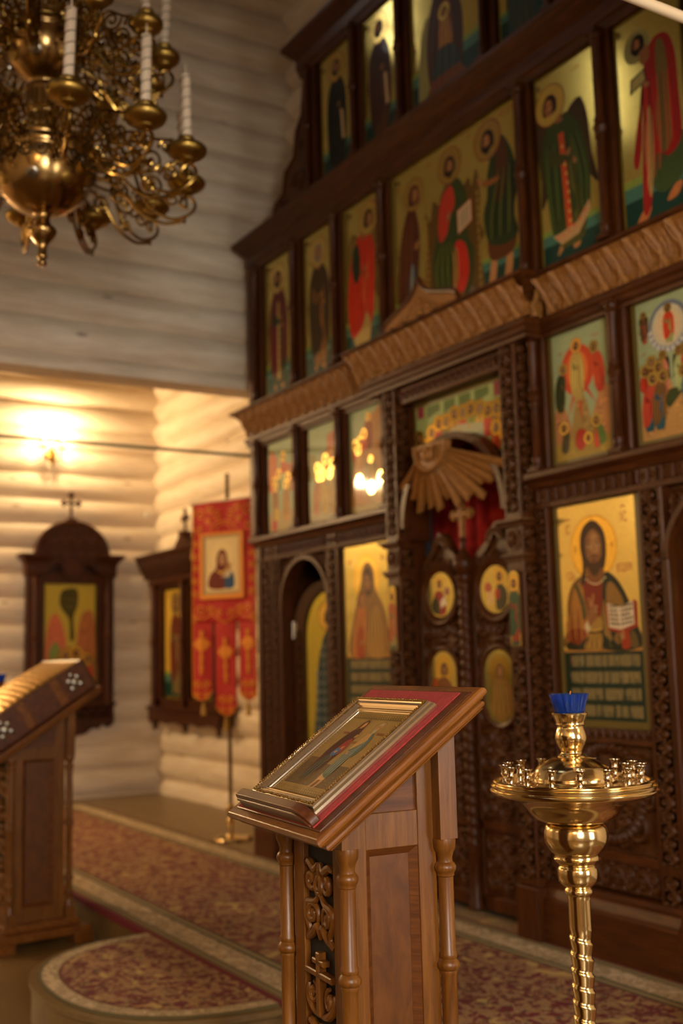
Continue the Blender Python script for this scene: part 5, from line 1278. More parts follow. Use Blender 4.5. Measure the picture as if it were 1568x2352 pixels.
# ------------------------------------------------------------------ royal doors, side doors, curtain
YD = 0.045
def leaf(s):
    lb = ('left leaf of the carved royal doors with round icon and oval icon', 'right leaf of the carved royal doors beside the candle stand top')[s > 0]
    t = thing('royal_door', lb, 'door', (XC+s*0.225, YD, 0.04), group='royal door leaves')
    w2 = 0.215
    top = crom([(-w2, 1.5), (-w2+0.01, 1.58), (-w2*0.7, 1.70), (-0.07, 1.765), (-0.045, 1.80), (0, 1.845), (0.045, 1.80), (0.07, 1.765), (w2*0.7, 1.70), (w2-0.01, 1.58), (w2, 1.5)], 5)
    MB().prism([(-w2, 0), (w2, 0)]+top[::-1], 0.0, 0.04).build('leaf', M_SCR, t)
    H = field(2*w2, 1.5, 150, [], 3+s, 0.075, 0.013)
    m = MB(); m.relief(-w2+0.03, w2-0.03, 0.43, 1.72, 0.0, H, 0.02); m.build('carving', M_CARVE, t)
    m = MB(); m.relief(-w2+0.04, w2-0.04, 0.1, 0.36, 0.0, field(0.35, 0.26, 150, [], 5, 0.06, 0.011), 0.016); m.build('carving', M_CARVE, t)
    m = MB()
    for (a, c, z0, z1) in ((-w2, -w2+0.035, 0, 1.52), (w2-0.035, w2, 0, 1.52), (-w2, w2, 0, 0.07), (-w2, w2, 0.375, 0.425)): m.bbox(a, c, -0.02, 0.0, z0, z1, 0.006)
    inn = [(x*0.86, (z-1.5)*0.86+1.5) for x, z in top]
    m.prism_ring(top, inn, -0.022, 0.0); m.build('door_frame', M_SCR, t)
    m = MB()
    for i in range(9):
        a = PI*(i+0.5)/9; m.lathe([(0.026, 0.0), (0.022, 0.02), (0.0, 0.03)], 8, (0.055*math.cos(a), 0, 1.765+0.05*math.sin(a)), axis='y')
    m.build('crest_leaves', M_CARVE, t)
    # round icon above, rounded oblong icon below
    m = MB(); m.lathe([(0.112, 0.0), (0.155, 0.012), (0.165, 0.03), (0.15, 0.042), (0.13, 0.036), (0.118, 0.022), (0.112, 0.012)], 40, (0, 0, 1.525), axis='y'); m.build('medallion_rim', M_SCR, t)
    P = Paint(0.23); P.ell(0.5, 0.5, 0.5, 0.5, '#c2a552', 40)
    if s < 0:
        P.blob([(0.2, 0.16), (0.28, 0.5), (0.44, 0.62), (0.62, 0.5), (0.7, 0.12), (0.5, 0.03)], '#8e2a18'); P.blob([(0.16, 0.2), (0.24, 0.42), (0.4, 0.4), (0.46, 0.08), (0.3, 0.08)], '#3a3a1c'); P.poly([(0.5, 0.2), (0.72, 0.28), (0.66, 0.46), (0.5, 0.36)], '#d8cab0'); P.poly([(0.66, 0.5), (0.84, 0.48), (0.82, 0.64), (0.7, 0.66)], '#8a4658')
        head(P, 0.48, 0.74, 0.085, '#5a4a3c')
    else:
        P.blob([(0.5, 0.1), (0.52, 0.5), (0.66, 0.62), (0.86, 0.45), (0.86, 0.2), (0.7, 0.06)], '#3e3a1c'); P.poly([(0.22, 0.2), (0.42, 0.2), (0.42, 0.5), (0.24, 0.5)], '#d8b070'); P.blob([(0.14, 0.5), (0.2, 0.66), (0.36, 0.6), (0.34, 0.46)], '#b0553c'); P.ell(0.56, 0.4, 0.09, 0.12, '#a83a22')
        head(P, 0.64, 0.76, 0.085, '#2c1a0c')
    P.done(t, 'round_icon', loc=(0, -0.026, 1.41))
    MB().lathe([(0.116, 0.0), (0.116, 0.025), (0.0, 0.0252)], 40, (0, 0, 1.525), axis='y').build('icon_disc', M_OLIVE, t)
    z0, z1, hw = 0.88, 1.24, 0.115
    ov = arc(0, z1-hw, hw, hw, 0, 180, 14)+arc(0, z0+hw, hw, hw, 180, 360, 14)
    MB().prism(ov, -0.024, 0.0).build('oval_panel', M_OLIVE, t)
    m = MB(); m.tube([(x*1.12, -0.02, (z-(z0+z1)/2)*1.05+(z0+z1)/2) for x, z in ov], 0.016, 8, closed=True); m.build('oval_rim', M_SCR, t)
    P = Paint(0.23); A = (z1-z0)/0.23; P.A = A
    P.raw([((x/0.23+0.5), (z-z0)/0.23) for x, z in ov], '#c2a552')
    if s < 0:
        P.ell(0.5, A*0.72, 0.34, 0.34, '#cf9f3a'); P.blob([(0.12, A*0.25), (0.2, A*0.5), (0.42, A*0.62), (0.66, A*0.6), (0.84, A*0.46), (0.88, A*0.22), (0.5, A*0.04)], '#7a4a22'); P.blob([(0.06, A*0.3), (0.1, A*0.56), (0.26, A*0.6), (0.3, A*0.3)], '#a84a22'); head(P, 0.54, A*0.72, 0.13, '#3a2010', halo=None, beard=False)
    else:
        P.ell(0.5, A*0.7, 0.34, 0.34, '#cf9a3a'); P.blob([(0.2, A*0.2), (0.28, A*0.5), (0.42, A*0.62), (0.66, A*0.6), (0.9, A*0.45), (0.9, A*0.2), (0.5, A*0.03)], '#7e5a20'); head(P, 0.52, A*0.7, 0.12, hood='#6a4a1e', halo=None, beard=False)
        for i in range(7): P.line([(0.28+0.08*i, A*0.14), (0.36+0.05*i, A*0.5)], 0.025, ('#a88438', '#4a3410')[i % 2])
    P.done(t, 'oval_icon', loc=(0, -0.0246, z0))
    return t
dl, dr = leaf(-1), leaf(1)
# twisted centre column with onion knob and cross, carried by the right leaf
def spiral_col(r, z0, z1, pitch, n=12, per=10):
    k = int((z1-z0)/pitch*per); vs = []; fs = []
    for j in range(k+1):
        z = z0+(z1-z0)*j/k
        for i in range(n):
            a = 2*PI*i/n; rr = r*(0.86+0.2*abs(math.cos(PI*(z/pitch)+a/2)))
            vs.append((rr*math.cos(a), rr*math.sin(a), z))
    for j in range(k):
        for i in range(n):
            i2 = (i+1) % n; fs.append((j*n+i, j*n+i2, (j+1)*n+i2, (j+1)*n+i))
    return vs, fs
m = MB(); m.M = Matrix.Translation((-0.225, -0.04, 0)); m.add(*spiral_col(0.034, 0.28, 1.58, 0.05), smooth=True)
m.lathe([(0.04, 0.0), (0.04, 0.03), (0.033, 0.04), (0.033, 0.26), (0.04, 0.27), (0.04, 0.285)], 16); m.build('twisted_column', M_SCR, dr)
m = MB(); m.M = Matrix.Translation((-0.225, -0.04, 0))
m.lathe([(0.038, 1.57), (0.045, 1.58), (0.045, 1.605), (0.034, 1.615), (0.05, 1.635), (0.058, 1.665), (0.05, 1.695), (0.03, 1.715), (0.017, 1.735), (0.015, 1.78), (0.019, 1.79), (0.014, 1.8)], 18); m.build('onion_knob', M_SCR, dr)
m = MB(); m.M = Matrix.Translation((-0.225, -0.04, 0))
m.bbox(-0.012, 0.012, -0.012, 0.012, 1.79, 2.0); m.bbox(-0.065, 0.065, -0.012, 0.012, 1.905, 1.93)
for (x, z) in ((0, 2.0), (-0.065, 1.9175), (0.065, 1.9175)):
    for (dx, dz) in ((0, 0.014), (0, -0.014), (0.014, 0), (-0.014, 0)): m.lathe([(0.0, -0.014), (0.014, -0.009), (0.014, 0.009), (0.0, 0.014)], 10, (x+dx, 0, z+dz), axis='y')
m.lathe([(0.0, -0.016), (0.026, -0.012), (0.026, 0.012), (0.0, 0.016)], 14, (0, 0, 1.9175), axis='y')
for (sx, sz) in ((-1, -1), (1, -1), (-1, 1), (1, 1)): m.tube([(sx*0.012, 0, 1.9175+sz*0.034), (sx*0.032, 0, 1.9175+sz*0.03), (sx*0.034, 0, 1.9175+sz*0.012)], 0.006, 6)
m.build('door_cross', M_FRIEZE, dr)
# curtain
m = MB(); nx, nz = 70, 14
X, Z = np.meshgrid(np.linspace(-0.66, 0.66, nx), np.linspace(0.15, 2.5, nz))
m.surf(np.stack([XC+X, 0.30+0.022*np.sin(X*34)+0.012*np.sin(X*71+1), Z], -1))
c = m.build('curtain', M_CURTAIN); tag(c, 'crimson curtain hanging behind the royal doors', 'curtain')
s_ = c.modifiers.new('thick', 'SOLIDIFY'); s_.thickness = 0.004
m = MB(); m.tube([(XC-0.7, 0.3, 2.515), (XC+0.7, 0.3, 2.515)], 0.012, 10)
tag(m.build('curtain_rail', M_BRASS2), 'dark rail carrying the crimson curtain behind the doorway', 'rail')
# side doors: arched leaves swung a little into the altar
def side_door(s):
    lb = ('arched side door at left standing ajar with hinge, below the feast icons', 'arched side door at the right edge with small brass knob')[s > 0]
    hx = (DL[0]+0.025) if s < 0 else (-DL[0]-0.025)   # both hinged on the outer side
    t = thing('side_door', lb, 'door', (XC+hx, 0.09, 0.02), 0.0, group='side doors')
    t.rotation_euler = (0, 0, math.radians(20 if s < 0 else -3))
    w_ = 0.545; d = -s
    def fx(x): return d*x
    po = [(fx(0), 0), (fx(w_), 0), (fx(w_), 1.43)]+[(fx(w_/2+w_/2*math.cos(PI*i/18)), 1.43+0.3*math.sin(PI*i/18)) for i in range(1, 18)]+[(fx(0), 1.43)]
    MB().prism(po, 0.0, 0.03).build('leaf', M_SCR, t)
    inn = [(fx(w_/2)+(x-fx(w_/2))*0.70, 0.45+(z-0.45)*0.955 if z > 1 else (0.6 if z == 0 else z)) for x, z in po]
    m = MB(); m.prism_ring(po[1:]+[po[0]], inn[1:]+[inn[0]], -0.022, 0.0); m.bbox(*sorted((fx(0), fx(w_))), -0.022, 0.0, 0.0, 0.1); m.bbox(*sorted((fx(0), fx(w_))), -0.022, 0.0, 0.5, 0.6); o = m.build('door_frame', M_SCR, t)
    m = MB()
    for a, c in ((0.012, 0.07), (w_-0.07, w_-0.012)):
        a, c = sorted((fx(a), fx(c))); vstrip(m, a, c, 0.12, 1.42, -0.022, 0.014, per=0.12)
    m.build('carved_strip', M_CARVE, o)
    m = MB(); m.relief(*sorted((fx(0.08), fx(w_-0.08))), 0.11, 0.49, 0.0, field(0.385, 0.38, 140, [], 9, 0.07, 0.012), 0.016); m.build('carved_panel', M_CARVE, t)
    P = Paint(0.39); A = 1.09/0.39
    ip = [((x-fx(w_/2))/0.39+0.5, (z-0.6)/0.39) for x, z in inn]
    P.raw(ip, '#5a5016'); P.raw([((u-0.5)*0.93+0.5, (v-0.03)*0.975+0.05) for u, v in ip], '#b39a3c')
    if s < 0:
        P.blob([(0.2, 0.1), (0.22, A*0.3), (0.28, A*0.55), (0.42, A*0.72), (0.6, A*0.74), (0.8, A*0.6), (0.9, A*0.3), (0.9, 0.1)], '#31434a')
        for j in range(12):
            for i in range(6):
                u = 0.27+0.12*i; v = A*(0.08+0.052*j); 
                if u < 0.24+0.3*max(0, v/A-0.4): continue
                P.poly([(u-0.05, v), (u, v+0.06), (u+0.05, v), (u, v-0.06)], '#8a8f84'); P.poly([(u-0.026, v), (u, v+0.032), (u+0.026, v), (u, v-0.032)], '#26343c')
        P.blob([(0.5, 0.1), (0.56, A*0.4), (0.8, A*0.5), (0.92, A*0.3), (0.92, 0.1)], '#5c3a1e'); head(P, 0.55, A*0.82, 0.12)
        P.rect(0.12, 0.06, 0.9, 0.16, '#1c3c30')
    else:
        saint(P, 0.52, 0.16, A*0.8, '#a88a50', '#a8402a', beard=False, wings='#4a3a20')
    P.done(t, 'door_icon', loc=(fx(w_/2), -0.006, 0.6))
    m = MB()
    for z in (0.35, 1.37): m.box(*sorted((fx(-0.018), fx(0.03))), -0.03, -0.02, z, z+0.1); m.lathe([(0.008, z-0.005), (0.008, z+0.105)], 10, (0, -0.03, 0))
    m.build('hinge', M_NICKEL, t)
    if s > 0:
        m = MB(); m.lathe([(0.016, 0.022), (0.016, 0.028), (0.007, 0.032), (0.007, 0.045), (0.017, 0.05), (0.019, 0.06), (0.013, 0.07), (0, 0.072)], 16, (fx(w_-0.045), 0, 1.16), axis='y'); m.build('knob', M_BRASS, t)
    return t
side_door(-1); side_door(1)
# ------------------------------------------------------------------ icon cases on the log walls
def small_cross(m, x, y, z, h, t=0.012):
    """budded cross standing on z"""
    zc = z+h*0.66; a = h*0.30
    m.bbox(x-t*0.6, x+t*0.6, y-t*0.6, y+t*0.6, z, z+h*0.95, 0.002); m.bbox(x-a, x+a, y-t*0.6, y+t*0.6, zc-t*0.6, zc+t*0.6, 0.002)
    for (dx, dz) in ((0, z+h-zc), (-a, 0), (a, 0)):
        for (ex, ez) in ((t, 0), (-t, 0), (0, t), (0, -t)): m.lathe([(0, -t*0.8), (t*0.85, -t*0.5), (t*0.85, t*0.5), (0, t*0.8)], 8, (x+dx+ex*0.9, y, zc+dz+ez*0.9), axis='y')
def arched_case():
    t = thing('icon_case', 'tall dark icon case with round crest and cross on the left log wall', 'icon case', (-10.44, -0.125, 0.0), PI/2)
    m = MB()
    m.box(-0.42, 0.42, -0.03, 0.0, 0.75, 2.2)
    for s in (-1, 1):
        a, c = sorted((s*0.42, s*0.26)); m.bbox(a, c, -0.085, 0, 0.86, 2.09)
    m.bbox(-0.27, 0.27, -0.075, 0, 0.86, 1.0); m.bbox(-0.27, 0.27, -0.085, 0, 2.02, 2.12)
    m.build('case_body', M_KIOT, t)
    for s in (-1, 1):
        q = MB(); q.lathe(colonette(0.88, 2.08, 0.027), 14, (s*0.35, -0.105, 0)); q.build('colonette', M_SCR, t)
    # base block with scalloped apron
    ap = [(-0.41, 0.88), (-0.41, 0.70), (-0.36, 0.66), (-0.31, 0.71), (-0.26, 0.65), (-0.20, 0.66), (-0.13, 0.61), (0, 0.585), (0.13, 0.61), (0.20, 0.66), (0.26, 0.65), (0.31, 0.71), (0.36, 0.66), (0.41, 0.70), (0.41, 0.88)]
    q = MB(); q.prism(ap, -0.12, 0); q.bbox(-0.43, 0.43, -0.135, 0, 0.865, 0.895); q.bbox(-0.42, 0.42, -0.128, 0, 0.75, 0.765); q.build('base_block', M_KIOT, t)
    q = MB(); hstrip(q, -0.38, 0.38, 0.77, 0.86, -0.12, 0.012); q.build('carved_strip', M_KIOTC, t)
    # head block, wings and round crest
    prof = [(-0.02, 2.085), (0.02, 2.085), (0.03, 2.11), (0.025, 2.13), (0.03, 2.2), (0.05, 2.235), (0.09, 2.27), (0.09, 2.295), (-0.02, 2.295)]
    for s in (-1, 1):
        a, c = sorted((s*0.41, s*0.31)); q = MB(); q.sweep([(a, 0), (a, -0.09), (c, -0.09), (c, 0)], prof); q.build('cornice_wing', M_KIOT, t)
    cut = [(-0.31, 2.12), (-0.25, 2.12), (-0.24, 2.145), (-0.205, 2.155), (-0.19, 2.19), (-0.155, 2.2), (-0.125, 2.19), (-0.105, 2.2)]
    po = [(-0.37, 2.12)]+[(-0.37, 2.27)]+arc(0, 2.285, 0.345, 0.315, 176, 4, 30)+[(0.37, 2.27), (0.37, 2.12)]+[(-x, z) for x, z in cut]+arc(0, 2.19, 0.085, 0.095, 10, 170, 10)+cut[::-1]
    q = MB(); q.prism(po, -0.125, 0); q.build('crest', M_KIOTC, t)
    q = MB(); q.tube([(x, -0.12, z) for x, z in arc(0, 2.285, 0.35, 0.32, 178, 2, 36)], 0.02, 8); q.build('crest_rim', M_KIOT, t)
    q = MB(); U, V = np.meshgrid(np.linspace(-0.3, 0.3, 90), np.linspace(2.2, 2.59, 58)); H = field(0.6, 0.39, 147, [], 12, 0.07, 0.012)
    H = H[:58, :90]; ok = ((U/0.32)**2+((V-2.285).clip(0)/0.29)**2 < 1) & ((U/0.11)**2+((V-2.19)/0.12)**2 > 1)
    H = H[:58, :90]; gx = np.arange(58*90).reshape(58, 90)
    fs = [(int(gx[j, i]), int(gx[j, i+1]), int(gx[j+1, i+1]), int(gx[j+1, i])) for j in range(57) for i in range(89) if ok[j:j+2, i:i+2].all()]
    q.add([(U[j, i], -0.125-0.014*H[j, i], V[j, i]) for j in range(58) for i in range(90)], fs, 0, True); q.build('crest_carving', M_KIOTC, t)
    q = MB(); q.lathe([(0.11, 0.125), (0.11, 0.14), (0.09, 0.14), (0.085, 0.1), (0.0, 0.1)], 28, (0, 0, 2.185), axis='y')
    q.build('roundel', M_KIOT, t)
    q = MB(); q.prism([(-0.06, 2.59), (-0.055, 2.62), (-0.03, 2.645), (0.03, 2.645), (0.055, 2.62), (0.06, 2.59)], -0.10, -0.03)
    for s in (-1, 1): q.tube([(x, -0.07, z) for x, z in spiral(s*0.032, 2.63, 0.022, 0.004, 0, 1.3*s, 16)], 0.007, 6)
    small_cross(q, 0, -0.06, 2.64, 0.235, 0.019); q.build('cross', M_KIOT, t)
def d_story(P, A):
    P.rect(0, 0, 1, A, '#3f4a14'); P.rect(0.03, 0.02, 0.97, A*0.985, '#b5a03c')
    rocks(P, [(0.05, A*0.2), (0.08, A*0.58), (0.24, A*0.72), (0.42, A*0.5), (0.4, A*0.2)], '#c06a48', 14, 1)
    rocks(P, [(0.6, A*0.2), (0.66, A*0.6), (0.78, A*0.74), (0.95, A*0.68), (0.95, A*0.2)], '#a8683a', 14, 2)
    P.blob([(0.36, A*0.93), (0.62, A*0.94), (0.64, A*0.8), (0.56, A*0.68), (0.58, A*0.5), (0.5, A*0.48), (0.48, A*0.66), (0.34, A*0.76), (0.3, A*0.84)], '#4a4416')
    for i in range(10): P.line([(0.36+0.02*i, A*(0.9-0.03*(i % 4))), (0.42+0.02*i, A*(0.86-0.03*(i % 4)))], 0.02, ('#2c2c10', '#6a5c20')[i % 2])
    rocks(P, [(0.03, 0.02), (0.05, A*0.3), (0.5, A*0.42), (0.97, A*0.28), (0.97, 0.02)], '#8a6a34', 16, 3)
    P.blob([(0.1, A*0.35), (0.2, A*0.46), (0.3, A*0.42), (0.24, A*0.32)], '#7a8a44')
    crowd(P, [(0.2, A*0.24), (0.42, A*0.34), (0.62, A*0.36), (0.82, A*0.3), (0.52, A*0.22)], 0.06, ['#a84a34', '#6a4a24', '#8a5a2c'], 4)
arched_case()
icon('icon in the arched wall case, green tree between pink rocks', 0, 0.52, 0.98, 2.03, d_story, origin=(-10.408, -0.125, 0.985), rz=PI/2, th=0.02, bord_mat=M_OLIVE)
def wide_case():
    xc = -9.455
    t = thing('icon_case', 'wide dark icon case with flared cornice, half hidden by the red banner', 'icon case', (xc, 0.757, 0.0))
    m = MB(); m.box(-0.77, 0.77, -0.03, 0, 0.72, 2.1)
    for x in (-0.69, 0.0, 0.69): m.bbox(x-(0.085 if x else 0.06), x+(0.085 if x else 0.06), -0.11, 0, 0.82, 2.02)
    m.bbox(-0.76, 0.76, -0.11, 0, 0.82, 0.92); m.bbox(-0.76, 0.76, -0.11, 0, 1.96, 2.03); m.build('case_body', M_KIOT, t)
    for x in (-0.7, 0.0, 0.7): MB().lathe(colonette(0.84, 2.0, 0.026), 14, (x, -0.13, 0)).build('colonette', M_SCR, t)
    ap = [(-0.80, 0.84), (-0.80, 0.72)]+[(x, 0.70-0.012*math.cos(x*16)) for x in np.linspace(-0.76, 0.76, 40)]+[(0.80, 0.72), (0.80, 0.84)]
    q = MB(); q.prism(ap, -0.15, 0); q.bbox(-0.82, 0.82, -0.17, 0, 0.82, 0.845)
    for x in (-0.72, 0.0, 0.72): q.lathe([(0.03, 0.7), (0.035, 0.685), (0.02, 0.67), (0.026, 0.655), (0.018, 0.63), (0.0, 0.615)], 12, (x, -0.11, 0))
    q.build('base_block', M_KIOT, t)
    q = MB(); q.sweep([(-0.77, 0), (-0.77, -0.12), (0.77, -0.12), (0.77, 0)], [(-0.02, 1.995), (0.02, 1.995), (0.03, 2.02), (0.025, 2.05), (0.045, 2.09), (0.08, 2.16), (0.12, 2.25), (0.135, 2.265), (0.135, 2.285), (-0.02, 2.285)]); q.build('cornice', M_KIOT, t)
    q = MB(); hstrip(q, -0.84, 0.84, 2.06, 2.24, 0, 0.02, LEAF, curve=lambda T: (-0.15-0.085*T, 2.06+0.18*T, -0.9*np.ones_like(T), -0.4*np.ones_like(T)), per=0.2); q.build('carved_cove', M_KIOTC, t)
    half = crom([(0.22, 2.285), (0.17, 2.30), (0.1, 2.36), (0.05, 2.40), (0.045, 2.45), (0, 2.455)], 5)
    q = MB(); q.prism([(-x, z) for x, z in half]+half[::-1][1:], -0.15, -0.05); small_cross(q, 0, -0.1, 2.45, 0.19, 0.017); q.build('cross_crest', M_KIOT, t)
wide_case()
icon('narrow icon of standing saint in the wide case left of the red banner', 0, 0.56, 0.92, 1.96, d_saint('#6a5a34', '#5c2a1a', sky='#bf9a3a'), origin=(-9.455-0.345, 0.725, 0.92), th=0.02)
icon('icon in the right bay of the wide case, behind the red banner', 0, 0.56, 0.92, 1.96, d_saint('#3a4a2a', '#6a3a1a', sky='#bf9a3a'), origin=(-9.455+0.345, 0.725, 0.92), th=0.02)
m = MB(); m.bbox(-0.035, 0.035, -0.03, 0, 0, 0.075, 0.008); m.lathe([(0.022, 0.03), (0.02, 0.036), (0, 0.037)], 14, (0, 0, 0.038), axis='y')
o = m.build('wall_sensor', M_WHITE); o.location = (-10.44, 0.68, 2.69); o.rotation_euler = (0, 0, PI/2); tag(o, 'small white sensor box near the log corner', 'sensor')

# ------------------------------------------------------------------ sconces
def sconce_base(label, loc, rz):
    t = thing('wall_sconce', label, 'sconce', loc, rz, group='lit brass wall sconces')
    m = MB(); m.lathe([(0.05, 0.0), (0.055, 0.012), (0.03, 0.02), (0.02, 0.05), (0.0, 0.055)], 20, (0, 0, -0.02), axis='y')
    m.lathe([(0.012, -0.14), (0.02, -0.12), (0.026, -0.08), (0.014, -0.05), (0.02, -0.02), (0.012, 0.02), (0.02, 0.04), (0.0, 0.05)], 14, (0, -0.06, 0)); m.build('backplate', M_BRASS2, t)
    for s in (-1, 1):
        a = MB(); a.tube([(x, -0.06-0.05*abs(x)/0.1, z) for x, z in crom([(0.0, -0.04), (s*0.03, -0.085), (s*0.075, -0.07), (s*0.09, -0.01), (s*0.09, 0.03)], 6)], 0.007, 8)
        a.tube([(x, -0.1, z) for x, z in spiral(s*0.045, -0.03, 0.03, 0.006, 0, 1.4*s, 18)], 0.005, 6)
        o = a.build('arm', M_BRASS2, t)
        p = MB(); p.lathe([(0.008, 0.02), (0.028, 0.035), (0.03, 0.042), (0.012, 0.042), (0.012, 0.06)], 16, (s*0.09, -0.105, 0)); p.build('drip_pan', M_BRASS2, o)
        p = MB(); p.lathe([(0.010, 0.05), (0.010, 0.10)], 12, (s*0.09, -0.105, 0)); p.build('candle_sleeve', M_WAX, o)
        p = MB(); p.lathe([(0.008, 0.10), (0.017, 0.122), (0.015, 0.15), (0.005, 0.178), (0.0, 0.182)], 12, (s*0.09, -0.105, 0)); p.build('bulb', M_BULB, o)
    return t
def sconce(label, loc, rz, power):
    t = sconce_base(label, loc, rz)
    d = Vector((math.sin(rz), -math.cos(rz), 0)); r = Vector((math.cos(rz), math.sin(rz), 0))
    for s in (-1, 1): point('sconce_light', Vector(loc)+d*0.20+r*(0.09*s)+Vector((0, 0, 0.16)), power/2, WARM, 0.03)
    return t
sconce('lit brass wall sconce glowing on the log alcove wall, above the arched icon case', (-10.445, -0.315, 3.29), PI/2, SCONCE_W*1.5)
sconce('lit brass wall sconce on the alcove log wall beyond the left picture edge', (-10.445, -3.15, 3.0), PI/2, SCONCE_W*10)
sconce('added unseen fill sconce on the rear wall of the left arm, outside the picture', (-7.55, -5.53, 2.6), PI, SCONCE_W*1.8)  # added lamp out of view, warms the screen and frieze from the left
sconce('lit brass wall sconce on the right arm wall near the icon screen', (1.70, 0.35, 3.0), -PI/2, SCONCE_W*0.8)
sconce('added unseen fill sconce on the right side arm wall behind the viewer', (1.70, -5.2, 2.8), -PI/2, SCONCE_W*4.5)  # added lamp behind the camera, brightens what the brass reflects
sconce('added unseen fill sconce on the back log wall', (-4.4, -6.83, 2.7), PI, SCONCE_W*0.25)  # added faint fill lamp for the nave and upper logs

# ------------------------------------------------------------------ procession banner
def banner():
    t = thing('church_banner', 'red and gold church banner with three tongues on a tall pole', 'banner', (-7.328, 0.08, 0.0), math.radians(26.5))
    y = -0.045
    def bottom(u):
        for (a, c, zb) in ((-0.29, -0.118, 0.975), (-0.093, 0.093, 0.865), (0.118, 0.29, 0.975)):
            if a <= u <= c:
                k = (u-(a+c)/2)/((c-a)/2); return zb+0.085*(1-math.sqrt(max(0, 1-k*k)))
        return None
    top = 2.415
    def wav(u, z): return y+0.006*math.sin(u*23+z*3)+0.012*(2.4-z)*math.sin(u*9+1)
    m = MB()
    def strip(us, zt, zb):
        nz = 26; P = np.zeros((nz+1, len(us), 3))
        for i, u in enumerate(us):
            b0 = zb(u)
            for j in range(nz+1):
                z = zt+(b0-zt)*j/nz; P[j, i] = (u, wav(u, z), z)
        m.surf(P, 0, True, flip=True)
    strip(np.linspace(-0.29, 0.29, 30), top, lambda u: 1.53)
    for (a, c) in ((-0.29, -0.118), (-0.093, 0.093), (0.118, 0.29)): strip(np.linspace(a, c, 15), 1.53, bottom)
    o = m.build('cloth', M_BANNER, t); s_ = o.modifiers.new('thick', 'SOLIDIFY'); s_.thickness = 0.003; s_.offset = 0
    # gold embroidery: real raised thread
    g = MB()
    def th(pts, r): g.tube([(u, wav(u, z)-0.0035, z) for u, z in pts], r, 5, flat=1.0)
    for s in (-1, 1):
        for (x, z, r, a, tn) in ((0.22, 2.33, 0.05, 0, 1.4), (0.12, 2.36, 0.035, 1, -1.4), (0.24, 2.22, 0.035, 2, 1.3), (0.14, 2.27, 0.03, 0, 1.3), (0.055, 2.31, 0.04, 2, -1.3), (0.255, 2.11, 0.026, 0, 1.3), (0.255, 2.02, 0.026, 1, -1.3), (0.255, 1.93, 0.026, 0, 1.3), (0.255, 1.84, 0.026, 1, -1.3), (0.25, 1.74, 0.03, 0, 1.3), (0.21, 1.62, 0.045, 0, 1.4), (0.12, 1.63, 0.035, 1, -1.4), (0.05, 1.60, 0.03, 0, 1.3), (0.26, 1.56, 0.028, 1, 1.2)):
            th([(s*u, v) for u, v in spiral(x, z, r, 0.006, a, tn, 22)], 0.0055)
        th([(s*u, z) for u, z in crom([(0.28, 1.6), (0.2, 1.56), (0.12, 1.59), (0.05, 1.55), (0, 1.53)], 6)], 0.0055)
        th([(s*0.284, z) for z in np.linspace(1.0, 2.41, 30)], 0.004)
    th(arc(0, 2.2, 0.11, 0.07, 0, 180, 16), 0.006); th(arc(0, 2.2, 0.06, 0.05, 0, 180, 12), 0.005)
    for (cx, cz) in ((-0.204, 1.38), (0.0, 1.32), (0.204, 1.38)):
        th([(cx, cz-0.22), (cx, cz+0.1)], 0.012); th([(cx-0.055, cz), (cx+0.055, cz)], 0.012)
        for (dx, dz) in ((-0.05, 0), (0.05, 0), (0, 0.08), (0, -0.1), (0, -0.17), (0.025, 0.025), (-0.025, 0.025), (0.025, -0.025), (-0.025, -0.025)):
            g.lathe([(0, -0.006), (0.02, -0.004), (0.02, 0.002)], 8, (cx+dx, wav(cx+dx, cz+dz)-0.004, cz+dz), axis='y')
        zb = bottom(cx)
        for s in (-1, 1):
            th([(cx+s*u, v) for u, v in spiral(0.035, zb+0.11, 0.034, 0.006, 0, 1.4, 20)], 0.006); th([(cx+s*u, v) for u, v in spiral(0.03, zb+0.045, 0.025, 0.006, 1, -1.3, 16)], 0.005)
    for (a, c) in ((-0.29, -0.118), (-0.093, 0.093), (0.118, 0.29)):
        th([(u, bottom(u)+0.006) for u in np.linspace(a+0.002, c-0.002, 16)], 0.005)
    g.build('embroidery', M_GOLDT, t)
    # sewn-on icon
    f = MB(); x0, x1, z0, z1 = -0.185, 0.155, 1.735, 2.165
    for (a, b, c, d) in ((x0-0.03, x1+0.03, z0-0.035, z0), (x0-0.03, x1+0.03, z1, z1+0.02), (x0-0.03, x0, z0, z1), (x1, x1+0.03, z0, z1)): f.bbox(a, b, y-0.02, y, c, d, 0.004)
    f.build('icon_frame', M_GOLDT, t)
    P = Paint(x1-x0); A = (z1-z0)/(x1-x0)
    P.rect(0, 0, 1, A, '#b59a68'); P.rect(0.06, 0.07, 0.94, A-0.06, '#e0c48a'); P.ell(0.5, A*0.66, 0.3, 0.3, '#e6cb8c')
    P.blob([(0.16, 0.14), (0.17, A*0.32), (0.34, A*0.44), (0.36, A*0.62), (0.46, A*0.75), (0.6, A*0.72), (0.66, A*0.56), (0.62, A*0.4), (0.64, 0.14)], '#6a2418')
    P.ell(0.51, A*0.59, 0.09, 0.13, '#b08058'); P.line([(0.36, A*0.4), (0.5, A*0.36), (0.62, A*0.42)], 0.05, '#d0a040')
    P.blob([(0.58, 0.14), (0.6, A*0.36), (0.72, A*0.38), (0.82, A*0.32), (0.82, 0.14)], '#2c4a6a'); P.blob([(0.56, A*0.3), (0.66, A*0.42), (0.76, A*0.38), (0.68, A*0.28)], '#c8b48c'); P.ell(0.68, A*0.46, 0.07, 0.09, '#a87848'); hand(P, 0.52, A*0.3, 0.07, 0.7, '#c09068')
    for u in (0.48, 0.55): P.line([(u-0.02, A*0.61), (u+0.02, A*0.61)], 0.012, '#3a1c0c')
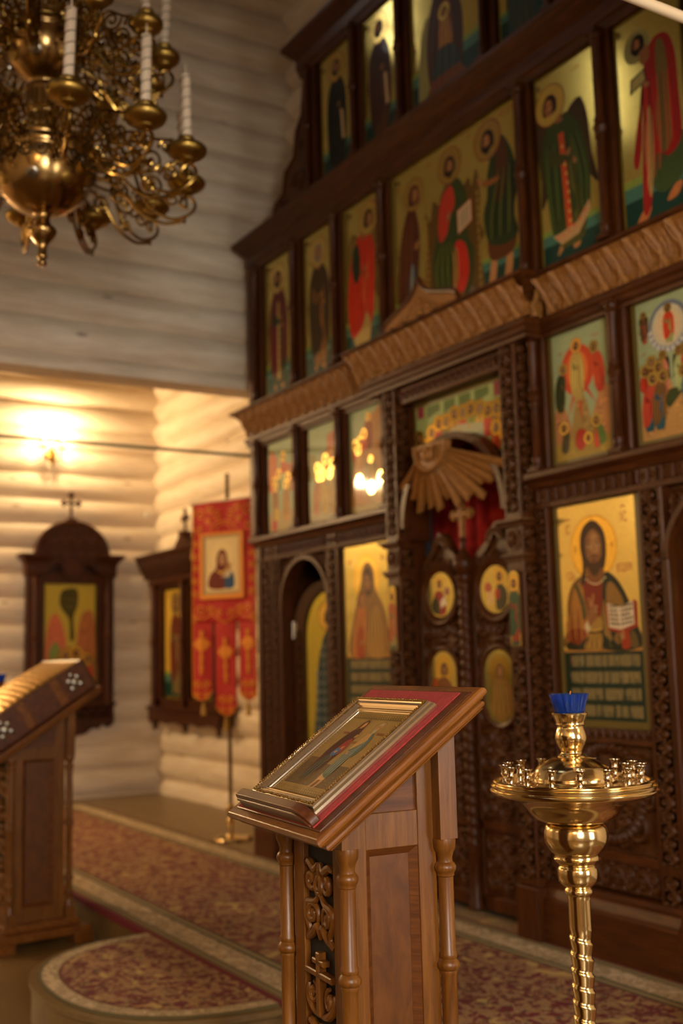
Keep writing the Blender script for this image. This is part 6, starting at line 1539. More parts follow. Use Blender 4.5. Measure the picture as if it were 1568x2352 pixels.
    P.done(t, 'icon_print', M_PRINT, loc=((x0+x1)/2, y-0.0035-0.006, z0))
    MB().box(x0, x1, y-0.0088, y-0.001, z0, z1).build('icon_backing', M_OLIVE, t)
    # pole, crossbar, cords, tassels, foot
    m = MB(); m.lathe([(0.014, 0.10), (0.014, 2.60), (0.018, 2.605), (0.018, 2.615), (0.0, 2.63)], 14); m.build('pole', M_BRASS2, t)
    m = MB(); m.tube([(-0.315, -0.022, 2.42), (0.48, -0.022, 2.42)], 0.011, 10)
    for x in (-0.32, 0.485): m.lathe([(0, -0.018), (0.018, 0), (0, 0.018)], 10, (x, -0.022, 2.42), axis='x')
    m.build('crossbar', M_WAX, t)
    m = MB(); m.lathe([(0.125, 0.0), (0.13, 0.01), (0.125, 0.022), (0.05, 0.03), (0.03, 0.045), (0.026, 0.11), (0.034, 0.12), (0.034, 0.145), (0.026, 0.15), (0.026, 0.2), (0.034, 0.205), (0.034, 0.23), (0.018, 0.25)], 24)
    for i in range(4):
        a = PI/4+PI/2*i; m.tube([(0.1*math.cos(a), 0.1*math.sin(a), 0.012), (0.15*math.cos(a), 0.15*math.sin(a), 0.014)], 0.014, 8)
    m.build('foot', M_BRASS, t)
    def tassel(x, yy, z, l):
        q = MB(); q.tube([(x, yy, z+l), (x, yy, z)], 0.0035, 6); q.lathe([(0.0, 0.0), (0.012, -0.01), (0.009, -0.02), (0.012, -0.03), (0.02, -0.095), (0.0, -0.097)], 12, (x, yy, z)); q.build('tassel', M_TASSEL, t)
    tassel(-0.204, y, 0.965, 0.02); tassel(0, y, 0.855, 0.02); tassel(0.204, y, 0.965, 0.02); tassel(-0.31, -0.022, 2.10, 0.31); tassel(0.335, -0.022, 2.09, 0.32)
banner()

# ------------------------------------------------------------------ rugs
RX0, RX1, RY0, RY1 = -10.05, -0.9, -1.41, -0.07
m = MB(); m.box(RX0, RX1, RY0, RY1, 0.0005, 0.010); m.box(RX0, RX1, RY0-0.012, RY0+0.002, -0.022, 0.009, 1)
o = m.build('carpet_runner', [carpet('runner_pattern', RX1-RX0, RY1-RY0, RX0, RY0), M_RUGR]); tag(o, 'long red and cream patterned carpet runner along the platform before the icon screen', 'carpet')
m = MB(); K = (0.95, 0.94, 0.93, 0.84, 0.83, 0.82)
pl = [amb(k, 40) for k in K]; n = len(pl[0])
for r in range(5):
    vs = [(x, min(y, RY0-0.013), 0.009) for x, y in pl[r]]+[(x, min(y, RY0-0.013), 0.009) for x, y in pl[r+1]]
    m.add(vs, [(i, n+i, n+i+1, i+1) for i in range(n-1)], (2, 2, 1, 2, 3)[r])
q = [(x, min(y, RY0-0.013), 0.009) for x, y in pl[5]]; m.add(q, [tuple(range(n))], 0)
vs = [(x, min(y, RY0-0.013), 0.009) for x, y in pl[0]]+[(x, min(y, RY0-0.013), 0.0005) for x, y in pl[0]]
m.add(vs, [(i, n+i, n+i+1, i+1) for i in range(n-1)], 2)
o = m.build('ambon_rug', [carpet('ambon_pattern', 3, 3, -6, -3, '#651321', False), M_RUGB, M_RUGO, M_RUGR]); tag(o, 'rounded red patterned rug on the half round step at lower left', 'rug')
m = MB(); m.box(XC-0.42, XC+0.43, -0.062, 0.10, 0.0005, 0.008)
o = m.build('door_mat', carpet('door_mat_pattern', 9, 9, -9, -5, '#8f7a58', False)); tag(o, 'pale patterned mat at the foot of the royal doors', 'mat')

# ------------------------------------------------------------------ lecterns
def board_matrix(W, LB, tl, zf, fo):
    O = Vector((-W/2, -fo, zf))
    U = Vector((1, 0, 0)); B = Vector((0, math.cos(tl), math.sin(tl))); Nn = U.cross(B)
    M = Matrix((U, B, Nn)).transposed().to_4x4(); M.translation = O; return M
def lectern(label, loc, rz, red=True, W=0.44, LB=0.434, tl=math.radians(35.41), zf=1.106, fo=0.203, h0=1.073, rings=(0.205, 0.43), sx=1.0, sy=1.0, k=1.0):
    """desk W x LB tilted by tl with its front edge at zf; sx, sy stretch the body, k the columns"""
    t = thing('lectern', label, 'lectern', loc, rz, group='sloping wooden lecterns')
    g = -ZF; BM = board_matrix(W, LB, tl, zf, fo); SB = Matrix.Diagonal((sx, sy, 1, 1))
    def zs(v, n=0.0): return zf+(v*sy+fo)*math.tan(tl)+n/math.cos(tl)
    # desk
    m = MB(); m.M = BM; m.box(0.02, W-0.02, 0.02, LB-0.02, -0.02, 0.0); m.build('desk_board', M_LECD, t, bevel=0.003)
    m = MB(); m.M = BM
    def nosing(a, z0, z1, w_):
        # rounded strip around the board; a = outer inset
        x0, x1, y0, y1 = a, W-a, a, LB-a
        zc, hz = (z0+z1)/2, (z1-z0)/2
        prof = [(w_, z0), (0.006, z0)]+[(0.006-0.006*math.sin(math.radians(th)), zc-hz*math.cos(math.radians(th))) for th in (20, 55, 90, 125, 160)]+[(0.006, z1), (w_, z1)]
        ring = []
        for (cx, cy, sx, sy) in ((x0, y0, 1, 1), (x1, y0, -1, 1), (x1, y1, -1, -1), (x0, y1, 1, -1)): ring.append([(cx+sx*i, cy+sy*i, z) for i, z in prof])
        vs = [p for r in ring for p in r]; n = len(prof); fs = []
        for k in range(4):
            k2 = (k+1) % 4
            f4 = [(k*n+i, k2*n+i, k2*n+i+1, k*n+i+1) for i in range(n-1)]+[(k*n+n-1, k2*n+n-1, k2*n, k*n)]
            m.add([vs[i] for i in range(k*n, k*n+n)]+[vs[i] for i in range(k2*n, k2*n+n)], [tuple((i-k*n) if k*n <= i < k*n+n else n+i-k2*n for i in q) for q in f4], k % 2)
    nosing(0.0, -0.019, -0.002, 0.0195); m.build('desk_edge', [M_LECR, M_LECS], t)
    m = MB(); m.M = BM; nosing(0.009, -0.0235, -0.0195, 0.03); nosing(0.012, -0.038, -0.025, 0.05); nosing(0.018, -0.043, -0.0385, 0.06); m.box(0.03, W-0.03, 0.03, LB-0.03, -0.041, -0.02); m.build('under_moulding', [M_LECR, M_LECS], t)
    if red:
        m = MB(); m.M = BM; m.box(0.03, 0.393, 0.0235, 0.408, -0.001, 0.002)
        o = m.build('velvet_inlay', M_VELVET, t); o['label'] = 'red velvet on the desk'
    # book ledge with swept end
    m = MB(); m.M = BM @ Matrix.Diagonal((W/0.44, 1, 1, 1))
    pf = [(0.058, 0.002), (0.058, 0.03), (0.064, 0.036)]+[(u, 0.036) for u in (0.15, 0.25, 0.335)]+[(0.335+0.055*math.sin(math.radians(a)), 0.036-0.034*(1-math.cos(math.radians(a)))) for a in range(10, 91, 10)]
    vs = []; n = len(pf)
    for b in (0.0235, 0.0435): vs += [(u, b, z) for u, z in pf]
    m.add(vs, [tuple(range(n)), tuple(range(2*n-1, n-1, -1))]+[(i, i+n, (i+1) % n+n, (i+1) % n) for i in range(n)])
    m.tube([(u, 0.0225, z-0.012) for u, z in pf[2:-2]], 0.0035, 6)
    m.build('book_ledge', M_LECD, t, bevel=0.003)
    # corner columns
    def turned():
        r = 0.0145; h = h0
        pr = [(0.021, h), (0.0215, h-0.006), (0.0205, h-0.018), (0.0165, h-0.026), (0.0135, h-0.036), (0.0145, h-0.043), (0.018, h-0.046), (0.0205, h-0.051), (0.0205, h-0.056), (0.018, h-0.061), (0.0165, h-0.063), (0.0165, h-0.068), (0.0145, h-0.07)]
        for z in (h-rings[0], h-rings[1]):
            pr += [(r, z), (0.0165, z-0.003), (0.0165, z-0.01), (0.0150, z-0.012), (0.018, z-0.016), (0.021, z-0.021), (0.021, z-0.027), (0.018, z-0.031), (0.016, z-0.033), (0.0165, z-0.037), (0.0155, z-0.04), (r, z-0.043)]
        pr += [(r, 0.26), (0.018, 0.255), (0.0205, 0.245), (0.018, 0.235), (0.0145, 0.228), (0.0165, 0.2), (0.021, 0.185), (0.021, 0.17)]
        return pr[::-1]
    for ex in (-1, 1):
        for ey in (-1, 1):
            x, y = ex*0.1375*sx, ey*0.103*sy
            q = MB(); q.lathe([(r_*k, z_) for r_, z_ in turned()], 20, (x, y, 0))
            zt0, zt1 = zs(y/sy-0.019, -0.041), zs(y/sy+0.019, -0.041)
            a = 0.0185*k; vs = [(x-a, y-a, h0), (x+a, y-a, h0), (x+a, y+a, h0), (x-a, y+a, h0), (x-a, y-a, zt0), (x+a, y-a, zt0), (x+a, y+a, zt1), (x-a, y+a, zt1)]
            q.add(vs, [(3, 2, 1, 0), (4, 5, 6, 7), (0, 1, 5, 4), (1, 2, 6, 5), (2, 3, 7, 6), (3, 0, 4, 7)])
            q.box(x-a-0.004, x+a+0.004, y-a-0.004, y+a+0.004, 0.12, 0.172)
            q.build('corner_column', M_LEC, t)
    # body: framed sides with set-in panels, carved front
    zb = 0.12
    def side(s):
        m = MB(); m.M = SB; x0, x1 = sorted((s*0.128, s*0.110))
        for (a, c) in ((-0.09, -0.058), (0.052, 0.09)):
            vs = [(x0, a, zb), (x1, a, zb), (x1, c, zb), (x0, c, zb), (x0, a, zs(a, -0.041)), (x1, a, zs(a, -0.041)), (x1, c, zs(c, -0.041)), (x0, c, zs(c, -0.041))]
            m.add(vs, [(3, 2, 1, 0), (4, 5, 6, 7), (0, 1, 5, 4), (1, 2, 6, 5), (2, 3, 7, 6), (3, 0, 4, 7)])
        m.box(x0+0.001, x1-0.001, -0.058, 0.052, h0-0.01, h0+0.055); m.box(x0+0.001, x1-0.001, -0.058, 0.052, zb, 0.19)
        m.build('side_frame', M_LEC, t, bevel=0.0015)
        m = MB(); m.M = SB; xa, xb = sorted((s*0.104, s*0.112)); m.box(xa, xb, -0.06, 0.054, 0.18, h0-0.005); m.build('side_panel', M_LECP, t)
        # bevelled bead round the panel
        m = MB(); m.M = SB; xo, xi = s*0.1245, s*0.1125; w_ = 0.014
        ro = [(-0.058, 0.19), (0.052, 0.19), (0.052, h0-0.01), (-0.058, h0-0.01)]; ri = [(-0.058+w_, 0.19+w_), (0.052-w_, 0.19+w_), (0.052-w_, h0-0.01-w_), (-0.058+w_, h0-0.01-w_)]
        vs = [(xo, y, z) for y, z in ro]+[(xi, y, z) for y, z in ri]; m.add(vs, [(i, (i+1) % 4, 4+(i+1) % 4, 4+i) if s > 0 else (4+i, 4+(i+1) % 4, (i+1) % 4, i) for i in range(4)]); m.build('panel_bead', M_LECT, t)
        m = MB(); m.M = SB; xa, xb = sorted((s*0.109, s*0.120)); a, c = -0.058, 0.052
        vs = [(xa, a, h0+0.055), (xb, a, h0+0.055), (xb, c, h0+0.055), (xa, c, h0+0.055), (xa, a, zs(a, -0.041)), (xb, a, zs(a, -0.041)), (xb, c, zs(c, -0.041)), (xa, c, zs(c, -0.041))]
        m.add(vs, [(3, 2, 1, 0), (4, 5, 6, 7), (0, 1, 5, 4), (1, 2, 6, 5), (2, 3, 7, 6), (3, 0, 4, 7)]); m.build('gable_board', M_LECT, t)
    side(1); side(-1)
    m = MB(); m.M = SB; m.box(-0.112, 0.112, 0.075, 0.09, zb, zs(0.075, -0.045)); m.build('back_panel', M_LECP, t)
    m = MB(); m.M = SB; m.box(-0.112, 0.112, -0.085, -0.07, zb, zs(-0.085, -0.043)); m.build('front_board', M_BACK, t)
    m = MB(); m.M = SB
    for (a, c) in ((-0.112, -0.066), (0.066, 0.112)): m.box(a, c, -0.098, -0.085, zb, zs(-0.098, -0.042))
    m.box(-0.066, 0.066, -0.0975, -0.085, zb, 0.19); m.build('front_frame', M_LEC, t, bevel=0.0015)
    c = MB(); yf = -0.094; c.M = SB
    def sc(x, z, r, a, tn, w_=0.0062): c.tube([(u, yf+0.002*math.sin(i*0.4), v) for i, (u, v) in enumerate(spiral(x, z, r, r*0.12, a, tn, 22))], [w_*(0.55+0.6*math.sin(PI*(i+1)/24)) for i in range(23)], 8)
    def st(pts, w_=0.0062):
        p = crom(pts, 6); c.tube([(u, yf, v) for u, v in p], [w_*(0.45+0.65*math.sin(PI*(i+0.5)/len(p))) for i in range(len(p))], 8)
    def bud(x, z, r=0.009): c.lathe([(0, 0.006), (r*0.8, 0.004), (r, 0.0), (r*0.8, -0.004), (0, -0.004)], 12, (x, yf, z), axis='y')
    def foliage(z0, h):
        for s in (-1, 1):
            sc(s*0.034, z0+h*0.76, 0.024, PI/2, 1.45*s); bud(s*0.034, z0+h*0.76, 0.010)
            sc(s*0.032, z0+h*0.33, 0.027, -PI/2, -1.45*s); bud(s*0.032, z0+h*0.33, 0.011)
            st([(0, z0+h*0.62), (s*0.02, z0+h*0.5), (s*0.054, z0+h*0.45), (s*0.058, z0+h*0.3), (s*0.045, z0+h*0.12), (s*0.06, z0+h*0.02)], 0.0075)
            st([(s*0.006, z0+h*0.98), (s*0.02, z0+h*0.9), (s*0.045, z0+h*0.97), (s*0.06, z0+h*0.93)], 0.008)
            st([(0, z0+h*0.05), (s*0.01, z0+h*0.2), (s*0.03, z0+h*0.1), (s*0.058, z0+h*0.0)], 0.008)
            st([(0, z0+h*0.85), (s*0.012, z0+h*0.7), (s*0.004, z0+h*0.6)], 0.008)
        st([(0, z0+h*1.0), (0, z0+h*0.8)], 0.007); c.bbox(-0.009, 0.009, yf-0.007, yf, z0+h*0.575, z0+h*0.64, 0.002)
    def crossf(z0, h):
        c.bbox(-0.0075, 0.0075, yf-0.010, yf+0.006, z0, z0+h, 0.002); c.bbox(-0.058, 0.058, yf-0.010, yf+0.006, z0+h*0.60, z0+h*0.70, 0.002); c.bbox(-0.024, 0.024, yf-0.010, yf+0.006, z0+h*0.80, z0+h*0.89, 0.002)
        for s in (-1, 1):
            st([(0, z0-h*0.02), (s*0.03, z0+h*0.04), (s*0.054, z0+h*0.2), (s*0.056, z0+h*0.42)], 0.008); sc(s*0.034, z0+h*0.3, 0.02, PI/2, 1.3*s); bud(s*0.033, z0+h*0.3, 0.009)
    c.M = SB; d_ = h0-1.073
    foliage(0.715+g+d_, 0.15); crossf(0.585+g+d_, 0.115); foliage(0.42+g+d_, 0.15); foliage(0.25+g+d_, 0.15); foliage(0.075+g+max(d_, -0.04), 0.15)
    c.build('front_carving', M_LEC, t)
    # stepped base on bracket feet
    m = MB(); m.M = SB; m.box(-0.165, 0.165, -0.135, 0.135, 0.085, 0.122); m.box(-0.20, 0.20, -0.165, 0.165, 0.045, 0.085); m.build('base', M_LECR, t, bevel=0.006)
    for ex in (-1, 1):
        for ey in (-1, 1):
            q = MB(); q.M = SB; x0, x1 = sorted((ex*0.205, ex*0.12)); y0, y1 = sorted((ey*0.17, ey*0.10)); q.box(x0, x1, y0, y1, 0.0, 0.046); q.build('foot', M_LECR, t, bevel=0.004)
    return t
az0 = math.radians(-4.867)
def lect_loc(fx, fy, az): # root from the desk's front-left corner
    c, s = math.cos(az), math.sin(az); return (fx+0.22*c-0.203*s, fy+0.22*s+0.203*c, ZF)
LM = lect_loc(-2.135, -2.397, az0)
lectern('wooden lectern with red velvet desk in the middle foreground, framed icon on it', LM, az0)
az1 = math.radians(4.5)
c1, s1 = math.cos(az1), math.sin(az1)
AX1, AY1 = -5.799, -1.415      # back right foot of the left lectern
LL = (AX1-0.297*c1+0.275*s1, AY1-0.297*s1-0.275*c1, ZF)
LKW = dict(W=0.62, LB=0.667, tl=math.radians(31.8), zf=0.957, fo=0.2835, h0=0.94, rings=(0.32, 0.60), sx=1.45, sy=1.52, k=1.2)
l2 = lectern('wooden lectern with wooden icon box lying on it, cut by the left picture edge', LL, az1, **LKW)
# framed icon on the middle lectern
def lmat(loc, az): return Matrix.Translation(loc) @ Matrix.Rotation(az, 4, 'Z')
t = thing('framed_icon', 'gilt framed icon of a couple with child lying on the sloping lectern', 'icon')
FM = lmat(LM, az0) @ board_matrix(0.44, 0.434, math.radians(35.41), 1.106, 0.203) @ Matrix.Translation((0.070, 0.0445, 0.0025))
t.matrix_world = FM
FW, FH, MW = 0.304, 0.318, 0.036
m = MB()
prof = [(0.0, 0.0), (0.0, 0.006), (0.0015, 0.0105), (0.005, 0.0145), (0.006, 0.018), (0.0085, 0.021), (0.0135, 0.0215), (0.016, 0.0195), (0.022, 0.0185), (0.0255, 0.0150), (0.0285, 0.0115), (0.0305, 0.0125), (0.0330, 0.0115), (0.0340, 0.0085), (MW, 0.0065), (MW, 0.0)]
def frame_ring(m, w_, h_, prof, mi=0, smooth=False):
    n = len(prof); vs = []
    for (cx, cy, sx, sy) in ((0, 0, 1, 1), (w_, 0, -1, 1), (w_, h_, -1, -1), (0, h_, 1, -1)): vs += [(cx+sx*i, cy+sy*i, z) for i, z in prof]
    fs = []
    for k in range(4):
        k2 = (k+1) % 4
        for i in range(n-1): fs.append((k*n+i, k2*n+i, k2*n+i+1, k*n+i+1))
        fs.append((k*n+n-1, k2*n+n-1, k2*n, k*n))
    m.add(vs, fs, mi, smooth)
frame_ring(m, FW, FH, prof); m.build('frame', M_GOLDFS, t, bevel=0.0008)
m = MB()
rng = random.Random(2)
for (p0, p1) in (((0.011, 0.011), (FW-0.011, 0.011)), ((FW-0.011, 0.011), (FW-0.011, FH-0.011)), ((FW-0.011, FH-0.011), (0.011, FH-0.011)), ((0.011, FH-0.011), (0.011, 0.011))):
    ln = math.dist(p0, p1); k = int(ln/0.0052)
    for i in range(k):
        f_ = (i+0.5)/k; m.lathe([(0, 0.0252), (0.0022, 0.0239), (0.0024, 0.0219), (0.0, 0.0207)], 6, (p0[0]+(p1[0]-p0[0])*f_+rng.uniform(-.0007, .0007), p0[1]+(p1[1]-p0[1])*f_+rng.uniform(-.0007, .0007), rng.uniform(-.0006, .0006)))
m.build('outer_beading', M_GOLDFC, t); m = MB(); k = 0.0315
for (p0, p1) in (((k, k), (FW-k, k)), ((FW-k, k), (FW-k, FH-k)), ((FW-k, FH-k), (k, FH-k)), ((k, FH-k), (k, k))):
    ln = math.dist(p0, p1); kk = int(ln/0.0032)
    for i in range(kk):
        f_ = (i+0.5)/kk; m.lathe([(0, 0.0140), (0.0011, 0.0130), (0.0, 0.0118)], 5, (p0[0]+(p1[0]-p0[0])*f_, p0[1]+(p1[1]-p0[1])*f_, 0))
m.build('sight_beading', M_GOLDFC, t)
MB().box(MW-0.003, FW-MW+0.003, MW-0.003, FH-MW+0.003, 0.0, 0.0045).build('backing', M_GOLDFC, t)
PW, PH = FW-2*MW, FH-2*MW
P = Paint(PW, PH/PW); A = PH/PW
P.rect(0, 0, 1, A, '#8a6c34')
for (v0, v1) in ((0.012, 0.075), (A-0.085, A-0.012)):
    P.rect(0.0, v0, 1.0, v1, '#6a5228')
    for i in range(46):
        u = 0.01+0.98*i/45
        P.ring(u, (v0+v1)/2+0.012*(-1)**i, 0.011, 0.013, 0.0045, '#b08a44', 10); P.ell(u, (v0+v1)/2-0.016*(-1)**i, 0.005, 0.006, '#c49c50', 8)
for (u0, u1) in ((0.0, 0.035), (0.965, 1.0)):
    P.rect(u0, 0.07, u1, A-0.08, '#745a2c')
    for i in range(30): P.ell((u0+u1)/2, 0.09+(A-0.18)*i/29, 0.01, 0.009, '#b08a44', 8)
P.grad(0.05, 0.1, 0.95, A-0.1, '#8a6a32', '#93723a')
P.rect(0.05, 0.1, 0.95, A*0.36, '#5e4522'); P.poly([(0.05, A*0.36), (0.3, A*0.36), (0.26, A*0.42), (0.05, A*0.42)], '#6a4c26')
rng = random.Random(8)
for i in range(90): P.ell(rng.uniform(0.06, 0.94), rng.uniform(0.11, A*0.35), 0.006, 0.0035, '#8a6c34', 8)
P.line([(0.05, 0.105), (0.95, 0.105)], 0.006, '#a88444', False, False)
# woman with child
P.ring(0.36, A*0.83, 0.085, 0.085, 0.004, '#6a4c20'); P.ring(0.43, A*0.71, 0.055, 0.055, 0.004, '#6a4c20')
P.blob([(0.24, A*0.2), (0.22, A*0.36), (0.2, A*0.52), (0.23, A*0.68), (0.29, A*0.79), (0.31, A*0.87), (0.36, A*0.905), (0.41, A*0.875), (0.42, A*0.8), (0.45, A*0.7), (0.47, A*0.55), (0.46, A*0.42), (0.44, A*0.3), (0.36, A*0.24)], '#4c2a1c')
P.blob([(0.25, A*0.16), (0.26, A*0.3), (0.3, A*0.45), (0.38, A*0.48), (0.4, A*0.36), (0.36, A*0.22)], '#463c28')
for i in range(7): P.line([(0.255+0.018*i, A*0.18), (0.27+0.018*i, A*0.32), (0.31+0.012*i, A*0.46)], 0.008, ('#7a7660', '#241c12', '#5a5440')[i % 3])
for i in range(5): P.line([(0.22+0.012*i, A*0.42), (0.225+0.018*i, A*0.6), (0.28+0.012*i, A*0.76)], 0.007, ('#6e4430', '#2e160e')[i % 2])
P.ell(0.365, A*0.835, 0.03, 0.042, '#a8743e', 20, -0.2); P.ell(0.37, A*0.84, 0.018, 0.026, '#c08c54', 16, -0.2)
for u in (0.357, 0.381): P.line([(u-0.008, A*0.845), (u+0.008, A*0.843)], 0.004, '#2a1408')
P.line([(0.37, A*0.843), (0.374, A*0.822)], 0.003, '#6a3c1a'); P.line([(0.362, A*0.81), (0.38, A*0.81)], 0.004, '#7a2c1a')
P.line([(0.31, A*0.78), (0.335, A*0.8), (0.345, A*0.86), (0.37, A*0.882), (0.4, A*0.86)], 0.006, '#b08438'); P.line([(0.46, A*0.5), (0.4, A*0.46), (0.41, A*0.4), (0.36, A*0.38)], 0.006, '#b08438')
P.blob([(0.34, A*0.5), (0.36, A*0.62), (0.42, A*0.67), (0.47, A*0.62), (0.48, A*0.5), (0.42, A*0.46)], '#8a2c22'); P.blob([(0.33, A*0.49), (0.36, A*0.55), (0.44, A*0.53), (0.43, A*0.46), (0.36, A*0.45)], '#3a5474')
for i in range(4): P.line([(0.34+0.025*i, A*0.47), (0.36+0.025*i, A*0.53)], 0.006, ('#88a0b4', '#1e2c44')[i % 2])
P.ell(0.43, A*0.705, 0.02, 0.026, '#a8743e', 16); P.blob([(0.41, A*0.705), (0.415, A*0.735), (0.435, A*0.745), (0.452, A*0.72), (0.44, A*0.728), (0.42, A*0.72)], '#4a2c14')
hand(P, 0.42, A*0.55, 0.035, 0.9, '#b07c46'); hand(P, 0.38, A*0.5, 0.035, 0.2, '#b07c46')
# old man in a grey green robe
P.ring(0.66, A*0.82, 0.085, 0.085, 0.004, '#6a4c20')
for (a, b) in ((0.58, 0.15), (0.66, 0.14)): P.blob([(a-0.018, A*(b+0.08)), (a+0.03, A*(b+0.08)), (a+0.02, A*b), (a-0.005, A*(b-0.05)), (a-0.035, A*(b-0.045)), (a-0.02, A*b)], '#a87440')
P.blob([(0.56, A*0.2), (0.58, A*0.34), (0.6, A*0.27), (0.68, A*0.22), (0.66, A*0.19)], '#b08450')
P.blob([(0.56, A*0.27), (0.55, A*0.42), (0.57, A*0.58), (0.59, A*0.7), (0.64, A*0.75), (0.7, A*0.74), (0.73, A*0.62), (0.7, A*0.5), (0.7, A*0.24), (0.64, A*0.22)], '#565c46')
P.blob([(0.56, A*0.55), (0.57, A*0.66), (0.61, A*0.745), (0.67, A*0.74), (0.68, A*0.66), (0.62, A*0.6)], '#b58648')
for i in range(6): P.line([(0.575+0.018*i, A*0.57), (0.59+0.014*i, A*0.65), (0.62+0.01*i, A*0.73)], 0.005, ('#8a5a24', '#d0a468')[i % 2])
P.blob([(0.66, A*0.76), (0.73, A*0.7), (0.76, A*0.58), (0.73, A*0.46), (0.71, A*0.5), (0.71, A*0.62), (0.68, A*0.7)], '#4c5a52')
for i in range(11): P.line([(0.57+0.013*i, A*(0.25+0.002*i)), (0.565+0.014*i, A*0.38), (0.6+0.01*i, A*0.52)], 0.0065, ('#a8aa96', '#2c3226', '#7c806c')[i % 3])
for i in range(5): P.line([(0.58+0.02*i, A*0.49), (0.63+0.014*i, A*0.53-0.006*i), (0.7, A*0.6+0.02*i)], 0.007, ('#a8aa96', '#262c22')[i % 2])
P.ell(0.655, A*0.825, 0.032, 0.042, '#a87848', 20); P.blob([(0.625, A*0.84), (0.63, A*0.87), (0.66, A*0.885), (0.69, A*0.865), (0.692, A*0.83), (0.68, A*0.85), (0.64, A*0.855)], '#9a8a6c')
P.blob([(0.625, A*0.82), (0.63, A*0.77), (0.652, A*0.745), (0.68, A*0.77), (0.688, A*0.82), (0.67, A*0.795), (0.64, A*0.795)], '#a39474')
for u in (0.643, 0.668): P.line([(u-0.009, A*0.833), (u+0.009, A*0.832)], 0.004, '#2a1408'); P.line([(u-0.01, A*0.842), (u+0.01, A*0.842)], 0.003, '#6a4c30')
P.line([(0.656, A*0.832), (0.658, A*0.812)], 0.003, '#6a3c1a'); hand(P, 0.6, A*0.5, 0.035, 2.2, '#b07c46')
for (u, v) in ((0.2, 0.72), (0.5, 0.62), (0.79, 0.74)): P.rect(u-0.055, A*v, u+0.055, A*(v+0.025), '#7a4c22')
o = P.done(t, 'painting', M_PRINT, loc=(FW/2, MW, 0.005)); o.rotation_euler = (-PI/2, 0, 0)
# wooden icon box with gilt relief on the left lectern
t = thing('icon_box', 'wooden box with gilded relief icon and silver mounts on the left lectern', 'icon box')
t.matrix_world = lmat(LL, az1) @ board_matrix(0.62, 0.667, math.radians(31.8), 0.957, 0.2835) @ Matrix.Translation((0.035, 0.05, 0.0025)) @ Matrix.Diagonal((0.56/0.49, 0.61/0.40, 1.95, 1))
m = MB(); m.box(0, 0.49, 0, 0.40, 0, 0.008)
m.box(0, 0.012, 0, 0.40, 0, 0.085); m.box(0.478, 0.49, 0, 0.40, 0, 0.085); m.box(0, 0.49, 0, 0.012, 0, 0.085); m.box(0, 0.49, 0.388, 0.40, 0, 0.085); m.build('box_sides', M_LECD, t, bevel=0.004)
m = MB()
for b in (0.12, 0.255): m.box(-0.003, 0.493, b, b+0.03, 0.006, 0.082)
m.build('band', M_LECR, t, bevel=0.003)
m = MB(); nx, ny = 60, 60; X, Y = np.meshgrid(np.linspace(0.012, 0.478, nx), np.linspace(0.012, 0.388, ny))
Zr = 0.08+0.02*np.sin(PI*(X-0.012)/0.466)**0.5*np.sin(PI*(Y-0.012)/0.376)**0.5+0.003*np.abs(np.sin(X*120))*np.abs(np.sin(Y*120))
m.surf(np.stack([X, Y, Zr], -1)); o = m.build('gilded_cover', M_RIZA, t); o['label'] = 'gilded relief cover'
for b in (0.05, 0.335):
    m = MB()
    for (dx, dz, r) in ((0, 0, 0.012), (0.017, 0.01, 0.009), (-0.017, 0.01, 0.009), (0.017, -0.012, 0.009), (-0.017, -0.012, 0.009), (0, 0.022, 0.008)):
        m.lathe([(r, 0.0), (r*0.8, 0.004), (0, 0.006)], 10, (0.49, b+dx, 0.042+dz), axis='x')
    m.build('silver_mount', M_NICKEL, t)

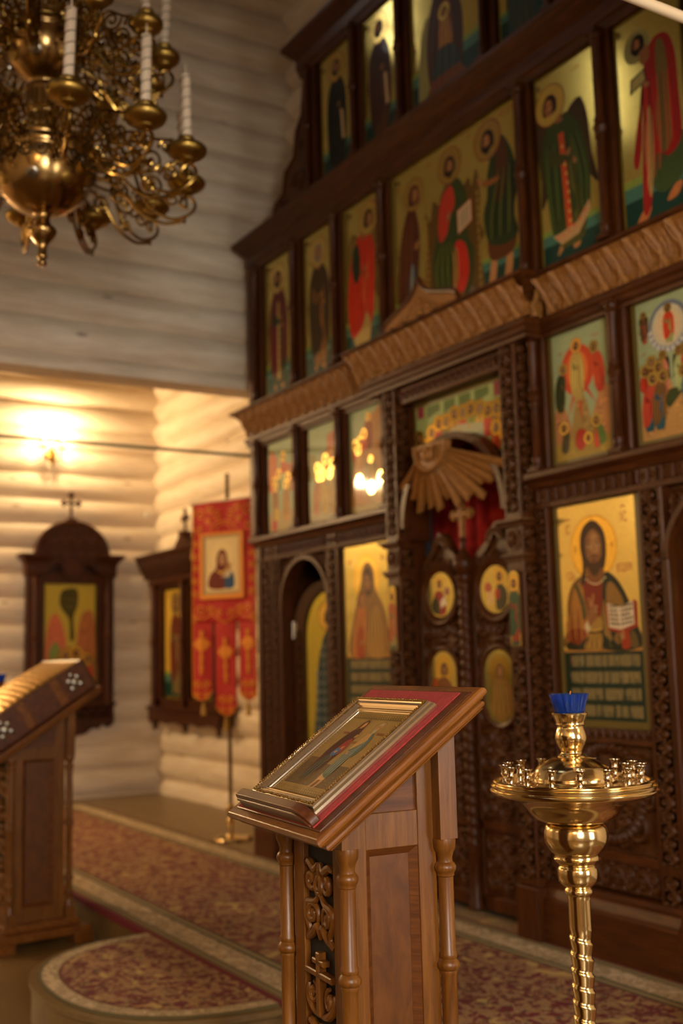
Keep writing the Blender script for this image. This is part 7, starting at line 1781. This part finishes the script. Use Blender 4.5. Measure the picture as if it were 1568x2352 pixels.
# ------------------------------------------------------------------ candle stand
def candle_stand(label, loc, sc=1.0):
    t = thing('candle_stand', label, 'candle stand', loc, 0, group='brass candle stands'); t.scale = (sc, sc, sc)
    K = 2.5/2.8; g = -ZF
    def zz(v): return 1.25+(v-1.25)*K+g
    R = 0.188
    m = MB(); m.lathe(cr=4, prof=[(0.04, zz(0.826)), (0.06, zz(0.827)), (0.085, zz(0.835)), (0.1, zz(0.85)), (0.112, zz(0.868)), (0.13, zz(0.882)), (0.16, zz(0.893)), (R*0.96, zz(0.899)), (R*0.99, zz(0.904)), (R, zz(0.91)), (R*0.975, zz(0.914)), (R*0.985, zz(0.921)), (R*0.95, zz(0.925)), (R*0.955, zz(0.931)), (R*0.90, zz(0.934)), (R*0.86, zz(0.924)), (0.10, zz(0.928)), (0.092, zz(0.94)), (0.08, zz(0.962)), (0.055, zz(0.980)), (0.035, zz(0.988)), (0.0, zz(0.989))], n=56)
    m.build('drip_dish', M_BRASS, t)
    m = MB(); m.lathe(cr=4, prof=[(0.028, zz(0.985)), (0.032, zz(0.99)), (0.025, zz(0.997)), (0.024, zz(1.003)), (0.031, zz(1.018)), (0.036, zz(1.035)), (0.034, zz(1.05)), (0.030, zz(1.064)), (0.033, zz(1.07)), (0.033, zz(1.075)), (0.038, zz(1.088)), (0.041, zz(1.098)), (0.036, zz(1.098)), (0.03, zz(1.08)), (0.0, zz(1.078))], n=36); m.build('lamp_holder', M_BRASS, t)
    m = MB(); m.lathe(cr=4, prof=[(0.05, zz(0.828)), (0.066, zz(0.82)), (0.071, zz(0.80)), (0.069, zz(0.778)), (0.058, zz(0.757)), (0.05, zz(0.75)), (0.05, zz(0.742)), (0.052, zz(0.738)), (0.046, zz(0.730)), (0.04, zz(0.722)), (0.044, zz(0.715)), (0.045, zz(0.70)), (0.042, zz(0.683)), (0.032, zz(0.672)), (0.028, zz(0.668)), (0.031, zz(0.663)), (0.031, zz(0.655)), (0.0265, zz(0.65)), (0.0255, zz(0.64))], n=40); m.build('knop', M_BRASS, t)
    # twisted shaft
    m = MB(); n = 24; z0, z1, per = 0.075, zz(0.65), 0.034; k = 300; vs = []; fs = []
    zt = zz(0.575)
    for j in range(k+1):
        z = z0+(z1-z0)*j/k; tw = min(1, max(0, (zt-z)/0.02))
        for i in range(n):
            a = 2*PI*i/n; ph = (z/per+a/(2*PI)) % 1.0
            rr = 0.0245+0.006*tw*(ph if ph < 0.82 else (1-ph)/0.18*0.82)-0.003*tw
            vs.append((rr*math.cos(a), rr*math.sin(a), z))
    for j in range(k):
        for i in range(n):
            i2 = (i+1) % n; fs.append((j*n+i, j*n+i2, (j+1)*n+i2, (j+1)*n+i))
    m.add(vs, fs, 0, True); m.build('twisted_shaft', M_BRASS, t)
    m = MB(); m.lathe([(0.0, 0.0), (0.165, 0.0), (0.17, 0.008), (0.165, 0.018), (0.12, 0.028), (0.06, 0.045), (0.04, 0.06), (0.034, 0.08)], 40); m.build('foot', M_BRASS, t)
    for i in range(20):
        outer = i < 16
        a = 2*PI*(i+0.35)/16 if outer else 2*PI*(i-16+0.6)/4; r = 0.153 if outer else 0.118
        m = MB(); b = zz(0.922); m.lathe([(0.0075, b), (0.0085, b+0.004), (0.0055, b+0.008), (0.0055, b+0.02), (0.0085, b+0.024), (0.0068, b+0.028), (0.0075, b+0.034), (0.0095, b+0.040), (0.0125, b+0.0425), (0.0125, b+0.044), (0.0075, b+0.043), (0.0065, b+0.034), (0.0, b+0.033)], 14, (r*math.cos(a), r*math.sin(a), 0)); m.build('candle_cup', M_CUP, t)
    return t
SX, SY = -1.934, -1.626
s1_ = candle_stand('polished brass candle stand with twisted shaft at right, blue glass lamp on top', (SX, SY, ZF))
def glass(label, loc, sc=1.0):
    z = 0.0; f = lambda a, k, zz_: 1+0.03*math.cos(a*20)*min(1, max(0, (zz_-0.012)/0.01))
    m = MB(); pr = [(0.0, 0.0), (0.026, 0.0), (0.029, 0.006), (0.033, 0.02), (0.038, 0.04), (0.0435, 0.058), (0.0445, 0.060), (0.0425, 0.060), (0.0365, 0.042), (0.031, 0.02), (0.026, 0.006), (0.0, 0.005)]
    m.lathe(pr, 80, flute=f); o = m.build('lamp_glass', M_GLASSB); o.location = loc; o.scale = (sc, sc, sc)
    w_ = MB(); w_.tube([(0, 0, 0.006), (0.001, 0, 0.05), (0.006, 0.001, 0.066)], 0.0012, 6); w_.build('wick', M_GOLDT, o)
    return tag(o, label, 'lamp', 'blue glass oil lamps')
GZ = 1.25+(1.0795-1.25)*2.5/2.8
glass('fluted blue glass oil lamp on top of the brass candle stand at right', (SX, SY, GZ))
candle_stand('brass candle stand mostly beyond the left picture edge, behind the left lectern', (-6.60, -1.74, ZF), 1.04)
glass('blue glass oil lamp at the left picture edge above the left lectern', (-6.60, -1.74, ZF+(GZ-ZF)*1.04), 1.04)
# small brown stool at the lower right corner
t = thing('stool', 'low brown wooden stool cut by the bottom right corner', 'stool', (-2.30, -0.45, 0.0105), math.radians(-12))
MB().bbox(-0.24, 0.24, -0.2, 0.2, 0.17, 0.2).build('seat', M_LECD, t, bevel=0.008)
m = MB(); m.box(-0.22, 0.22, -0.18, -0.16, 0.10, 0.17); m.box(-0.22, 0.22, 0.16, 0.18, 0.10, 0.17); m.box(-0.22, -0.2, -0.16, 0.16, 0.10, 0.17); m.box(0.2, 0.22, -0.16, 0.16, 0.10, 0.17); m.build('apron', M_LECD, t)
for sx in (-1, 1):
    for sy in (-1, 1):
        x0, x1 = sorted((sx*0.225, sx*0.185)); y0, y1 = sorted((sy*0.185, sy*0.145)); MB().box(x0, x1, y0, y1, 0, 0.17).build('leg', M_LECD, t, bevel=0.004)

# ------------------------------------------------------------------ chandelier
CX, CY = -4.40, -2.14
ch = thing('chandelier', 'large two tiered brass chandelier of scrollwork with candle arms at upper left', 'chandelier', (CX, CY, 0))
m = MB(); m.lathe(cr=3, prof=[(0.0, 2.89), (0.017, 2.893), (0.02, 2.905), (0.014, 2.915), (0.02, 2.925), (0.022, 2.935), (0.018, 2.95), (0.022, 2.98), (0.045, 3.01), (0.058, 3.035), (0.056, 3.05), (0.04, 3.065), (0.03, 3.085), (0.034, 3.11), (0.05, 3.12)], n=32); m.build('finial', M_COPPER, ch)
m = MB(); m.lathe(cr=3, prof=[(0.03, 3.115), (0.08, 3.125), (0.13, 3.155), (0.175, 3.20), (0.203, 3.26), (0.213, 3.32), (0.212, 3.335), (0.22, 3.35), (0.222, 3.365), (0.212, 3.38), (0.216, 3.395), (0.20, 3.41), (0.15, 3.43), (0.1, 3.45), (0.085, 3.47), (0.09, 3.49), (0.08, 3.52)], n=56); m.build('lower_bowl', M_COPPER, ch)
m = MB(); m.lathe(cr=3, prof=[(0.08, 3.5), (0.075, 3.54), (0.082, 3.56), (0.078, 3.64), (0.085, 3.655), (0.06, 3.67), (0.062, 3.69), (0.1, 3.72), (0.15, 3.77), (0.176, 3.83), (0.18, 3.87), (0.188, 3.88), (0.188, 3.9), (0.17, 3.92), (0.1, 3.95), (0.07, 3.99), (0.075, 4.1), (0.06, 4.2), (0.09, 4.24), (0.06, 4.28), (0.03, 4.36), (0.05, 4.4), (0.02, 4.44)], n=48); m.build('upper_bowl', M_COPPER, ch)
def gallery(r, z, h, n, nm):
    g = MB(); g.tube([(r*math.cos(2*PI*i/64), r*math.sin(2*PI*i/64), z) for i in range(64)], 0.007, 6, closed=True); g.tube([(r*1.02*math.cos(2*PI*i/64), r*1.02*math.sin(2*PI*i/64), z+h) for i in range(64)], 0.006, 6, closed=True)
    for i in range(n):
        a0 = 2*PI*i/n; da = 2*PI/n
        for s in (-1, 1):
            sp = spiral(0, 0, 0.42, 0.08, -PI/2, 1.2*s, 14)
            g.tube([(r*math.cos(a0+da*(0.5+u*0.9)), r*math.sin(a0+da*(0.5+u*0.9)), z+h*(0.5+v)) for u, v in sp], 0.004, 5)
        g.tube([(r*math.cos(a0), r*math.sin(a0), z), (r*1.01*math.cos(a0), r*1.01*math.sin(a0), z+h)], 0.005, 5)
        g.lathe([(0, -0.006), (0.007, 0), (0, 0.008)], 8, (r*1.02*math.cos(a0), r*1.02*math.sin(a0), z+h+0.006))
    g.build(nm, M_BRASS2, ch)
gallery(0.205, 3.405, 0.085, 22, 'gallery'); gallery(0.175, 3.915, 0.075, 20, 'gallery')
# pierced scallop skirt and round bosses on the bowl
g = MB()
for i in range(20):
    a = 2*PI*i/20; ca, sa = math.cos(a), math.sin(a)
    for (r, rad, zc) in ((0.2155, 0.027, 3.315),):
        pts = [(rad*math.cos(th), 1.25*rad*math.sin(th)) for th in np.linspace(PI, 2*PI, 10)]
        g.tube([((r-0.05*max(0, -v)*2)*ca-u*sa, (r-0.05*max(0, -v)*2)*sa+u*ca, zc+v) for u, v in pts], 0.0045, 5)
        g.tube([((r-0.03*max(0, -v))*ca-u*sa, (r-0.03*max(0, -v))*sa+u*ca, zc+v) for u, v in spiral(0, -0.006, 0.015, 0.003, PI/2, 1.5, 14)], 0.004, 5)
g.build('scallop_skirt', M_WIRE, ch)
for (zc, r, n, rb) in ((3.215, 0.182, 8, 0.026), (3.765, 0.146, 8, 0.024)):
    for i in range(n):
        a = 2*PI*(i+0.35)/n
        b = MB(); Mx = Matrix.Rotation(a, 4, 'Z') @ Matrix.Translation((r, 0, zc)) @ Matrix.Rotation(math.radians(38), 4, 'Y')
        b.M = Mx; b.lathe([(rb, -0.006), (rb, 0.004), (rb*0.8, 0.007)], 16, axis='x')
        for k in range(6): b.lathe([(rb*0.3, 0.003), (0, 0.012)], 8, (0, rb*0.55*math.cos(k*PI/3), rb*0.55*math.sin(k*PI/3)), axis='x')
        b.lathe([(rb*0.3, 0.003), (0, 0.014)], 8, axis='x')
        b.build('boss', M_NICKEL if i % 2 else M_BRONZE, ch)
def scroll(g, x, z, r, a, tn, w_=0.0065, n=30): g.tube([(u, 0, v) for u, v in spiral(x, z, r, r*0.1, a, tn, n)], w_, 6)
def curve(g, pts, w_=0.0075): g.tube([(u, 0, v) for u, v in crom(pts, 7)], w_, 6)
def arm_mesh(rc, zc, rb, dz):
    """scrollwork arm in the x-z plane from the bowl (rb) to the pan at (rc, zc)"""
    g = MB(); L_ = rc-rb
    curve(g, [(rb-0.01, zc+dz+0.02), (rb+L_*0.22, zc+dz+0.06), (rb+L_*0.42, zc+dz-0.06), (rb+L_*0.55, zc-0.10), (rb+L_*0.8, zc-0.165), (rc+0.005, zc-0.14), (rc+0.04, zc-0.09), (rc+0.01, zc-0.05), (rc-0.03, zc-0.085), (rc-0.005, zc-0.11)])
    curve(g, [(rb, zc-0.02), (rb+L_*0.25, zc-0.05), (rb+L_*0.5, zc-0.155), (rb+L_*0.75, zc-0.19), (rc-0.02, zc-0.17)])
    g.tube([(rc, 0, zc-0.11), (rc, 0, zc-0.02)], 0.006, 6)
    scroll(g, rb+L_*0.22, zc+dz-0.02, 0.062, PI/2, -1.7); scroll(g, rb+L_*0.3, zc-0.075, 0.05, -PI/2, -1.6); scroll(g, rb+L_*0.62, zc-0.02, 0.06, PI, 1.7)
    scroll(g, rb+L_*0.85, zc-0.075, 0.042, 0, 1.5); scroll(g, rb+L_*0.5, zc+0.065, 0.046, 0, -1.6); scroll(g, rb+L_*0.62, zc-0.125, 0.036, PI/2, 1.5); scroll(g, rb+L_*0.12, zc+0.03, 0.036, 0, 1.5)
    scroll(g, rb+L_*0.8, zc+0.03, 0.036, PI, -1.5); curve(g, [(rb+L_*0.3, zc+dz+0.0), (rb+L_*0.45, zc+0.11), (rb+L_*0.68, zc+0.07), (rb+L_*0.86, zc+0.06)], 0.006)
    curve(g, [(rb+L_*0.1, zc+0.0), (rb+L_*0.35, zc-0.0), (rb+L_*0.5, zc+0.02), (rb+L_*0.7, zc-0.07), (rc-0.03, zc-0.03)], 0.006)
    g.lathe([(0.0, -0.036), (0.009, -0.026), (0.005, -0.018), (0.011, -0.008), (0.0, 0.002)], 8, (rc-0.01, 0, zc-0.145))
    for (x, z) in ((rb+L_*0.3, zc-0.075), (rb+L_*0.62, zc-0.02), (rb+L_*0.22, zc+dz-0.02)): g.lathe([(0, -0.012), (0.012, 0), (0, 0.012)], 8, (x, 0, z))
    return g
def ring(rc, zc, rb, dz, n, off, pan, candle_h, lean):
    a0 = arm_mesh(rc, zc, rb, dz).build('candle_arm', M_BRASS2, ch)
    p = MB(); p.lathe(cr=3, prof=[(0.0, -0.048), (0.016, -0.046), (0.034, -0.038), (0.04, -0.03), (pan*0.66, -0.024), (pan*0.9, -0.010), (pan, 0.006), (pan*0.97, 0.018), (pan*0.8, 0.030), (0.04, 0.038), (0.029, 0.042), (0.034, 0.052), (0.031, 0.064), (0.022, 0.066), (0.0, 0.066)], n=28)
    pn = p.build('drip_pan', M_BRONZE, a0); pn.location = (rc, 0, zc)
    c = MB(); r = 0.0205; c.lathe([(r, 0.0), (r, candle_h-0.004), (r*0.7, candle_h), (0.004, candle_h), (0.003, candle_h+0.045), (0.0, candle_h+0.05)], 16)
    cd = c.build('candle', M_WAX, a0); cd.location = (rc, 0, zc+0.05)
    wv = MB(); k = 90; wv.tube([((r+0.0012)*math.cos(2*PI*6*i/k), (r+0.0012)*math.sin(2*PI*6*i/k), 0.01+(candle_h-0.02)*i/k) for i in range(k+1)], 0.0017, 5); wr = wv.build('wire_spiral', M_WIRE, a0); wr.location = cd.location
    rng = random.Random(n+int(zc*10))
    for i in range(n):
        a = off+2*PI*i/n
        o = a0 if i == 0 else a0.copy()
        if i: COL.objects.link(o)
        o.rotation_euler = (0, 0, a)
        tl = (rng.uniform(-lean, lean), rng.uniform(-lean, lean), 0)
        kids = [pn, cd, wr] if i == 0 else [x.copy() for x in (pn, cd, wr)]
        for j, x in enumerate(kids):
            if i: COL.objects.link(x); x.parent = o
            if j: x.rotation_euler = tl
ring(0.615, 3.335, 0.20, 0.10, 12, math.radians(22), 0.084, 0.30, 0.06)
ring(0.50, 3.83, 0.17, 0.08, 12, math.radians(7), 0.070, 0.26, 0.06)
m = MB(); m.tube([(0, 0, 4.43), (0, 0, 8.0)], 0.012, 8)
for i in range(40): 
    z = 4.5+i*0.085; q = [(0.02*math.cos(th)*(1 if i % 2 else 0), 0.02*math.cos(th)*(0 if i % 2 else 1), z+0.045*math.sin(th)) for th in np.linspace(0, 2*PI, 14)[:-1]]
    m.tube(q, 0.005, 5, closed=True)
m.build('chain', M_BRASS2, ch)
